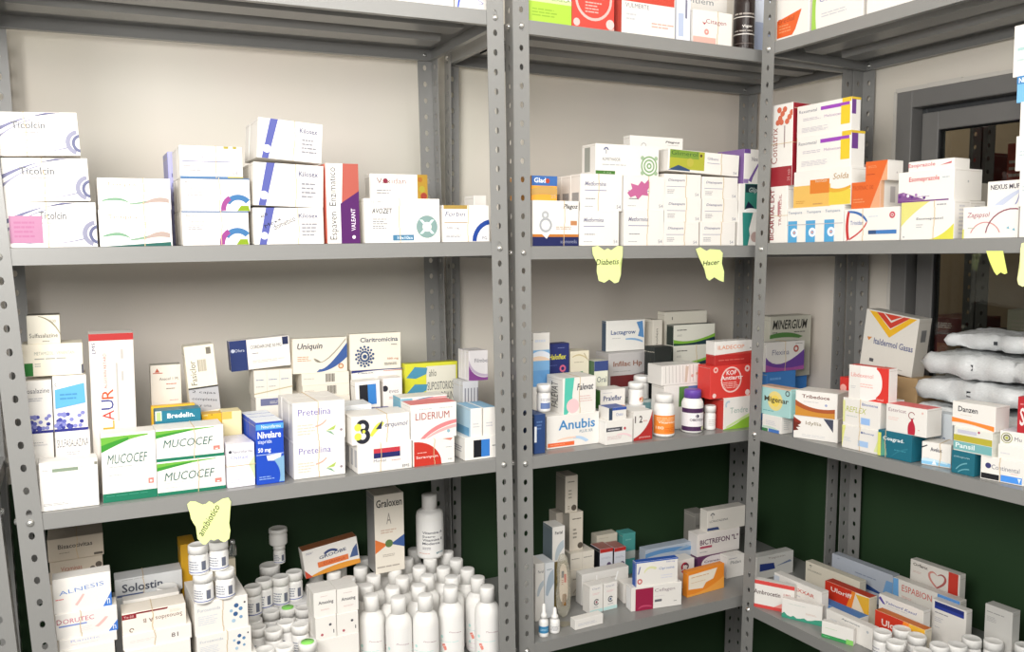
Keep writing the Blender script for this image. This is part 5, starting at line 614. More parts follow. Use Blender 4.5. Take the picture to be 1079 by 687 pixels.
('b3',.1474,.0457,.0768,.0908,.075,.0857,.02,.0,1,.5,'w',[('P',[(.06,1),(.34,1),(.28,.5),(.3,.2),(.12,0),(.03,0)],'#58c2ae'),('E',.3,.22,.2,'#f4c9cc',1),('T','Falevat',.42,.64,.5,.18,'#4a4a52',0,1,1),('L',.5,.3,.9,.5,3,'#e0c4c0')],[('T','FALEVAT',.3,.15,.4,.7,'#4a4a4a',90,0,0)],[],[],{},'white carton with a turquoise wave, standing on the big blue lettered carton'),
('b3',.2846,.1,.0671,.0726,.0494,.0484,.0,.0,1,None,'w',[('T','Praleflar',.12,.42,.74,.26,'#3f4a78',0,1,0),('P',[(.4,.1),(.475,.131),(.55,.152),(.625,.166),(.7,.17),(.775,.166),(.85,.152),(.925,.131),(1.0,.1),(1.0,.02),(.925,.038),(.85,.05),(.775,.058),(.7,.06),(.625,.058),(.55,.05),(.475,.038),(.4,.02)],'#e09a6a'),('L',.1,.8,.6,.86,1,'#c5c5ca')],[],[],[],{'L':'#4f8a3e'},'white carton with navy lettering and a green left side'),
('b3',.2853,.098,.0,.1326,.0514,.0666,.0,.0,1,None,'#dedede',[('L',.1,.4,.6,.6,2,'#b5b5b5')],[],[],[],{},'white carton lying beneath the navy lettered carton with a green side'),
('b3',.2477,.0172,.0,.0779,.05,.058,.02,.0,1,None,'w',[('R',.02,.54,.6,.7,'#4f4f57'),('E',.7,.62,.06,'#c4505a',1),('L',.08,.57,.5,.66,1,'#d0d0d4'),('L',.06,.2,.6,.36,3,'#d9c4c4'),('P',[(.4,.4),(.474,.42),(.547,.431),(.618,.433),(.688,.425),(.755,.408),(.822,.381),(.887,.345),(.95,.3),(.95,.2),(.887,.251),(.822,.292),(.755,.326),(.688,.35),(.618,.366),(.547,.372),(.474,.371),(.4,.36)],'#f0d0d4')],[],[],[],{},'white carton with a dark grey bar, right of the big blue lettered carton'),
('b3',.2582,.0204,.058,.0502,.045,.0291,.02,.0,1,None,'w',[('R',.0,.0,.2,1,'#35465e'),('R',.2,.78,1,1,'#3a57a8'),('T','Ostin',.4,.3,.4,.26,'#8a9ac4',0,0,0)],[],[],[],{'T':'#4a62a8'},'small white carton with a navy top edge, on the dark grey bar carton'),
('b3',.3318,.0242,.0,.055,.05,.072,.02,.0,1,None,'w',[('P',[(0,0),(1,0),(1,1),(.941,.832),(.862,.68),(.766,.542),(.65,.42),(.516,.312),(.363,.22),(.191,.143),(.0,.08)],'#b3322f'),('T','1 2',.06,.6,.4,.24,'#3a2a2e',0,1,0),('L',.5,.6,.8,.7,1,'#d8b4ae'),('T','prevence',.3,.05,.6,.07,'#e9c4be',0,0,0)],[],[],[],{},'white carton with a dark red curved corner'),
('b3',.408,.152,.0,.0712,.05,.069,.0,.0,1,None,'#c9d4d2',[('R',.1,.6,.9,.9,'#7aa4aa')],[],[],[],{},'pale teal carton beneath the white capped jar at the back'),
('b3',.6057,.0232,.0,.0941,.0442,.0822,.0,.0,1,None,'w',[('P',[(.0,.02),(.125,.045),(.25,.081),(.375,.128),(.5,.185),(.625,.253),(.75,.331),(.875,.42),(1.0,.52),(1.0,.0),(.897,.0),(.788,.0),(.672,.0),(.55,.0),(.422,.0),(.288,.0),(.147,.0),(.0,.0)],'#8dbb3c'),('T','Tendre',.22,.5,.62,.18,'#9ab0a8',0,0,0),('O',.16,.78,.13,.06,'#b5c9d4',60,220),('P',[(.1,.05),(.202,.088),(.306,.128),(.414,.17),(.525,.213),(.639,.257),(.756,.303),(.877,.351),(1.0,.4),(1.0,.5),(.877,.45),(.756,.4),(.639,.35),(.525,.3),(.414,.25),(.306,.2),(.202,.15),(.1,.1)],'#c6dc9a')],[],[],[],{'L':'#c8423a'},'white carton with a green swoosh base, beneath the red circle emblem carton'),
('b3',.6204,.068,.0,.0204,.05,.0734,.0,.0,1,None,'#cf3b34',[('E',.6,.85,.1,'#f0c0ba',1)],[],[],[],{},'narrow red carton standing left of the green swoosh carton'),
('b3',.5627,.0262,.0822,.1351,.05,.0839,.0,.0,1,None,'#d9403a',[('O',.5,.55,.4,.05,'#f3c8c2',0,360),('T','KOF',.38,.7,.24,.14,'#f8ece9',0,1,0),('T','Antiartr',.24,.55,.54,.13,'#f8ece9',0,1,0),('L',.3,.28,.7,.5,4,'#f0b8b0'),('E',.9,.12,.09,'#f4dad6',1),('E',.1,.1,.07,'#f2cfca',1),('O',.88,.86,.1,.06,'#f3cfca',0,360),('O',.12,.88,.09,.05,'#f0b8b0',0,360),('P',[(.8,.0),(1,.0),(1,.06)],'#f0b8b0')],[],[],[],{},'red carton with a white circle emblem on the third shelf beside the right post'),
('b3',.5778,.0292,.1661,.1211,.035,.0264,.0,.0,1,None,'#b82f2d',[('L',.1,.4,.8,.6,1,'#d86a62')],[],[],[],{},'flat dark red carton on the red circle emblem carton'),
('b3',.5795,.0322,.1924,.1228,.035,.0345,.0,.0,1,None,'w',[('T','ILADECOP',.08,.4,.7,.3,'#e2a084',0,1,0),('P',[(0,0),(.5,.1),(1,.2),(1,0)],'#c04a40'),('E',.95,.4,.05,'#44444c',1)],[],[],[],{},'white carton with pale orange lettering, topmost beside the right post'),
('b4',.2645,.21,.1132,.0403,.0374,.1024,.0,.0,1,None,'#d5cdbf',[('L',.2,.8,.9,.86,1,'#6a645a'),('L',.25,.3,.6,.6,3,'#8a8478'),('E',.8,.12,.08,'#5a5248',1)],[],[],[],{'L':'#aaa49a'},'upright beige carton in the middle of the leaning tower'),
('b4',.2463,.248,.1132,.0317,.04,.0939,.0,.0,1,None,'#bdb5aa',[('L',.3,.4,.9,.7,3,'#8d867c')],[],[],[],{},'upright grey beige carton directly left in the middle of the tower'),
('b4',.2535,.215,.2156,.0371,.05,.0983,.0,.0,1,None,'#d5cdbf',[('L',.2,.8,.9,.86,1,'#7a7468'),('L',.25,.36,.6,.64,3,'#9a9488'),('E',.7,.12,.08,'#5a5248',1),('L',.2,.08,.4,.2,2,'#99917f')],[],[],[],{'L':'#8f897f'},'upright beige carton crowning the tower'),
('b4',.2567,.19,.0,.0721,.08,.0688,.0,.0,1,None,'#dad4c8',[('L',.1,.6,.5,.7,1,'#9a9488'),('P',[(.1,.1),(.5,.7),(.54,.7),(.16,.1)],'#b5aa9c')],[],[],[],{},'beige carton at the foot of the tower'),
('b4',.258,.193,.0688,.0721,.08,.0444,.0,.0,1,None,'#dad4c8',[('L',.05,.6,.45,.7,1,'#88827a'),('L',.55,.6,.95,.7,1,'#88827a'),('R',.49,0,.5,1,'#bdb5a8')],[],[],[],{},'beige carton with two printed panels carrying the tower'),
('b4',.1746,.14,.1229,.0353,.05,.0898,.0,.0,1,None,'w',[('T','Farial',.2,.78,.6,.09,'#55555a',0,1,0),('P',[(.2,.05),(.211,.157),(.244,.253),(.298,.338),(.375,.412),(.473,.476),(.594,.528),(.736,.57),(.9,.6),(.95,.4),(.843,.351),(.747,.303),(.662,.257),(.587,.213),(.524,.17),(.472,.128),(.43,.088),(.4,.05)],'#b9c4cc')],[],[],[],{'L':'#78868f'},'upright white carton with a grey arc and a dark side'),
('b4',.1057,.1,.0,.0248,.06,.1437,.0,.0,1,None,'w',[('T','Farial',.3,.8339,.6,.0474,'#66666c',0,0,0),('P',[(.2,.4366),(.211,.4864),(.244,.5309),(.298,.5712),(.375,.6074),(.473,.6382),(.594,.6643),(.736,.6863),(.9,.7035),(.95,.6145),(.843,.592),(.747,.57),(.662,.5481),(.587,.5255),(.524,.503),(.472,.4811),(.43,.4591),(.4,.4366)],'#b9c4cc')],[],[],[],{},'white carton beside the left post, left of a matching pair'),
('b4',.1346,.105,.0,.0265,.06,.1394,.0,.0,1,None,'#e0e4e8',[('P',[(.1,.4297),(.113,.5197),(.15,.6002),(.212,.6705),(.3,.7307),(.412,.7814),(.55,.8219),(.712,.8524),(.9,.8733),(.95,.6198),(.841,.5888),(.741,.5584),(.648,.5292),(.562,.5013),(.485,.4741),(.416,.4475),(.354,.4221),(.3,.398)],'#a9b8c6'),('L',.2,.8606,.8,.8986,1,'#9aa4ae')],[],[],[],{},'white carton beside the left post, right of a matching pair'),
('b4',.1796,.143,.0,.0383,.045,.1224,.0,.0,1,None,'#8a7a4a',[('L',.2,.2,.8,.8,4,'#b09a5a')],[],[],[],{},'ochre carton behind the clear hanging pouch'),
('b4',.3798,.26,.0,.0662,.03,.1213,.0,.0,1,None,'#c9c4b4',[('R',.05,.8006,.95,.8176,'#8a8474'),('L',.1,.9145,.6,.9316,1,'#a39d8c')],[],[],[],{},'grey cream carton at the back behind the red topped pair'),
('b4',.4581,.25,.0,.0409,.035,.1178,.0,.0,1,None,'#4f9a96',[('R',0,.382,1,.5674,'#b5bdb8'),('L',.2,.8146,.8,.8764,1,'#7ab8b2')],[],[],[],{},'teal upright carton at the back right of the red topped pair'),
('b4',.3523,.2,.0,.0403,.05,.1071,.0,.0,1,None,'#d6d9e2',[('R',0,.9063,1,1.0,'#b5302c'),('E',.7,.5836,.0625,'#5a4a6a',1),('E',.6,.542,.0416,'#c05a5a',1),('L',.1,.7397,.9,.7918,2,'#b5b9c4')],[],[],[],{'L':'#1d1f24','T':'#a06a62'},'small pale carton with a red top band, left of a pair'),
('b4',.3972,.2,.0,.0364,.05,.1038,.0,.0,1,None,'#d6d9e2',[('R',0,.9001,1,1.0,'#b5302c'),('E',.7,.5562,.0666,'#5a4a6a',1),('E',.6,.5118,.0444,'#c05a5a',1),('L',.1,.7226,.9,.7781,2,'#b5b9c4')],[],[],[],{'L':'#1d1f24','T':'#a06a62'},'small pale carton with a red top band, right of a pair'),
('b4',.2549,.13,.0,.1408,.03,.0806,.0,.0,1,None,'#dcdad6',[('L',.05,.3,.9,.8,4,'#c2bdb8'),('R',.3,.1,.32,.9,'#efeeee'),('P',[(.6,.1),(.75,.9),(.78,.9),(.64,.1)],'#f2f2f2')],[],[],[],{},'long white shrink wrapped pack lying behind the eye emblem pair'),
('b4',.2456,.0756,.0,.0386,.032,.0716,.05,.0,1,None,'w',[('T','Opti',.15,.84,.6,.08,'#99a',0,0,0),('O',.5,.4,.11,.035,'#55565e',30,330),('E',.5,.4,.045,'#9a5a6a',1),('L',.2,.66,.8,.74,2,'#e4c4c4'),('R',.0,.02,1,.14,'#bfe0de'),('L',.3,.2,.7,.26,1,'#b5b5ba')],[],[],[],{},'white upright carton with an eye emblem, left of the pair'),
('b4',.2871,.0776,.0,.0409,.032,.0706,.05,.0,1,None,'w',[('T','Opti',.15,.84,.6,.08,'#99a',0,0,0),('O',.5,.4,.11,.035,'#55565e',30,330),('E',.5,.4,.045,'#5a6a8a',1),('L',.2,.66,.8,.74,2,'#e4c4c4'),('R',.0,.02,1,.14,'#bfe0de'),('L',.3,.2,.7,.26,1,'#b5b5ba')],[],[],[],{},'white upright carton with an eye emblem and pale teal base, right of the pair'),
('b4',.1693,.0178,.0,.0802,.022,.0246,.0383,.0,1,None,'w',[('L',.1,.3,.8,.6,2,'#c9c9ce')],[],[],[],{},'small low white carton lying at the very front of the lower shelf'),
('b4',.3465,.0444,.0,.1408,.03,.0612,-.1442,.0,1,None,'w',[('R',.08,.0,.43,.92,'#9a2347'),('T','Cefagen',.46,.66,.4,.18,'#9a8a92',0,0,0),('P',[(.14,.1),(.157,.145),(.179,.179),(.205,.202),(.235,.215),(.27,.217),(.309,.209),(.352,.19),(.4,.16),(.4,.1),(.352,.121),(.309,.135),(.27,.141),(.235,.14),(.205,.131),(.179,.115),(.157,.091),(.14,.06)],'#c04a6a'),('R',.46,.28,.6,.38,'#6a6a70'),('L',.46,.5,.7,.54,1,'#d0c8cc'),('L',.84,.2,.92,.26,1,'#888')],[('R',.1,.05,.9,.95,'#eee')],[],[],{},'white carton with a burgundy square, front right of the lower shelf'),
('b4',.3576,.0944,.0,.1162,.0354,.0504,-.1442,.0,1,None,'w',[('L',.1,.4,.6,.6,2,'#ccc')],[],[],[],{},'white carton directly behind the burgundy square carton'),
('b4',.3588,.0457,.0612,.1181,.018,.0632,-.1442,.0,1,None,'w',[('R',0,0,.02,1,'#2c55a8'),('R',0,.95,1,1,'#2f5cb4'),('P',[(.05,.5),(.08,.5),(.12,.8),(.09,.8)],'#7a7ea8'),('T','Ciproxina',.55,.56,.36,.13,'#5a7ab8',0,0,0),('E',.1,.2,.11,'#c8605c',1),('E',.1,.2,.06,'#f0dcd8',1),('P',[(.2,.6),(.227,.667),(.256,.719),(.289,.755),(.325,.775),(.364,.78),(.406,.769),(.452,.742),(.5,.7),(.46,.62),(.421,.658),(.384,.68),(.348,.688),(.315,.68),(.283,.658),(.254,.62),(.226,.568),(.2,.5)],'#dfe0b0'),('L',.6,.2,.9,.4,2,'#d9d9e2'),('T','500 mg',.72,.84,.2,.07,'#7a86c0',0,0,0)],[],[],[],{'L':'#2c58ac','T':'#2f5cb4'},'white carton with blue top and side edges, on the burgundy square carton'),
('b4',.5256,.0521,.0,.13,.018,.0674,.08,.0,1,None,'#ee8f2e',[('P',[(.03,.86),(.8,.9),(.7,.5),(.5,.42),(.42,.22),(.03,.3)],'#f4ead8'),('L',.1,.7,.6,.78,1,'#ddb58a'),('L',.1,.5,.5,.56,1,'#e2c9a8'),('P',[(.0,.1),(.125,.084),(.25,.088),(.375,.109),(.5,.15),(.625,.209),(.75,.288),(.875,.384),(1.0,.5),(1.0,.0),(.875,.0),(.75,.0),(.625,.0),(.5,.0),(.375,.0),(.25,.0),(.125,.0),(.0,.0)],'#f4a84a')],[],[],[],{},'orange carton with a cream curved panel'),
('b4',.4771,.17,.0,.1511,.03,.0956,.0,.0,1,None,'#aeb9c6',[('P',[(.0,.8795),(.103,.906),(.213,.9247),(.328,.9361),(.45,.9397),(.578,.9361),(.712,.9247),(.853,.906),(1.0,.8795),(1.0,.7589),(.853,.7855),(.712,.8041),(.578,.8156),(.45,.8192),(.328,.8156),(.213,.8041),(.103,.7855),(.0,.7589)],'#5f8fc0'),('P',[(.5,.7589),(.9,.9397),(1,.8795)],'#8fa8c0')],[],[],[],{},'blue grey carton behind the blue edged carton'),
('b4',.5339,.105,.0,.055,.04,.0784,.0,.0,1,None,'w',[('O',.42,.7539,.1554,.0777,'#b5304a',20,220),('O',.5,.7539,.1166,.0518,'#4a2440',-60,140),('P',[(.2,.6114),(.42,.4819),(.6,.6114),(.42,.6762)],'#c94a5c')],[],[],[],{},'white carton with a dark red ribbon loop, left of the orange carton'),
('b4',.701,.105,.0,.0604,.03,.0624,.0,.0,1,None,'w',[('T','Plidan',.2,.62,.6,.14,'#66666c',0,0,0),('L',.1,.84,.7,.9,1,'#99a')],[],[],[],{},'small white carton beside the right post, right of the orange carton'),
('b4',.6289,.14,.0,.1013,.07,.0598,.0,.0,1,None,'#6a3a62',[('P',[(.12,.6162),(.13,.6976),(.151,.7682),(.183,.8288),(.225,.8787),(.278,.9194),(.341,.9486),(.415,.9678),(.5,.977),(1,.977),(1,.4627),(1.0,.4627),(.833,.4481),(.682,.4435),(.548,.4481),(.43,.4627),(.328,.4865),(.242,.5203),(.173,.5633),(.12,.6162)],'#e9e2e4'),('T','Cronus-id',.22,.6776,.66,.1075,'#5a3a5a',0,1,0)],[],[],[],{},'purple carton with a white rounded panel, below the bold lettered carton'),
('b4',.6284,.143,.0598,.148,.04,.0626,.0,.0,1,None,'#e4dfdb',[('T','BICTREFON "L"',.06,.5,.9,.24,'#5a3050',0,1,0),('R',.06,.34,.34,.44,'#b04a62'),('L',.06,.14,.26,.22,1,'#aaa')],[],[],[],{},'white carton with a long line of bold capital lettering'),
('b4',.6634,.146,.1224,.1334,.032,.0605,.0,.0,1,None,'#dcd8d0',[('O',.13,.76,.12,.05,'#55585e',0,180),('R',.125,.62,.135,.8,'#55585e'),('T','LORATADINA',.06,.44,.48,.1,'#55585e',0,0,0),('P',[(0,.08),(.32,.06),(.28,.2),(0,.2)],'#3a4a78')],[],[],[],{},'white carton with a small umbrella emblem, topmost of the right hand stack'),
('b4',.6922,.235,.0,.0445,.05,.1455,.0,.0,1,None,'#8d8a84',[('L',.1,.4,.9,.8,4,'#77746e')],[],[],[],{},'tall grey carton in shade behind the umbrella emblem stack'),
('c1',.0412,.012,.0,.0973,.08,.13,.0,.0,1,None,'w',[('P',[(.02,.05),(.02,.36),(.78,.46),(.6,.14),(.5,.05)],'#ee6a2e'),('L',.08,.12,.5,.28,3,'#f29a6a'),('T','Eredial',.06,.3,.5,.08,'#c04a2a',0,0,0)],[],[],[],{},'white carton with an orange corner patch on the top right shelf beside the post'),
('c1',.145,.014,.0,.1384,.08,.12,.0,.0,1,None,'w',[('P',[(.0,.0),(.001,.145),(.002,.281),(.006,.408),(.01,.525),(.016,.633),(.022,.731),(.031,.82),(.04,.9),(.14,.9),(.118,.798),(.1,.694),(.088,.586),(.08,.475),(.078,.361),(.08,.244),(.088,.123),(.1,.0)],'#a9d85a'),('T','Celestamine',.16,.5,.8,.1,'#8a92c8',0,0,1),('L',.2,.2,.7,.3,2,'#d5d5dc')],[],[],[],{},'white carton with a lime green left edge on the top right shelf'),
('c1',.2929,.014,.0,.1073,.08,.12,.0,.0,1,None,'w',[('L',.2,.4,.8,.6,3,'#d0d0dc')],[('R',.4,.1,.8,.9,'#6a6a92')],[],[],{},'plain white carton with a violet grey side on the top right shelf'),
('c2',.0352,.012,.0,.0528,.09,.135,.0,.0,1,('h',.48),'w',[('T','BICARTIAL EXT',.0,.05,.24,.9,'#a02a36',90,1,0),('L',.45,.3,.6,.9,1,'#c98a90'),('T','TROFRESIL',.52,.3,.16,.56,'#b04a52',90,0,0)],[],[],[],{'L':'#f0e6e2'},'tall white carton with bold dark red vertical lettering, lower one at the left post'),
('c2',.0317,.015,.135,.0658,.09,.1938,.0,.0,1,('h',.52),'w',[('R',0,0,1,.24,'#a9303a'),('T','Conatrix',.0,.28,.3,.44,'#b06a60',90,0,0),('L',.6,.3,.66,.9,1,'#b5a0a0'),('T','25 tab',.8,.06,.12,.14,'#e0b0b0',90,0,0),('E',.3,.78,.035,'#e2785c',1),('E',.41,.83,.035,'#e2785c',1),('E',.52,.88,.035,'#e2785c',1),('E',.63,.93,.035,'#e2785c',1),('E',.74,.78,.035,'#e2785c',1),('E',.85,.83,.035,'#e2785c',1),('E',.96,.88,.035,'#e2785c',1),('E',.37,.93,.035,'#e2785c',1),('E',.48,.78,.035,'#e2785c',1)],[],[],[],{'R':'#97232f'},'tall white carton with a dark red base and coral berries, at the post'),
('c2',.0895,.012,.0,.1619,.08,.0805,.0,.0,1,None,'w',[('R',.02,0,.19,.62,'#5ab2e8'),('R',.35,0,.52,.62,'#5ab2e8'),('R',.68,0,.85,.62,'#5ab2e8'),('O',.14,.28,.13,.07,'#eef4f8',0,360),('O',.47,.28,.13,.07,'#eef4f8',0,360),('O',.8,.28,.13,.07,'#eef4f8',0,360),('E',.14,.28,.04,'#e8b0a8',1),('E',.47,.28,.04,'#e8b0a8',1),('E',.8,.28,.04,'#e8b0a8',1),('T','Tempara',.02,.8,.26,.1,'#8a9ab8',0,0,0),('T','Tempara',.36,.8,.26,.1,'#8a9ab8',0,0,0),('T','Tempara',.69,.8,.26,.1,'#8a9ab8',0,0,0),('R',.0,.5,1,.52,'#c8c4cc')],[],[],[],{},'white carton strip with three sky blue figure panels, bottom of the left stack'),
('c2',.1049,.015,.0805,.1617,.1,.0835,.0,.0,1,None,'w',[('R',0,0,.66,.6,'#f9c869'),('R',.3,.36,.64,.74,'#ee8a32'),('R',.64,.02,1,.42,'#f7dc50'),('P',[(.64,.5),(.681,.474),(.722,.456),(.766,.447),(.81,.445),(.856,.452),(.903,.466),(.951,.489),(1.0,.52),(1.0,.44),(.951,.408),(.903,.384),(.856,.366),(.81,.355),(.766,.351),(.722,.354),(.681,.363),(.64,.38)],'#f2b83e'),('T','Solda',.7,.7,.26,.16,'#c09a5a',0,0,1),('T','keriGan',.4,.66,.2,.08,'#f4e2c8',0,0,0),('L',.05,.1,.24,.2,2,'#e0a24a'),('L',.36,.04,.56,.12,1,'#d8a060')],[],[],[],{},'white carton with orange and yellow blocks, under the violet striped cartons'),
('c2',.1085,.018,.164,.1531,.045,.079,.0,.0,1,None,'w',[('R',.45,.76,.97,.87,'#a850c8'),('R',.82,.22,.98,.78,'#f8d83a'),('R',.84,.87,1,1,'#f3cf3e'),('T','Rexometal',.04,.76,.34,.1,'#8a8a9a',0,0,0),('L',.12,.5,.5,.6,2,'#d5cdd8'),('T','Meloxican',.52,.52,.3,.08,'#c0a0c8',0,0,0),('L',.1,.14,.6,.3,4,'#dcd8e0')],[('R',.05,.5,.5,.98,'#7a4a9a'),('R',0,.93,1,1,'#f3cf3e')],[('R',.05,.5,.5,.98,'#7a4a9a'),('R',0,.93,1,1,'#f3cf3e')],[],{},'white carton with a violet bar and yellow block, lower of the two'),
('c2',.105,.021,.243,.1529,.03,.0729,.0,.0,1,None,'w',[('R',.45,.76,.97,.87,'#a850c8'),('R',.82,.22,.98,.78,'#f8d83a'),('R',.84,.87,1,1,'#f3cf3e'),('T','Rexometal',.04,.76,.34,.1,'#8a8a9a',0,0,0),('L',.12,.5,.5,.6,2,'#d5cdd8'),('T','Meloxican',.52,.52,.3,.08,'#c0a0c8',0,0,0),('L',.1,.14,.6,.3,4,'#dcd8e0')],[('R',.05,.5,.5,.98,'#7a4a9a'),('R',0,.93,1,1,'#f3cf3e')],[('R',.05,.5,.5,.98,'#7a4a9a'),('R',0,.93,1,1,'#f3cf3e')],[],{},'white carton with a violet bar and yellow block, topmost by the right rack post'),
('c2',.2538,.012,.0,.1385,.08,.07,.0,.0,1,.36,'w',[('P',[(.04,.0),(.06,.05),(.047,.162),(.038,.275),(.033,.387),(.032,.5),(.036,.612),(.043,.725),(.055,.837),(.07,.95),(.11,.9),(.099,.799),(.091,.698),(.087,.594),(.085,.49),(.087,.384),(.091,.277),(.099,.169),(.11,.06)],'#d23a3a'),('P',[(.07,.95),(.139,.945),(.202,.928),(.258,.901),(.308,.862),(.35,.813),(.387,.753),(.417,.682),(.44,.6),(.42,.58),(.389,.646),(.356,.704),(.32,.753),(.283,.795),(.243,.828),(.201,.854),(.156,.871),(.11,.88)],'#4a7ac0'),('P',[(.44,.6),(.426,.525),(.404,.451),(.373,.378),(.335,.305),(.288,.233),(.234,.161),(.171,.09),(.1,.02),(.12,.1),(.173,.151),(.221,.204),(.264,.258),(.302,.315),(.336,.373),(.366,.434),(.39,.496),(.41,.56)],'#d6484a'),('T','Trinidar',.12,.5,.24,.13,'#5a70b0',0,0,0),('R',.46,.2,.96,.32,'#4a86cc'),('R',.46,.2,.6,.32,'#3a5a8a'),('O',.88,.76,.1,.05,'#d8586a',0,360),('E',.88,.76,.03,'#d8586a',1),('L',.46,.72,.7,.76,1,'#c5d5ea')],[],[],[],{},'white carton with a red and blue rounded triangle and a blue bar'),
('c2',.2695,.015,.07,.0727,.08,.057,.0,.0,1,None,'w',[('P',[(0,0),(.66,0),(1,1),(0,1)],'#ee7032'),('P',[(.66,0),(1,.0),(1,1)],'#f4b48a'),('T','TROFENAC 100',.04,.7,.72,.16,'#c4502a',0,0,0),('L',.06,.2,.5,.4,2,'#f29a68')],[],[('R',.4,.2,.6,.8,'#cfcacb'),('R',.0,.0,.15,1,'#f4c09a')],[],{},'white carton with a slanted orange front, lower of two'),
('c2',.3021,.018,.127,.0543,.05,.0422,.0,.0,1,None,'w',[('P',[(0,0),(.7,0),(1,1),(0,1)],'#ee7032'),('P',[(.7,0),(1,0),(1,1)],'#f4b48a'),('L',.1,.66,.6,.8,2,'#f29a68'),('L',.06,.3,.5,.4,1,'#c4502a')],[],[('E',.6,.4,.05,'#d8d0d0',1)],[],{},'white carton with a slanted orange front, upper of two'),
('c2',.168,.125,.0,.0502,.04,.178,.0,.0,1,None,'#f4c6bc',[('E',.4,.8637,.0364,'#e88a7a',1),('L',.2,.591,.7,.6819,2,'#e8a092')],[],[],[],{},'pale pink carton glimpsed behind the slanted orange cartons'),
('c2',.3969,.012,.0,.1165,.1,.0764,.0,.0,2,.64,'w',[('P',[(0,1),(0,.35),(.0,.35),(.052,.437),(.109,.522),(.171,.605),(.238,.688),(.309,.768),(.384,.847),(.465,.924),(.55,1.0)],'#f1ec8e'),('P',[(.56,0),(.56,.0),(.619,.024),(.678,.055),(.734,.094),(.79,.14),(.844,.194),(.898,.255),(.949,.324),(1.0,.4),(1,0)],'#ece85a'),('T','Esomeprazol',.3,.5,.5,.08,'#8a8a92',0,1,0),('L',.3,.3,.44,.42,2,'#cfcfd4'),('L',.68,.86,.94,.94,1,'#b5b5ba'),('E',.06,.08,.02,'#99a',1)],[],[('L',.3,.1,.8,.9,8,'#e0e0e4')],[],{},'white carton bundle with pale yellow corner curves'),
('c2',.3854,.015,.0764,.1234,.09,.062,.0,.0,1,None,'w',[('T','Esomeprazole',.2,.62,.55,.2,'#e0686e',0,1,0),('R',0,.0,.92,.05,'#7a3a8a'),('P',[(0,.05),(0,.3),(.1,.34),(.5,.06)],'#8a5a9a'),('E',.04,.2,.05,'#6a3a8a',1),('E',.115,.268,.05,'#b58ac4',1),('E',.19,.216,.05,'#f0e6f2',1),('E',.265,.164,.05,'#6a3a8a',1),('E',.34,.232,.05,'#b58ac4',1),('E',.415,.18,.05,'#f0e6f2',1),('E',.49,.128,.05,'#6a3a8a',1),('L',.8,.7,.96,.78,1,'#c8d0d8'),('L',.3,.14,.6,.2,1,'#c0a8c8')],[],[('E',.5,.6,.04,'#ccc',1)],[],{},'white carton with pink red lettering and violet bubbles along its base'),
('c2',.4056,.018,.1384,.0999,.05,.02,.0,.0,1,None,'w',[('T','Esoprazole',.0,.3,.6,.5,'#e08a92',0,1,0),('P',[(.7,.4),(.95,.7),(.95,.5)],'#d86a72')],[],[],[],{},'thin white carton with red print lying on the violet bubble carton'),
('c2',.532,.012,.0,.1065,.1,.0597,.0,.0,3,None,'w',[('T','Zagapsol',.08,.62,.42,.2,'#b04a6a',0,0,1),('O',.42,.0,.52,.035,'#e09a9a',20,160),('O',.9,.05,.86,.04,'#94485e',70,172),('P',[(.8,.3),(.86,.26),(.84,.36)],'#8ac4da'),('P',[(.9,.24),(.96,.2),(.94,.3)],'#8ac4da'),('L',.1,.3,.24,.36,1,'#c5c5b5'),('R',.0,.0,.03,.3,'#e0e06a')],[],[],[],{},'white carton bundle with two thin pink and maroon arcs'),
('c2',.577,.015,.0597,.0608,.07,.0455,.0,.0,1,None,'w',[('T','NEXUS MUPS',.1,.66,.98,.2,'#4a4a56',0,1,0),('P',[(.5,.0),(.573,.073),(.644,.144),(.711,.211),(.775,.275),(.836,.336),(.894,.394),(.948,.448),(1.0,.5),(1.0,.62),(.922,.584),(.837,.536),(.747,.477),(.65,.405),(.547,.322),(.437,.226),(.322,.119),(.2,.0)],'#d4dcf2'),('P',[(.9,.02),(.923,.067),(.944,.118),(.961,.172),(.975,.23),(.986,.292),(.994,.358),(.998,.427),(1.0,.5),(.98,.5),(.974,.427),(.965,.358),(.954,.292),(.94,.23),(.924,.172),(.905,.118),(.884,.067),(.86,.02)],'#8a92c8')],[],[],[],{},'white carton with bold dark capitals and a pale blue curve, on the arc printed bundle'),
('c2',.6451,.005,.0,.0638,.08,.0553,.0,.0,1,None,'w',[('E',.3,.5,.12,'#d5e2ea',1)],[],[],[],{},'white carton at the right picture edge, bottom of the tall stack'),
('c2',.6402,.008,.0553,.0647,.08,.0652,.0,.0,1,None,'w',[('L',.1,.4,.5,.6,2,'#d5e2ea')],[],[],[],{},'white carton at the right picture edge, second from the bottom of the tall stack'),
('c2',.6295,.011,.1204,.0709,.08,.0625,.0,.0,1,None,'w',[('L',.1,.4,.5,.6,2,'#d5e2ea')],[],[],[],{},'white carton at the right picture edge, third from the bottom of the tall stack'),
('c2',.633,.014,.183,.0632,.08,.0608,.0,.0,1,None,'w',[('L',.1,.4,.5,.6,2,'#d5e2ea')],[],[],[],{},'white carton at the right picture edge, just below the sky blue carton'),
('c2',.6233,.017,.2437,.0684,.08,.0475,.0,.0,1,None,'#7ab8e8',[('R',0,.7,1,1,'#4a90d0'),('T','NEO',.05,.74,.3,.2,'#eef4fa',0,1,0)],[],[],[],{},'sky blue carton at the right picture edge near the top of the tall stack'),
('c2',.6126,.02,.2913,.0755,.08,.0921,.0,.0,1,None,'w',[('R',.1,.5,.5,.56,'#bfe2e2'),('R',.1,.3,.4,.34,'#d5e8e8')],[],[],[],{},'white carton at the right picture edge, topmost of the tall stack'),
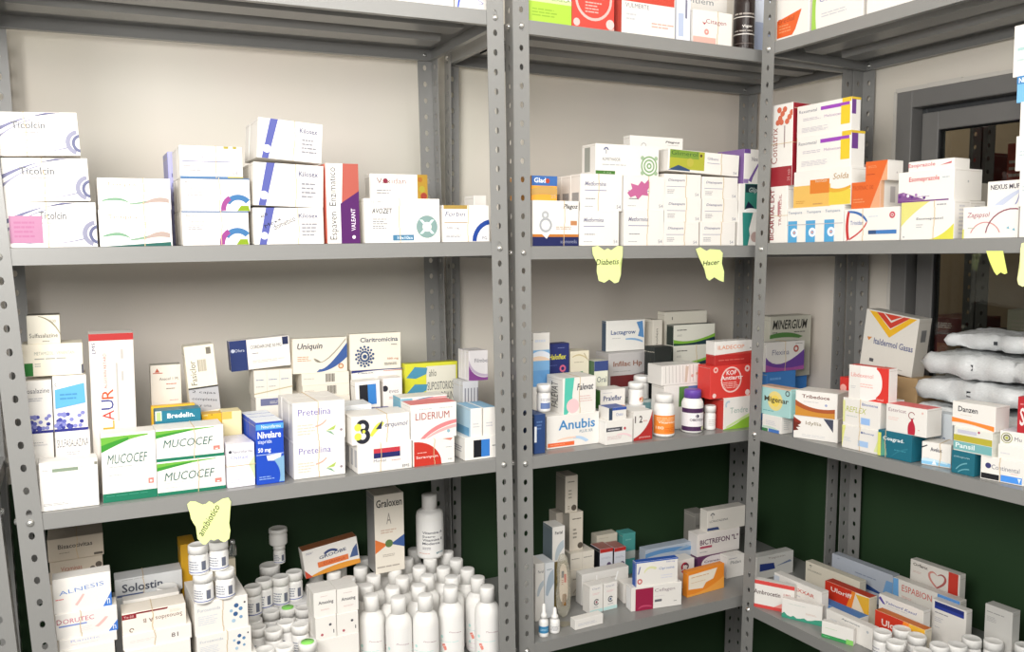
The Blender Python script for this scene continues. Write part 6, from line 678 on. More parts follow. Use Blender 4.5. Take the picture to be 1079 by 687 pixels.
('c2',.4461,.14,.0,.03,.04,.1163,.0,.0,1,None,'#c5beb2',[('L',.2,.3,.8,.7,3,'#a59c90')],[],[],[],{},'beige carton edge standing behind the pink lettered cartons'),
('c3',.0328,.004,.0,.0616,.04,.041,.0,.0,1,None,'w',[('R',0,.0,.3,.18,'#3a7a4a'),('R',.34,.0,.9,.2,'#4a78c0'),('L',.2,.4,.8,.7,3,'#d0d0d6'),('P',[(.0,.3),(.1,.321),(.2,.334),(.3,.338),(.4,.335),(.5,.323),(.6,.304),(.7,.276),(.8,.24),(.8,.18),(.7,.193),(.6,.202),(.5,.208),(.4,.21),(.3,.208),(.2,.202),(.1,.193),(.0,.18)],'#c0d8c8')],[],[('L',.2,.2,.8,.9,6,'#c5c5c5')],[],{},'white carton with green and blue base patches under the turquoise and yellow carton'),
('c3',.0224,.007,.041,.0972,.035,.0707,.0,.0,1,None,'#a9d4d2',[('E',.5,.52,.34,'#ead98a',1),('E',.5,.52,.2,'#f0d860',1),('T','Migenar',.14,.42,.8,.24,'#4a4a3a',0,1,0),('O',.9,.84,.1,.04,'#5a6a6a',0,360),('L',.1,.12,.6,.18,1,'#6ab0b4'),('R',0,.95,1,1,'#d8b49a')],[],[],[],{'T':'#c8a48c','L':'#c88a70'},'turquoise carton with a yellow sun and dark lettering'),
('c3',.1327,.004,.0,.1052,.0713,.0547,.3311,.0,1,None,'w',[('P',[(.0,.3),(.06,.42),(.02,.5),(.1,.52),(.06,.66),(.14,.6),(.18,.72),(.0,.92)],'#8a2f22'),('P',[(0,.3),(.12,.36),(.06,.46),(.16,.5),(.1,.56),(.18,.66),(.04,.7),(0,.8)],'#6e2a1e'),('T','Idyllia',.28,.58,.36,.2,'#8a7a5a',0,0,0),('P',[(.68,.96),(.9,.96),(.9,.42)],'#44485a'),('L',.2,.1,.8,.22,2,'#d4d4d4')],[],[],[],{},'white carton with a dark red leaf star and a dark triangle'),
('c3',.137,.0042,.0547,.0992,.07,.0592,.3311,.0,1,None,'w',[('P',[(0,.62),(.0,.62),(.102,.524),(.209,.448),(.321,.389),(.438,.35),(.559,.329),(.684,.328),(.815,.344),(.95,.38),(.95,0),(0,0)],'#c98a34'),('P',[(0,.62),(.0,.62),(.102,.524),(.209,.448),(.321,.389),(.438,.35),(.559,.329),(.684,.328),(.815,.344),(.95,.38),(.95,.22),(.815,.192),(.684,.179),(.559,.18),(.438,.195),(.321,.225),(.209,.269),(.102,.327),(.0,.4)],'#a8552c'),('T','Tribedoce',.16,.72,.66,.14,'#7a5048',0,1,0),('L',.2,.56,.6,.6,1,'#bbb'),('E',.74,.5,.05,'#9aa4c8',1)],[],[],[],{},'white carton with a brown and gold wave'),
('b3',.8427,.12,.1018,.1525,.05,.1715,.0,.0,1,None,'#cfcdbf',[('T','MINERGIUM',.06,.7868,.84,.1535,'#33332e',0,1,1),('L',.06,.7186,.2,.7527,1,'#6a6a62'),('L',.58,.7186,.9,.7527,1,'#6a6a62'),('P',[(.0,.7016),(.1,.7195),(.2,.731),(.3,.7357),(.4,.7335),(.5,.725),(.6,.7097),(.7,.6875),(.8,.6589),(.7,.6334),(.623,.6427),(.544,.65),(.461,.6547),(.375,.6568),(.286,.6568),(.194,.6542),(.098,.6491),(.0,.6419)],'#5a8a4a')],[],[],[],{},'tall grey cream carton with bold black lettering and a green leaf, at the back'),
('b3',.8484,.121,.0,.1386,.05,.1008,.0,.0,1,None,'#3f86d6',[('L',.1,.9,.5,.94,1,'#79b0ea')],[],[],[],{},'blue carton beneath the bold black lettered carton at the back'),
('b3',.775,.06,.1325,.1363,.035,.0788,.0,.0,2,.5,'w',[('P',[(0,0),(0,.5),(.0,.5),(.081,.372),(.175,.288),(.281,.247),(.4,.25),(.531,.297),(.675,.387),(.831,.522),(1.0,.7),(1,0)],'#6f4a9c'),('P',[(.0,.25),(.103,.194),(.213,.15),(.328,.119),(.45,.1),(.578,.094),(.712,.1),(.853,.119),(1.0,.15),(1,0),(0,0)],'#a85aa0'),('T','Flexina',.16,.56,.44,.18,'#7a7a92',0,0,0),('O',.78,.74,.12,.06,'#b5564a',0,360),('L',.76,.9,.95,.94,1,'#888')],[],[],[],{},'white carton with a purple wave and red ring, before the bold black lettered carton'),
('b3',.7832,.062,.0,.1024,.04,.132,.0,.0,1,None,'#4a88d0',[('L',.1,.8,.5,.9,1,'#79b0ea')],[],[],[],{},'blue carton directly under the purple wave carton with red ring'),
('c3',.2626,.0164,.0,.093,.08,.052,.0061,.0,1,.5,'w',[('P',[(.0,.02),(.0,.98),(.1,.98),(.04,.4)],'#e2e48a'),('R',.46,.2,.74,.44,'#a8c8ee'),('T','Biomep',.6,.74,.3,.1,'#7a86b0',0,1,0),('E',.56,.8,.05,'#5a6a9a',1),('L',.06,.3,.3,.5,3,'#cfd4d8'),('P',[(.9,.1),(1,.6),(1,.1)],'#dfe8a8')],[],[],[],{},'white carton with pale blue and green patches, beneath the green lettered one'),
('c3',.2609,.0194,.052,.0965,.08,.061,.0061,.0,1,.47,'w',[('R',.0,.1,.06,.9,'#dfe29a'),('T','REFLEX',.08,.5,.56,.2,'#b8bf52',0,0,1),('T','Biomena',.52,.8,.42,.1,'#7f8ab4',0,1,0),('R',.5,.12,.74,.36,'#9cc0f0'),('L',.1,.3,.4,.4,1,'#d0d4d0')],[],[],[],{},'white carton with yellow green lettering and a pale blue patch'),
('c3',.272,.0225,.1129,.1022,.028,.0751,.0061,.0,1,None,'w',[('R',.7,0,1,1,'#d93a32'),('P',[(.4,0),(.7,.0),(.7,1),(.4,1)],'#f3efec'),('P',[(.5,0),(.5,.0),(.584,.041),(.656,.091),(.717,.148),(.765,.213),(.802,.285),(.826,.366),(.839,.454),(.84,.55),(.837,.634),(.826,.709),(.809,.777),(.785,.838),(.754,.89),(.716,.934),(.672,.971),(.62,1.0),(.3,1),(.3,0)],'#f3efec'),('P',[(.5,0),(.75,0),(.75,.1)],'#d93a32'),('T','Libdexenol',.06,.66,.56,.12,'#e28a84',0,0,0),('L',.3,.36,.64,.5,2,'#f0c0b8'),('L',.06,.3,.2,.4,2,'#ccc'),('T','saned',.72,.05,.16,.07,'#f4c8c4',0,0,0)],[],[],[],{'T':'#d8453c'},'white carton with a red curved right side, topmost on the green lettered carton'),
('c3',.1792,.105,.0689,.035,.04,.0745,.0,.0,1,None,'#c8352f',[('E',.3,.66,.12,'#e8a8a0',1),('E',.3,.3,.12,'#e8a8a0',1)],[],[],[],{},'small red carton with pale circles, behind the red curved carton'),
('c3',.1797,.106,.0,.035,.04,.0684,.0,.0,1,None,'#e4e2de',[('L',.1,.4,.7,.6,2,'#c5c5c5')],[],[],[],{},'white carton beneath the small red carton with pale circles'),
('c3',.3585,.0132,.0,.0806,.07,.057,.0122,.0,1,.24,'#1f6a7e',[('R',0,.02,.1,.9,'#d9dc6a'),('P',[(.1,.02),(.3,.1),(.14,.8)],'#5aa08a'),('T','Coagrad.',.16,.62,.62,.18,'#e4eef0',0,1,0),('L',.5,.3,.9,.4,1,'#3f8ea0'),('P',[(.4,.06),(.452,.141),(.506,.215),(.564,.281),(.625,.34),(.689,.391),(.756,.435),(.827,.471),(.9,.5),(.9,.44),(.831,.412),(.764,.378),(.698,.337),(.635,.29),(.573,.237),(.514,.178),(.456,.112),(.4,.04)],'#2f7a8c')],[],[],[],{},'teal carton with white lettering and a yellow left edge, bottom row'),
('c3',.3751,.0164,.057,.094,.05,.0588,.0122,.0,1,None,'w',[('T','Estericat',.06,.74,.44,.13,'#9a7a86',0,0,0),('P',[(.56,.02),(.552,.111),(.549,.193),(.55,.266),(.555,.33),(.565,.386),(.579,.432),(.597,.471),(.62,.5),(.63,.6),(.67,.6),(.68,.5),(.698,.449),(.712,.395),(.723,.339),(.73,.28),(.733,.219),(.732,.155),(.728,.089),(.72,.02)],'#b82a3e'),('O',.64,.7,.13,.025,'#8a3a44',20,320),('L',.06,.42,.4,.56,2,'#e8cfc8'),('E',.9,.84,.04,'#e0b8b0',1),('L',.8,.2,.86,.24,1,'#c66')],[],[],[],{'T':'#d85a5c'},'white carton with a red top and a dark red bottle shape'),
('c3',.4558,.024,.0,.0563,.0513,.048,.2736,.0,1,.64,'w',[('R',0,.04,1,.2,'#8cc6ea'),('P',[(.0,.26),(.08,.281),(.169,.294),(.267,.298),(.375,.295),(.492,.283),(.619,.264),(.755,.236),(.9,.2),(.9,.14),(.755,.153),(.619,.164),(.492,.171),(.375,.175),(.267,.176),(.169,.174),(.08,.168),(.0,.16)],'#c6e2f2'),('P',[(.36,.06),(.44,.28),(.52,.06)],'#e8f2f8'),('T','Avelux',.3,.62,.4,.18,'#4a4a58',0,1,0),('P',[(0,.72),(.2,.84),(.18,.88),(0,.78)],'#3a3a3e'),('L',.06,.3,.3,.34,1,'#b5c4d0')],[],[],[],{},'white carton with a light blue base stripe and an orange rubber band'),
('c3',.5272,.015,.0,.0473,.08,.0449,-.0011,.0,1,None,'#216a7c',[('T','ciclosporin',.1,.7,.7,.1,'#b8d4da',0,0,0),('P',[(.2,.2),(.252,.271),(.306,.335),(.364,.391),(.425,.44),(.489,.481),(.556,.515),(.627,.541),(.7,.56),(.7,.5),(.632,.482),(.566,.458),(.504,.427),(.445,.39),(.389,.347),(.336,.298),(.287,.242),(.24,.18)],'#6aa8b4'),('P',[(.3,.1),(.352,.147),(.406,.187),(.464,.222),(.525,.25),(.589,.272),(.656,.288),(.727,.297),(.8,.3),(.8,.25),(.727,.245),(.658,.234),(.592,.219),(.53,.198),(.472,.171),(.418,.139),(.367,.102),(.32,.06)],'#6aa8b4')],[],[],[],{},'teal carton with a pale curly line, left of the black and blue barred carton'),
('c3',.5855,.0179,.0,.0779,.08,.0449,.133,.0,1,.46,'w',[('E',.18,.62,.12,'#3a3a6e',1),('T','Continental',.26,.5,.64,.2,'#7a7a88',0,0,0),('R',.02,.05,.44,.28,'#1e1e22'),('R',.48,.05,.96,.32,'#4a92e8'),('P',[(.9,.08),(.94,.28),(.86,.28)],'#d8e8f8'),('L',.7,.42,.9,.46,1,'#e0a8a8')],[],[],[],{},'white carton with a dark ball emblem above black and blue bars'),
('c3',.5284,.018,.0449,.0781,.06,.0475,-.0011,.0,3,None,'#e3e4dc',[('R',0,.42,1,.68,'#b9ae3e'),('R',0,.05,1,.4,'#7ab4b6'),('T','Pansil',.06,.14,.5,.2,'#e8f2f2',0,1,0),('R',.1,.76,.6,.9,'#c8c8d8'),('E',.66,.9,.05,'#b04a6a',1)],[],[],[],{},'pale carton bundle with an olive band over teal, under the orange wave carton'),
('c3',.5216,.021,.0924,.0876,.045,.049,-.0011,.0,1,None,'w',[('T','Danzen',.14,.62,.46,.22,'#3f3f46',0,1,0),('P',[(.0,.36),(.103,.345),(.211,.329),(.325,.312),(.445,.295),(.57,.277),(.701,.259),(.838,.24),(.98,.22),(.98,.02),(.838,.07),(.701,.111),(.57,.143),(.445,.165),(.325,.178),(.211,.181),(.103,.175),(.0,.16)],'#ee8a3a'),('L',.2,.48,.5,.52,1,'#d4c4b8')],[],[],[],{},'white carton with dark lettering and an orange wave'),
('c3',.6143,.0247,.0449,.0461,.07,.0276,.133,.0,1,None,'w',[('L',.1,.3,.6,.5,1,'#d5d5d8')],[],[],[],{},'plain white carton lying on the black and blue barred carton'),
('c3',.6149,.0278,.0725,.0477,.08,.0254,.133,.0,1,None,'w',[('O',.26,.5,.26,.1,'#6a6a4a',0,360),('E',.26,.5,.12,'#b5b85a',1),('O',.26,.5,.4,.06,'#9a9c6a',0,360),('T','Mu',.55,.34,.26,.3,'#7a7a80',0,0,0)],[],[],[],{'T':'#dcdce4'},'white carton with an olive flower rosette at the right picture edge'),
('c3',.6423,.0345,.098,.0453,.05,.0676,.133,.0,1,None,'#b3262e',[('T','SE',.1,.2,.4,.5,'#f2dcdc',0,1,0),('L',.1,.75,.5,.85,1,'#d87a7c')],[],[],[],{},'dark red carton with white capital letters at the right picture edge'),
('c3',.434,.085,.0,.0473,.03,.1002,.0,.0,1,None,'#c5ccd2',[('R',.1,.02,.9,.34,'#7a9ec8'),('T','agi-flex',.1,.36,.9,.14,'#5a6a86',0,1,0),('P',[(.1,.6),(.4,.95),(.5,.95),(.2,.55)],'#e4e8ea')],[],[],[],{},'pale translucent pack with blue print, left of the orange wave carton'),
('c3',.2661,.18,.0,.0642,.07,.1505,.0,.0,1,None,'#b89a72',[('R',.05,.2,.7,.32,'#5a4a36'),('P',[(.3,.3),(.8,.3),(.8,.4)],'#8a7050')],[],[],[],{},'tan cardboard box beneath the big white carton with red and yellow chevrons'),
('c3',.1701,.183,.1505,.1418,.045,.1365,.0,-.1222,1,None,'#dedbd3',[('P',[(.06,.98),(.5,.58),(.96,.98),(.84,.98),(.5,.72),(.2,.98)],'#e8b52c'),('P',[(.2,.98),(.5,.74),(.84,.98),(.72,.98),(.5,.84),(.34,.98)],'#c8402f'),('P',[(.36,.98),(.5,.88),(.7,.98)],'#c8402f'),('T','Italdermol Gasas',.22,.42,.74,.11,'#6a6f92',0,1,0),('P',[(.08,.52),(.18,.53),(.12,.46)],'#d08a4a'),('R',.18,.1,.26,.16,'#5a5a5e'),('L',.5,.06,.9,.09,1,'#b5b2aa')],[],[('R',.3,.6,.7,.8,'#7a7a7a')],[],{'R':'#c9c5bc'},'big leaning white carton with red and yellow chevrons'),
('c4',.0181,.004,.0,.1,.022,.0706,.5113,.0,1,None,'w',[('R',0,.86,1,1,'#d64a46'),('R',0,0,.84,.12,'#d64a46'),('T','Ambrocetin',.0,.5,.66,.16,'#6a5a5a',0,1,0),('P',[(.5,.12),(.84,.12),(.84,.42)],'#ee9a90'),('T','180',.74,.58,.16,.1,'#c06a6a',0,0,0)],[],[],[],{},'white carton with red top and bottom bands beside the post on the lowest right shelf'),
('c4',.0989,.0168,.0,.0974,.018,.0482,.4329,.0,1,None,'w',[('P',[(0,0),(0,.18),(.06,.3),(.14,.16),(.22,.12),(.3,.2),(.38,.1),(.48,.14),(.56,.2),(.64,.12),(.74,.16),(.84,.24),(1,.3),(1,0)],'#3f9a80'),('L',.16,.76,.66,.8,1,'#b8c8c0'),('L',.6,.4,.9,.5,2,'#d8c0b4')],[],[],[],{},'white carton with a jagged green base, in front of the red banded carton'),
('c4',.019,.0727,.0,.1519,.025,.0757,.0,.0,1,None,'w',[('T','FEXXAR',.4,.6947,.46,.111,'#c8685a',0,1,0),('R',0,.653,.12,.9306,'#c9d2de'),('L',.1,.5143,.7,.5836,1,'#c5c5cc')],[],[],[],{},'white carton with red capital lettering behind the red banded carton'),
('b4',.7658,.06,.0,.1326,.03,.0639,.0,.0,1,None,'#dcdcd8',[('T','Tiapozin',.3,.798,.46,.1102,'#9a8f8a',0,0,0),('P',[(.08,.3572),(.5,.3572),(.46,.6327),(.08,.6878)],'#2b3f86'),('P',[(.5,.449),(.9,.6327),(.95,.5409)],'#7a8aa8')],[],[],[],{},'white carton with a navy block at the back behind the post'),
('c4',-.0058,.215,.0,.1716,.025,.0731,.0,.0,1,None,'#e2dccb',[('O',.1,.8635,.0531,.0228,'#55564e',0,180),('R',.098,.7876,.104,.8786,'#55564e'),('T','DICLOFENACO',.05,.6814,.26,.0607,'#6a665a',0,0,0),('P',[(.7,.4691),(.78,.6663),(.99,.6966),(.99,.3932)],'#e2cc3a')],[],[],[],{},'cream carton with an umbrella emblem and a yellow patch'),
('c4',.0208,.285,.0,.1878,.025,.0897,.0,.0,1,None,'#b9c0cc',[('P',[(.45,.3217),(.5,.5252),(.78,.3895),(.9,.3217)],'#2f4a86'),('L',.1,.8983,.14,.9322,1,'#6a7a9a'),('P',[(.84,.3217),(.9,.7965),(1,.7965),(1,.3217)],'#7aa8d8'),('L',.4,.6608,.8,.7287,1,'#8a94aa')],[],[],[],{},'long grey blue carton at the back behind the umbrella emblem carton'),
('c4',.1112,.155,.0,.1309,.028,.0704,.0,.0,1,None,'#e9e0cc',[('P',[(0,.3802),(0,1.0),(.62,1.0),(.5,.3802)],'#cf3a26'),('P',[(.5,.3802),(.62,1.0),(.7,1.0),(.62,.3802)],'#ee8a2e'),('P',[(.7,.938),(1,.9876),(1,.3926),(.9,.3926)],'#e8b43a'),('T','Uloriff',.14,.7025,.48,.1611,'#f4e6de',0,1,0)],[],[],[],{'T':'#c8452e'},'red and yellow carton with bold white lettering, rear one of two'),
('c4',.1211,.1,.0,.1369,.035,.0376,.0,.0,1,None,'w',[('R',.1,.3064,.6,.5046,'#b5b9c4'),('E',.62,.6235,.1288,'#2a2c3a',1),('R',.0,.8018,1,1.0,'#3f78b8'),('R',.9,.5046,1,.8018,'#2a3a5a')],[],[],[],{'T':'#3f80c4'},'white carton with a blue top and dark round mark, before a red yellow carton'),
('c4',.2013,.055,.0,.1289,.022,.0507,.0,.0,1,None,'w',[('T','Apronax',.34,.7975,.4,.0886,'#55606a',0,1,0),('E',.9,.7469,.0633,'#b9bec4',1),('L',.1,.557,.6,.6456,2,'#d0d4d8')],[],[],[],{},'white carton with small dark lettering behind the green based carton'),
('c4',.2243,.0135,.0,.0736,.015,.0389,.3316,.0,1,None,'w',[('R',0,0,.78,.22,'#3f9a5a'),('R',.78,0,1,.3,'#8ad06a'),('L',.1,.6,.6,.68,1,'#c8d8c0'),('L',.06,.08,.3,.14,1,'#8ad0a0')],[],[],[],{},'small white carton with a green base strip, front edge of the lowest right shelf'),
('c4',.2482,.2326,.0,.171,.025,.1098,.0,.0,1,None,'#dddad3',[('P',[(0,.3059),(0,.9861),(.08,1.0),(.1,.3059)],'#6aa4d8'),('R',.68,.8057,1,1.0,'#5a90cc'),('T','ESPABION',.14,.764,.46,.1388,'#c8584c',0,0,0),('L',.14,.6113,.3,.6668,2,'#d8b0a8'),('L',.2,.3753,.5,.417,1,'#bbb')],[],[],[],{},'white carton with red capital lettering between blue edges'),
('c4',.2659,.27,.0,.1272,.022,.1546,.0,.0,1,None,'#dad6cf',[('R',.78,.6562,.97,1.0,'#c03a2c'),('T','Orfanz',.06,.9122,.3,.0476,'#5a5450',0,1,0),('P',[(.56,.6708),(.509,.6979),(.466,.7249),(.432,.7509),(.405,.7769),(.387,.8021),(.376,.8274),(.374,.8515),(.38,.8756),(.4,.8947),(.421,.9086),(.443,.9166),(.465,.9195),(.488,.9166),(.511,.9086),(.535,.8947),(.56,.8756),(.54,.8756),(.521,.8862),(.503,.8928),(.485,.8958),(.468,.8947),(.451,.8899),(.435,.8811),(.42,.8683),(.418,.8497),(.421,.8303),(.43,.8105),(.445,.7897),(.465,.7685),(.491,.7462),(.523,.7235),(.56,.7001)],'#c8857c'),('P',[(.56,.6708),(.611,.6979),(.654,.7249),(.688,.7509),(.715,.7769),(.733,.8021),(.744,.8274),(.746,.8515),(.74,.8756),(.72,.8947),(.699,.9086),(.677,.9166),(.655,.9195),(.632,.9166),(.609,.9086),(.585,.8947),(.56,.8756),(.58,.8756),(.599,.8862),(.617,.8928),(.635,.8958),(.652,.8947),(.669,.8899),(.685,.8811),(.7,.8683),(.702,.8497),(.699,.8303),(.69,.8105),(.675,.7897),(.655,.7685),(.629,.7462),(.597,.7235),(.56,.7001)],'#a85a58'),('L',.06,.8025,.26,.8391,2,'#c8b0a8')],[],[],[],{},'white carton with a ribbon heart and a red stripe'),
('c4',.2679,.155,.0,.1164,.025,.0911,.0,.0,1,None,'w',[('T','Telmoril Kasol',.16,.8111,.7,.068,'#7a80b0',0,1,1),('P',[(0,.8867),(.1,.7733),(.16,.7733),(.04,.9471)],'#5a4aa0'),('L',.2,.7582,.7,.7809,1,'#b5b5c4')],[],[],[],{},'white carton with slanted violet lettering above the front red and yellow carton'),
('c4',.2937,.11,.0,.1267,.024,.071,.0,.0,1,None,'#e9e0cc',[('P',[(0,.2719),(0,1.0),(.58,1.0),(.5,.2719)],'#cf3a26'),('P',[(.5,.2719),(.58,1.0),(.7,1.0),(.62,.2719)],'#ee8a2e'),('P',[(.7,1.0),(1,1.0),(1,.2865),(.66,.2865)],'#e8b43a'),('T','Uloriff',.14,.5777,.5,.2184,'#f4e6de',0,1,0),('T','PLUS',.3,.3739,.2,.1019,'#f4e6de',0,1,0)],[],[],[],{'T':'#d8742e'},'red and yellow carton with bold white lettering, front one of two'),
('c4',.3673,.21,.0,.0822,.022,.1033,.0,.0,1,None,'w',[('R',.08,.8107,.94,.9709,'#2b3f9a'),('R',.08,.8835,.94,.9709,'#1f2f7a'),('L',.1,.7087,.56,.7524,1,'#8a8a92'),('L',.1,.5194,.36,.6359,3,'#c0c0c6'),('L',.1,.3884,.3,.4175,1,'#b0b0b6')],[],[],[],{},'white carton with a broad royal blue band near its top'),
('c4',.4792,.23,.0,.0604,.028,.129,.0,.0,1,None,'#c9c8c4',[('L',.08,.865,.9,.894,1,'#8a8a8a'),('L',.08,.7108,.5,.8072,4,'#a5a5a5')],[],[],[],{},'grey white carton standing alone at the lower right')]
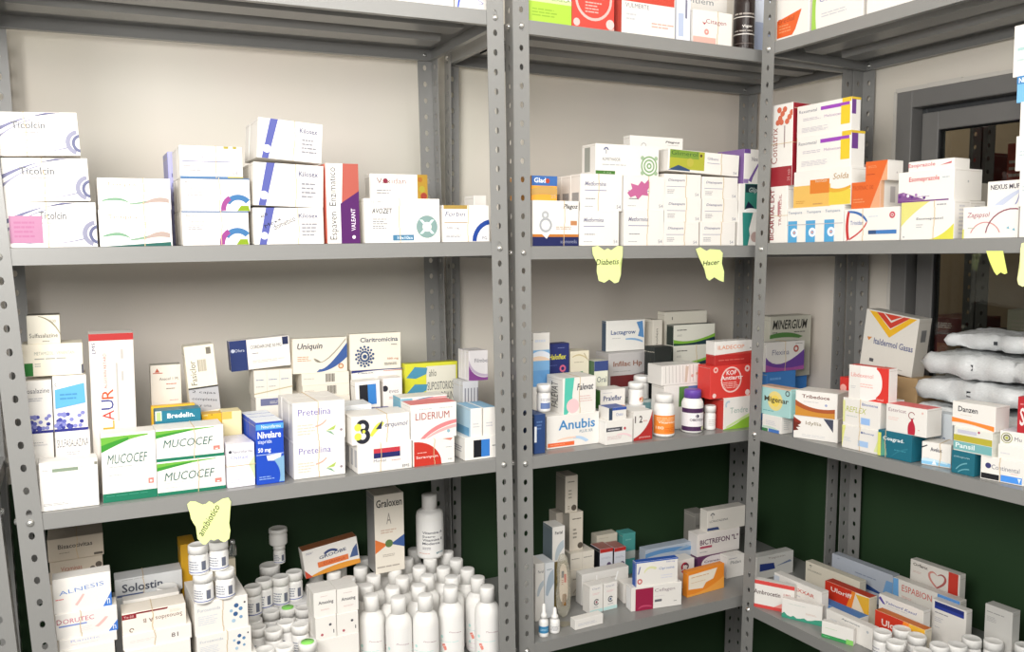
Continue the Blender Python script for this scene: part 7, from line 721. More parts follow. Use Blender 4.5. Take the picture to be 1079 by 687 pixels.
ROUNDS = [
('jar','a4',-.6971,.172,.1962,.0205,.06,0,None,[],'white pill jar in shade in front of the bold dark lettering carton'),
('jar','a4',-.6414,.055,.2582,.0185,.056,0,None,[('L',.1,.2,.5,.8,4,'#8f94a4'),('R',.05,.05,.95,.1,'#4f64a8'),('R',.55,.2,.7,.75,'#6a6f80')],'white pill jar standing at the left front on the blue dotted carton'),
('jar','a4',-.601,.058,.2582,.0185,.056,0,None,[('L',.1,.2,.5,.8,4,'#8f94a4'),('R',.05,.05,.95,.1,'#4f64a8'),('R',.55,.2,.7,.75,'#6a6f80')],'white pill jar standing at the right front on the blue dotted carton'),
('jar','a4',-.6473,.06,.3142,.0185,.056,0,None,[('L',.1,.2,.5,.8,4,'#8f94a4'),('R',.05,.05,.95,.1,'#4f64a8'),('R',.55,.2,.7,.75,'#6a6f80')],'white pill jar balanced on the left jar above the blue dotted carton'),
('jar','a4',-.6102,.064,.3142,.0185,.056,0,None,[('L',.1,.2,.5,.8,4,'#8f94a4'),('R',.05,.05,.95,.1,'#4f64a8'),('R',.55,.2,.7,.75,'#6a6f80')],'white pill jar balanced on the right jar above the blue dotted carton'),
('vial','a4',-.5912,.225,.2764,.0075,.036,0,None,[],'small clear vial with a silver cap, left of three on the cream carton'),
('vial','a4',-.5759,.225,.2764,.0075,.036,0,None,[],'small clear vial with a silver cap, middle of three on the cream carton'),
('vial','a4',-.5603,.225,.2764,.0075,.036,0,None,[],'small clear vial with a silver cap, right of three on the cream carton'),
('jar','a4',-.5189,.2482,.128,.0185,.066,0,None,[('L',.1,.2,.5,.8,4,'#8f94a4'),('R',.05,.05,.95,.1,'#4f64a8'),('R',.55,.2,.7,.75,'#6a6f80')],'white pill jar, leftmost of the front row on the rear jar cartons'),
('jar','a4',-.4896,.2762,.128,.0185,.066,0,None,[('L',.1,.2,.5,.8,4,'#8f94a4'),('R',.05,.05,.95,.1,'#4f64a8'),('R',.55,.2,.7,.75,'#6a6f80')],'white pill jar, second from left on the rear jar cartons'),
('jar','a4',-.4527,.2757,.128,.0185,.066,0,None,[('L',.1,.2,.5,.8,4,'#8f94a4'),('R',.05,.05,.95,.1,'#4f64a8'),('R',.55,.2,.7,.75,'#6a6f80')],'white pill jar in the middle on the rear jar cartons'),
('jar','a4',-.4192,.2906,.128,.0185,.066,0,None,[('L',.1,.2,.5,.8,4,'#8f94a4'),('R',.05,.05,.95,.1,'#4f64a8'),('R',.55,.2,.7,.75,'#6a6f80')],'white pill jar, rightmost on the rear jar cartons'),
('jar','a4',-.4648,.335,.128,.023,.075,0,None,[('L',.1,.2,.5,.8,4,'#8f94a4'),('R',.05,.05,.95,.1,'#4f64a8'),('R',.55,.2,.7,.75,'#6a6f80')],'wide white pill jar at the very back, supporting a smaller upturned jar'),
('jar','a4',-.4417,.335,.203,.0135,.045,0,None,[('L',.1,.2,.5,.8,4,'#8f94a4'),('R',.05,.05,.95,.1,'#4f64a8'),('R',.55,.2,.7,.75,'#6a6f80')],'slim white pill jar standing on the wide jar at the back'),
('jar','a4',-.443,.335,.248,.021,.038,0,None,[],'wide white cap topped jar, highest of the jar column at the back'),
('jar','a4',-.5253,.2123,.068,.0185,.066,0,None,[('L',.1,.2,.5,.8,4,'#8f94a4'),('R',.05,.05,.95,.1,'#4f64a8')],'white pill jar, back left of the front jar group'),
('jar','a4',-.4835,.2408,.068,.0185,.066,0,None,[('L',.1,.2,.5,.8,4,'#8f94a4'),('R',.05,.05,.95,.1,'#4f64a8')],'white pill jar, back middle of the front jar group'),
('jar','a4',-.4466,.2399,.068,.0185,.066,0,'#8fe06a',[('L',.1,.2,.5,.8,4,'#8f94a4'),('R',.05,.05,.95,.1,'#4f64a8')],'white pill jar with a green cap top, back of the front jar group'),
('jar','a4',-.4155,.2215,.068,.0185,.066,0,None,[('L',.1,.2,.5,.8,4,'#8f94a4'),('R',.05,.05,.95,.1,'#4f64a8')],'white pill jar, back right of the front jar group beside the lettered cartons'),
('jar','a4',-.5249,.1729,.068,.0185,.066,0,None,[('L',.1,.2,.5,.8,4,'#8f94a4'),('R',.05,.05,.95,.1,'#4f64a8')],'white pill jar with a dark label, left of the second jar row'),
('jar','a4',-.4974,.1432,.068,.0185,.066,0,None,[('L',.1,.2,.5,.8,4,'#8f94a4'),('R',.05,.05,.95,.1,'#4f64a8')],'white pill jar in the middle of the second jar row'),
('jar','a4',-.4664,.1695,.068,.0185,.066,0,None,[('L',.1,.2,.5,.8,4,'#8f94a4'),('R',.05,.05,.95,.1,'#4f64a8')],'white pill jar right of centre in the second jar row'),
('jar','a4',-.4414,.1429,.068,.0185,.066,0,None,[('L',.1,.2,.5,.8,4,'#8f94a4'),('R',.05,.05,.95,.1,'#4f64a8')],'white pill jar at the right end of the second jar row'),
('jar','a4',-.5305,.062,.068,.0185,.066,0,None,[('L',.1,.2,.5,.8,4,'#8f94a4'),('R',.05,.05,.95,.1,'#4f64a8')],'white pill jar cut by the lower picture edge, left one'),
('jar','a4',-.4919,.0588,.068,.0185,.066,0,None,[('L',.1,.2,.5,.8,4,'#8f94a4'),('R',.05,.05,.95,.1,'#4f64a8')],'white pill jar cut by the lower picture edge, middle one'),
('jar','a4',-.4472,.0538,.068,.0185,.066,0,'#8fe06a',[('L',.1,.2,.5,.8,4,'#8f94a4'),('R',.05,.05,.95,.1,'#4f64a8')],'white pill jar with a green cap top at the lower picture edge'),
('bottle','a4',-.2881,.1304,.0,.0285,.172,-.3,None,[('T','Psoriasis',.42,.66,.34,.05,'#8f4a66',-8,0,1),('E',.22,.58,.035,'#b9e2dc',1),('L',.12,.46,.8,.49,1,'#c6e6e4'),('P',[(.22,.4),(.3,.43),(.36,.3),(.3,.27)],'#e8897c'),('E',.31,.34,.035,'#ea8f80',1),('L',.14,.16,.8,.18,1,'#d8b9c8'),('L',.12,.05,.88,.06,1,'#d8a8c0'),('E',.22,.2,.03,'#b9e2dc',1)],'white screw cap bottle, first from the left in the front row with pink leaf labels'),
('bottle','a4',-.24,.0906,.0,.0285,.172,-.3,None,[('T','Psoriasis',.42,.66,.34,.05,'#8f4a66',-8,0,1),('E',.22,.58,.035,'#b9e2dc',1),('L',.12,.46,.8,.49,1,'#c6e6e4'),('P',[(.22,.4),(.3,.43),(.36,.3),(.3,.27)],'#e8897c'),('E',.31,.34,.035,'#ea8f80',1),('L',.14,.16,.8,.18,1,'#d8b9c8'),('L',.12,.05,.88,.06,1,'#d8a8c0'),('E',.22,.2,.03,'#b9e2dc',1)],'white screw cap bottle, second from the left in the front row with pink leaf labels'),
('bottle','a4',-.1839,.0744,.0,.0285,.172,-.3,None,[('T','Psoriasis',.42,.66,.34,.05,'#8f4a66',-8,0,1),('E',.22,.58,.035,'#b9e2dc',1),('L',.12,.46,.8,.49,1,'#c6e6e4'),('P',[(.22,.4),(.3,.43),(.36,.3),(.3,.27)],'#e8897c'),('E',.31,.34,.035,'#ea8f80',1),('L',.14,.16,.8,.18,1,'#d8b9c8'),('L',.12,.05,.88,.06,1,'#d8a8c0'),('E',.22,.2,.03,'#b9e2dc',1)],'white screw cap bottle, third from the left in the front row with pink leaf labels'),
('bottle','a4',-.1172,.0904,.0,.0285,.172,-.3,None,[('T','Psoriasis',.42,.66,.34,.05,'#8f4a66',-8,0,1),('E',.22,.58,.035,'#b9e2dc',1),('L',.12,.46,.8,.49,1,'#c6e6e4'),('P',[(.22,.4),(.3,.43),(.36,.3),(.3,.27)],'#e8897c'),('E',.31,.34,.035,'#ea8f80',1),('L',.14,.16,.8,.18,1,'#d8b9c8'),('L',.12,.05,.88,.06,1,'#d8a8c0'),('E',.22,.2,.03,'#b9e2dc',1)],'white screw cap bottle, fourth from the left in the front row with pink leaf labels'),
('bottle','a4',-.0441,.0536,.0,.0285,.172,-.3,None,[('T','Psoriasis',.42,.66,.34,.05,'#8f4a66',-8,0,1),('E',.22,.58,.035,'#b9e2dc',1),('L',.12,.46,.8,.49,1,'#c6e6e4'),('P',[(.22,.4),(.3,.43),(.36,.3),(.3,.27)],'#e8897c'),('E',.31,.34,.035,'#ea8f80',1),('L',.14,.16,.8,.18,1,'#d8b9c8'),('L',.12,.05,.88,.06,1,'#d8a8c0'),('E',.22,.2,.03,'#b9e2dc',1)],'white screw cap bottle, fifth from the left in the front row with pink leaf labels'),
('bottle','a4',-.2814,.188,.0,.0285,.172,-.3,None,[('T','Psoriasis',.42,.66,.34,.05,'#8f4a66',-8,0,1),('E',.22,.58,.035,'#b9e2dc',1),('L',.12,.46,.8,.49,1,'#c6e6e4'),('P',[(.22,.4),(.3,.43),(.36,.3),(.3,.27)],'#e8897c'),('E',.31,.34,.035,'#ea8f80',1),('L',.14,.16,.8,.18,1,'#d8b9c8'),('L',.12,.05,.88,.06,1,'#d8a8c0'),('E',.22,.2,.03,'#b9e2dc',1)],'white screw cap bottle, first from the left in the second row'),
('bottle','a4',-.2329,.1481,.0,.0285,.172,-.3,None,[('T','Psoriasis',.42,.66,.34,.05,'#8f4a66',-8,0,1),('E',.22,.58,.035,'#b9e2dc',1),('L',.12,.46,.8,.49,1,'#c6e6e4'),('P',[(.22,.4),(.3,.43),(.36,.3),(.3,.27)],'#e8897c'),('E',.31,.34,.035,'#ea8f80',1),('L',.14,.16,.8,.18,1,'#d8b9c8'),('L',.12,.05,.88,.06,1,'#d8a8c0'),('E',.22,.2,.03,'#b9e2dc',1)],'white screw cap bottle, second from the left in the second row'),
('bottle','a4',-.1772,.132,.0,.0285,.172,-.3,None,[('T','Psoriasis',.42,.66,.34,.05,'#8f4a66',-8,0,1),('E',.22,.58,.035,'#b9e2dc',1),('L',.12,.46,.8,.49,1,'#c6e6e4'),('P',[(.22,.4),(.3,.43),(.36,.3),(.3,.27)],'#e8897c'),('E',.31,.34,.035,'#ea8f80',1),('L',.14,.16,.8,.18,1,'#d8b9c8'),('L',.12,.05,.88,.06,1,'#d8a8c0'),('E',.22,.2,.03,'#b9e2dc',1)],'white screw cap bottle, third from the left in the second row'),
('bottle','a4',-.0919,.1426,.0,.0285,.172,-.3,None,[('T','Psoriasis',.42,.66,.34,.05,'#8f4a66',-8,0,1),('E',.22,.58,.035,'#b9e2dc',1),('L',.12,.46,.8,.49,1,'#c6e6e4'),('P',[(.22,.4),(.3,.43),(.36,.3),(.3,.27)],'#e8897c'),('E',.31,.34,.035,'#ea8f80',1),('L',.14,.16,.8,.18,1,'#d8b9c8'),('L',.12,.05,.88,.06,1,'#d8a8c0'),('E',.22,.2,.03,'#b9e2dc',1)],'white screw cap bottle, fourth from the left in the second row'),
('bottle','a4',-.0405,.1115,.0,.0285,.172,-.3,None,[('T','Psoriasis',.42,.66,.34,.05,'#8f4a66',-8,0,1),('E',.22,.58,.035,'#b9e2dc',1),('L',.12,.46,.8,.49,1,'#c6e6e4'),('P',[(.22,.4),(.3,.43),(.36,.3),(.3,.27)],'#e8897c'),('E',.31,.34,.035,'#ea8f80',1),('L',.14,.16,.8,.18,1,'#d8b9c8'),('L',.12,.05,.88,.06,1,'#d8a8c0'),('E',.22,.2,.03,'#b9e2dc',1)],'white screw cap bottle, fifth from the left in the second row'),
('bottle','a4',-.3058,.2471,.0,.0285,.172,-.3,None,[],'white screw cap bottle, first from the left in the third row'),
('bottle','a4',-.2489,.236,.0,.0285,.172,-.3,None,[],'white screw cap bottle, second from the left in the third row'),
('bottle','a4',-.1951,.1921,.0,.0285,.172,-.3,None,[],'white screw cap bottle, third from the left in the third row'),
('bottle','a4',-.1393,.1759,.0,.0285,.172,-.3,None,[],'white screw cap bottle, fourth from the left in the third row'),
('bottle','a4',-.0405,.1695,.0,.0285,.172,-.3,None,[],'white screw cap bottle, fifth from the left in the third row'),
('bottle','a4',-.2605,.2993,.0,.0285,.172,-.3,None,[],'white screw cap bottle, first from the left in the fourth row'),
('bottle','a4',-.203,.3071,.0,.0285,.172,-.3,None,[],'white screw cap bottle, second from the left in the fourth row'),
('bottle','a4',-.1926,.25,.0,.0285,.172,-.3,None,[],'white screw cap bottle, third from the left in the fourth row'),
('bottle','a4',-.1369,.2339,.0,.0285,.172,-.3,None,[],'white screw cap bottle, fourth from the left in the fourth row'),
('bottle','a4',-.0405,.2374,.0,.0285,.172,-.3,None,[],'white screw cap bottle, fifth from the left in the fourth row'),
('bottle','a4',-.0875,.2035,.0,.0285,.172,-.3,None,[],'white screw cap bottle, sixth from the left in the fourth row'),
('bottle','a4',-.2964,.353,.0,.0285,.172,-.3,None,[],'white screw cap bottle, first from the left in the fifth row'),
('bottle','a4',-.2384,.353,.0,.0285,.172,-.3,None,[],'white screw cap bottle, second from the left in the fifth row'),
('bottle','a4',-.1676,.353,.0,.0285,.172,-.3,None,[],'white screw cap bottle, third from the left in the fifth row'),
('bottle','a4',-.1455,.2993,.0,.0285,.172,-.3,None,[],'white screw cap bottle, fourth from the left in the fifth row'),
('bottle','a4',-.0405,.2954,.0,.0285,.172,-.3,None,[],'white screw cap bottle, fifth from the left in the fifth row'),
('bottle','a4',-.0939,.2728,.0,.0285,.172,-.3,None,[],'white screw cap bottle, sixth from the left in the fifth row'),
('bottle','a4',-.3243,.3021,.0,.0285,.172,-.3,None,[],'white screw cap bottle, first from the left in the rearmost row'),
('bottle','a4',-.3544,.353,.0,.0285,.172,-.3,None,[],'white screw cap bottle, second from the left in the rearmost row'),
('bottle','a4',-.1053,.3526,.0,.0285,.172,-.3,None,[],'white screw cap bottle, third from the left in the rearmost row'),
('bottle','a4',-.0473,.353,.0,.0285,.172,-.3,None,[],'white screw cap bottle, fourth from the left in the rearmost row'),
('bottle2','a4',-.0869,.29,.172,.0335,.155,-.3,None,[('T','Vitamina A',.3,.66,.5,.07,'#56565e',0,1,0),('T','Suero',.3,.56,.3,.06,'#56565e',0,1,0),('T','Vitamina E',.3,.46,.5,.07,'#56565e',0,1,0),('T','Moderna',.3,.36,.42,.07,'#56565e',0,1,0),('L',.3,.22,.56,.3,2,'#8a8a90'),('L',.2,.1,.5,.13,1,'#d49a86'),('T','grisi',.62,.09,.2,.06,'#3a7a86',0,1,0)],'large white bottle with dark bold lettering standing on top of the other bottle caps'),
('darkbottle','b1',.6565,.045,.0,.0255,.19,-.45,None,[],'dark brown bottle with white bands of lettering on the top shelf'),
('jar','b3',.0991,.05,.0903,.0165,.062,0,None,[('R',.2,.1,.7,.5,'#6a80b0'),('L',.2,.6,.8,.8,2,'#9a9aa4')],'white pill jar with a blue label, on the narrow blue carton beside the post'),
('jar','b3',.406,.125,.0666,.0195,.057,0,None,[('E',.58,.36,.22,'#e88a2c',1),('E',.52,.42,.1,'#d0581c',1),('E',.66,.28,.08,'#f2c04a',1)],'white jar with an orange fruit label, on the dark red curve carton'),
('jar','b3',.4579,.175,.07,.0205,.06,0,None,[],'white capped jar with a dark lower half, at the back beside the maroon carton'),
('supp','b3',.4356,.045,.0,.0265,.1042,-.25,None,[('R',.02,.06,.98,.82,'#ee8a34'),('L',.15,.6,.85,.76,2,'#f4c49a'),('T','Vitamina',.2,.5,.6,.1,'#f9e2cc',0,1,0),('T','180',.12,.26,.26,.12,'#f4d8bc',0,1,0),('L',.4,.14,.9,.34,3,'#e06a1c')],'white supplement bottle with an orange label'),
('purplecap','b3',.5272,.05,.0,.0275,.1083,-.25,None,[('R',0,.74,1,.92,'#4a2a52'),('R',0,.02,1,.2,'#4a2a52'),('R',0,.2,1,.74,'#ebe7ea'),('E',.52,.62,.07,'#3a2f4a',1),('T','OBEXIDA',.3,.42,.46,.1,'#4a3f52',0,1,0),('E',.72,.12,.08,'#d9e0b0',1),('E',.82,.16,.05,'#f0f0e4',1)],'white supplement bottle with a purple cap and dark purple label'),
('jar','b3',.5845,.05,.0,.0145,.0621,0,None,[('L',.2,.2,.8,.7,4,'#c9c4c0')],'small white pill bottle right of the purple capped bottle'),
('dropper','b4',.0898,.028,.0,.0115,.0778,-.25,None,[('R',0,.2,1,.8,'#3f86b4'),('L',.2,.4,.8,.6,2,'#a9cfe4')],'white dropper bottle with a blue label'),
('dropper','b4',.1225,.034,.0,.0125,.0599,-.25,None,[('L',.15,.2,.8,.8,4,'#9a9aa0')],'white dropper bottle with a printed white label, right of the blue labelled one'),
('jar','c4',.367,.0401,.0,.0195,.064,.5,None,[('L',.1,.2,.6,.8,3,'#b5b5bd'),('R',.0,.05,1,.12,'#8a94b8')],'white pill jar at the left end of the capped jar cluster'),
('jar','c4',.3782,.09,.0,.0195,.064,.5,None,[('L',.1,.2,.6,.8,3,'#b5b5bd'),('R',.0,.05,1,.12,'#8a94b8')],'white pill jar behind the left end of the capped jar cluster'),
('jar','c4',.417,.0884,.0,.0195,.064,.5,None,[('L',.1,.2,.6,.8,3,'#b5b5bd'),('R',.0,.05,1,.12,'#8a94b8')],'white pill jar third from the left in the capped jar cluster'),
('jar','c4',.4692,.0895,.0,.0195,.064,.5,None,[('L',.1,.2,.6,.8,3,'#b5b5bd'),('R',.0,.05,1,.12,'#8a94b8')],'white pill jar in the middle front of the capped jar cluster'),
('jar','c4',.488,.1228,.0,.0195,.064,.5,None,[('L',.1,.2,.6,.8,3,'#b5b5bd'),('R',.0,.05,1,.12,'#8a94b8')],'white pill jar right of the middle in the capped jar cluster'),
('jar','c4',.4835,.1793,.0,.0195,.064,.5,None,[('L',.1,.2,.6,.8,3,'#b5b5bd'),('R',.0,.05,1,.12,'#8a94b8')],'white pill jar behind the right half of the capped jar cluster'),
('jar','c4',.5149,.2069,.0,.0195,.064,.5,None,[('L',.1,.2,.6,.8,3,'#b5b5bd'),('R',.0,.05,1,.12,'#8a94b8')],'clear topped pill jar right of the cluster'),
('brownjar','c4',.5596,.2448,.0,.0195,.064,.5,None,[('L',.1,.2,.6,.8,3,'#b5b5bd'),('R',.0,.05,1,.12,'#8a94b8')],'white capped brown jar at the lower right picture corner'),
('jar','c4',.4147,.0207,.0,.0195,.064,.5,None,[('L',.1,.2,.6,.8,3,'#b5b5bd'),('R',.0,.05,1,.12,'#8a94b8')],'white pill jar at the left front of the capped jar cluster'),
('jar','c4',.4681,.0342,.0,.0195,.064,.5,None,[('L',.1,.2,.6,.8,3,'#b5b5bd'),('R',.0,.05,1,.12,'#8a94b8')],'white pill jar cut by the lower picture edge in the cluster')]
NOTES = [('a3',[(-.6629,-.0137),(-.6578,-.0096),(-.6487,-.0108),(-.6368,-.0183),(-.6306,-.0176),(-.6254,-.0135),(-.6203,-.0161),(-.6173,-.0199),(-.6016,-.012),(-.5911,-.0112),(-.5867,-.0196),(-.5886,-.0349),(-.5901,-.0504),(-.5913,-.0592),(-.5896,-.0729),(-.5921,-.0882),(-.6006,-.093),(-.6068,-.0904),(-.6119,-.0847),(-.6192,-.0874),(-.6253,-.0842),(-.6327,-.092),(-.6389,-.0917),(-.6477,-.0796),(-.6497,-.0573),(-.6539,-.05),(-.6577,-.0407),(-.6594,-.0295),(-.6621,-.0203)],-.0012,'antibiotico','yellow green butterfly shaped note with diagonal handwriting, on the left rack',(-.6384,-.0766,-.6061,-.0258,.0127),0,'#e8f6a4'),('b2',[(.1935,-.0026),(.2088,.0003),(.2265,-.0098),(.2349,-.0051),(.2442,-.0099),(.2618,.0002),(.2762,-.001),(.2751,-.0221),(.2661,-.0401),(.27,-.0643),(.2631,-.0822),(.2524,-.085),(.238,-.0757),(.224,-.0832),(.2098,-.0782),(.2047,-.0572),(.2058,-.0394),(.1951,-.0186)],-.0012,'Diabetis','yellow green butterfly shaped note with level handwriting, left one of two on the middle rack',(.2024,-.0429,.2639,-.0412,.013),0,'#e8f6a4'),('b2',[(.486,-.0078),(.4994,-.0035),(.518,-.0124),(.5291,-.008),(.5599,-.01),(.5683,-.0178),(.5651,-.0434),(.5722,-.0628),(.5706,-.0886),(.5582,-.0852),(.5417,-.0765),(.5258,-.0845),(.5175,-.0779),(.5112,-.0555),(.4962,-.03)],-.0012,'Hacer','yellow green butterfly shaped note, right one of two on the middle rack',(.5062,-.0479,.5577,-.0446,.0115),0,'#e8f6a4'),('c2',[(.5892,-.0237),(.621,-.024),(.6266,-.0449),(.632,-.0643),(.627,-.0666),(.6197,-.0631),(.6128,-.0688),(.6068,-.0619),(.5973,-.0436)],-.0012,'','small yellow note hanging under the right rack shelf, left of the picture edge one',None,0,'#e2ec7c'),('c2',[(.6546,-.0106),(.6592,-.0094),(.6662,-.0149),(.6767,-.011),(.6874,-.0125),(.6863,-.0474),(.6903,-.0797),(.6801,-.0881),(.6692,-.0843),(.662,-.0886),(.6542,-.0847),(.6511,-.0751),(.6556,-.0531),(.6535,-.0366),(.6534,-.0202)],-.0012,'','pale yellow butterfly note cut by the right picture edge',None,0,'#f4f6b4')]
BAGS = [(0.35, 0.14, 0.001, 0.29, 0.22, 0.047, 0.0, 0.02, 'clear plastic bag at the bottom of the stack, partly behind the orange wave carton'), (0.35, 0.135, 0.051, 0.29, 0.22, 0.054, 0.012, -0.03, 'clear plastic bag, second from the bottom of the stack'), (0.356, 0.137, 0.11, 0.28, 0.22, 0.055, -0.008, 0.03, 'clear plastic bag in the middle of the stack'), (0.368, 0.135, 0.17, 0.27, 0.22, 0.054, 0.01, -0.02, 'clear plastic bag, second from the top of the stack'), (0.4, 0.165, 0.23, 0.26, 0.18, 0.034, 0.0, 0.05, 'clear plastic bag lying on top of the stack')]
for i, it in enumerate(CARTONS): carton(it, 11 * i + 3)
for i, it in enumerate(ROUNDS): container(it, 7 * i + 5)

# ------------------------------------------------------------------ sticky notes on the shelf lips
def note(sh, pts, d, txt, lab, place=None, rot=0, tone='#ecf58c'):
    """paper note cut to an outline; pts are (along, height) on the front of the shelf lip"""
    cx = sum(p[0] for p in pts) / len(pts); cz = max(p[1] for p in pts)
    bm = bmesh.new(); t = .0004
    def curl(x, z): return -.0004 - .05 * (cz - z)
    a = [bm.verts.new((x - cx, curl(x, z), z - cz)) for x, z in pts]; b = [bm.verts.new((x - cx, curl(x, z) + t, z - cz)) for x, z in pts]
    bm.faces.new(a); bm.faces.new(b[::-1])
    for q in range(len(a)): bm.faces.new((a[q], b[q], b[(q + 1) % len(a)], a[(q + 1) % len(a)]))
    bmesh.ops.triangulate(bm, faces=bm.faces[:])
    root = bm_obj('sticky_note', bm, [paper(tone)], None, frame(SHELF[sh]) @ Matrix.Translation((cx, d, cz)))
    tag(root, lab, 'sticky note', 'sticky notes on the shelf edges')
    if txt:
        x0, z0, x1, z1, hgt = place
        vs, fs = text_mesh(txt, 0, 1); bm = bmesh.new(); L = math.hypot(x1 - x0, z1 - z0); an = math.atan2(z1 - z0, x1 - x0); out = []
        for x, y in vs:
            X = x0 + x * L * math.cos(an) - y * hgt * math.sin(an); Z = z0 + x * L * math.sin(an) + y * hgt * math.cos(an)
            out.append(bm.verts.new((X - cx, curl(X, Z) - .0012, Z - cz)))
        for f in fs: bm.faces.new([out[q] for q in f])
        bm_obj('handwriting', bm, [M_INK], root)
for n in NOTES: note(*n)

# ------------------------------------------------------------------ clear plastic bags on the right rack
M_TUBE = solid('grey_tubing', '#a9afb2', .4, var=.2); M_FIT = solid('dark_fitting', '#2e3338', .4)
def bag(i, s, d, z, w, dp, th, tilt, yaw, lab):
    bm = bmesh.new(); nx, ny = 44, 26; r = random.Random(31 + i); ph = [r.uniform(0, 6.28) for _ in range(12)]
    def top(u, v):
        e = max(0., 1 - abs(2 * u - 1) ** 44) * max(0., 1 - abs(2 * v - 1) ** 26)
        wr = .0030 * math.sin(9 * u + ph[0] + 5 * v) + .0026 * abs(math.sin(15 * v + ph[1] - 7 * u)) + .0022 * abs(math.sin(29 * u + 17 * v + ph[2])) + .0016 * math.sin(47 * v - 31 * u + ph[3]) - .004 * math.exp(-((u - .45) / .03) ** 2)
        return th * .5 + e * (th * .38 + wr)
    g = [[None] * (ny + 1) for _ in range(nx + 1)]; h = [[None] * (ny + 1) for _ in range(nx + 1)]
    for a in range(nx + 1):
        for b in range(ny + 1):
            u, v = a / nx, b / ny; jx = (.006 * math.sin(7 * v + ph[4]) + .004 * math.sin(19 * v + ph[6])) * (1 if a < 2 else 0); jy = (.006 * math.sin(8 * u + ph[5]) + .004 * math.sin(23 * u + ph[7])) * (1 if b < 2 else 0)
            t = top(u, v); edge = a in (0, nx) or b in (0, ny)
            g[a][b] = bm.verts.new((u * w + jx, v * dp + jy, t)); h[a][b] = g[a][b] if edge else bm.verts.new((u * w + jx, v * dp + jy, max(.0, th - t + .0015 * math.sin(21 * u + 11 * v + ph[8]))))
    for a in range(nx):
        for b in range(ny):
            bm.faces.new((g[a][b], g[a + 1][b], g[a + 1][b + 1], g[a][b + 1]))
            q = [h[a][b], h[a][b + 1], h[a + 1][b + 1], h[a + 1][b]]
            if len(set(q)) == 4:
                try: bm.faces.new(q)
                except ValueError: pass
    M = frame(SHELF['c3']) @ Matrix.Translation((s, d, z)) @ Matrix.Rotation(yaw, 4, 'Z') @ Matrix.Rotation(tilt, 4, 'Y')
    o = bm_obj('plastic_bag', bm, [M_BAG], None, M, True); tag(o, lab, 'plastic bag', 'clear plastic bags stacked on the right rack')
    bm = bmesh.new(); add_box(bm, .04, w - .05, .02, dp - .03, th * .36, th * .66, .004)
    bm_obj('folded_tubing', bm, [M_TUBE], o)
    bm = bmesh.new(); add_box(bm, w * .42, w * .45, -.0006, .0, th * .40, th * .62)
    bm_obj('dark_fitting', bm, [M_FIT], o)
for i, a in enumerate(BAGS): bag(i, *a)

# ------------------------------------------------------------------ hanging clear pouch and scrap on the lower middle shelf
def pouch():
    M = frame(SHELF['b4']) @ Matrix.Translation((.165, .088, .0045)) @ Matrix.Rotation(math.radians(5), 4, 'Y') @ Matrix.Rotation(math.radians(-9), 4, 'X')
    prof = [(.010, 0), (.022, .004), (.030, .02), (.032, .05), (.030, .08), (.031, .10), (.026, .125), (.020, .145), (.012, .153), (.002, .150), (-.004, .135), (-.006, .11), (-.004, .085), (-.008, .06), (-.006, .03), (.0, .008)]
    def leaf(name, k, y0, y1, mat, par, cz=.075, cx=.012, mw=None, bulge=0):
        bm = bmesh.new(); P = [(cx + (x - cx) * k, cz + (z - cz) * k) for x, z in prof]
        a = [bm.verts.new((x, y0, z)) for x, z in P]; b = [bm.verts.new((x, y1, z)) for x, z in P]
        ca = bm.verts.new((cx, y0 - bulge, cz)); cb = bm.verts.new((cx, y1 + bulge, cz)); n = len(P)
        for q in range(n):
            bm.faces.new((a[q], a[(q + 1) % n], ca)); bm.faces.new((b[(q + 1) % n], b[q], cb)); bm.faces.new((a[q], b[q], b[(q + 1) % n], a[(q + 1) % n]))
        return bm_obj(name, bm, [mat], par, mw)
    root = leaf('clear_pouch', 1, -.002, .002, M_POUCH, None, mw=M, bulge=.007)
    tag(root, 'clear pouch with a cream card and amber vial, before the white pair', 'pouch')
    leaf('card', .62, -.0012, -.0006, paper('#e9d9c6'), root, cz=.09)
    bm = bmesh.new(); sl = Slots(paper('#c2503f'))
    prints(bm, [('R', .1, .5, .5, .9, '#3f4650'), ('R', .55, .2, .9, .7, '#d8503f'), ('L', .1, .05, .5, .4, 3, '#b5483c')], .016, .04, lambda x, y, k: (.004 + x, -.0016 - lay(k), .075 + y), sl)
    me = bpy.data.meshes.new('card_print'); bm.to_mesh(me); bm.free(); [me.materials.append(m) for m in sl.m]; link('card_print', me, root)
    bm = bmesh.new(); add_lathe(bm, [(0, .028), (.006, .028), (.0065, .03), (.0065, .052), (.004, .056), (0, .056)], 18, cx=.014, cy=.001)
    bm_obj('amber_vial', bm, [solid('amber_glass', '#9a6a26', .2, trans=.3)], root)
pouch()
bm = bmesh.new(); P = [(0, 0), (.026, .002), (.03, .02), (.012, .03), (-.004, .022)]
a = [bm.verts.new((x, y, 0)) for x, y in P]; b = [bm.verts.new((x, y, .0006)) for x, y in P]; bm.faces.new(a[::-1]); bm.faces.new(b)
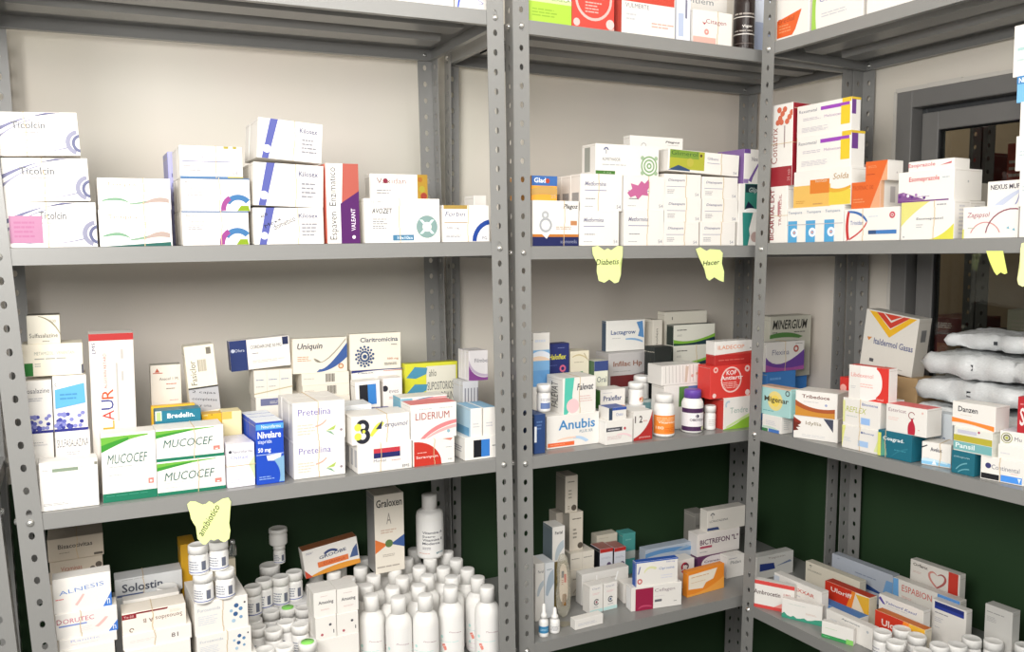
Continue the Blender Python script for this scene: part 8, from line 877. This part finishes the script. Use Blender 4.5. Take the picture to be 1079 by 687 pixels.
for q in range(5): bm.faces.new((a[q], a[(q + 1) % 5], b[(q + 1) % 5], b[q]))
tag(bm_obj('paper_scrap', bm, [paper('#8f8a7c')], None, frame(SHELF['b4']) @ Matrix.Translation((.150, .045, .0008))), 'small grey brown scrap of paper lying on the shelf behind the dropper bottles', 'paper scrap')

# ------------------------------------------------------------------ seen through the window: rack and boxes in the next room
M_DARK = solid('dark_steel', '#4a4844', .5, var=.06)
def far_rack(s0, wd, lab):
    F2 = FC.copy(); o2 = oc + ec * s0 + nc * 1.0
    for i in range(3): F2[i][3] = o2[i]
    root = tag(link('shelf_unit', None, None, F2), lab, 'shelf unit', 'steel shelf units')
    for x, sx in ((0, 1), (wd, -1)):
        for y, sy in ((0, 1), (.36, -1)):
            bm = post_bm(0, 2.2, .5)
            for v in bm.verts: v.co = Vector((x + sx * v.co.x, y + sy * v.co.y, v.co.z))
            bm_obj('post', bm, [M_DARK], root)
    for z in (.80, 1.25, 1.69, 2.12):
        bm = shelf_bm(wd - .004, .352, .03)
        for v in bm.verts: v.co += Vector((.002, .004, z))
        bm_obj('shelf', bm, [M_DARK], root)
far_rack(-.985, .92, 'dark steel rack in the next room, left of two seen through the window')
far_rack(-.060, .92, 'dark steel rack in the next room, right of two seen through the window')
def far_box(s, d, z, w, dp, h, c, lab):
    M = FC @ Matrix.Translation((s, d, z)); o = link('medicine_box', carton_bm(w, dp, h, c, [('L', .1, .3, .8, .7, 3, '#d8c8b8')], [], [], [], {}, 5), None, M)
    tag(o, lab, 'medicine box', 'boxes in the room beyond the window')
far_box(-.135, 1.05, 1.6905, .066, .2, .13, '#8a2a22', 'dark red carton behind the window glass, left of two')
far_box(-.012, 1.05, 1.6905, .06, .2, .15, '#b03a22', 'red carton behind the window glass, taller right one of two')
far_box(-.26, 1.02, 1.2505, .15, .2, .05, '#6a2420', 'long dark maroon carton low behind the window glass')
far_box(.03, 1.02, 1.2505, .12, .2, .09, '#c9c4b0', 'cream carton low behind the window glass at the right')
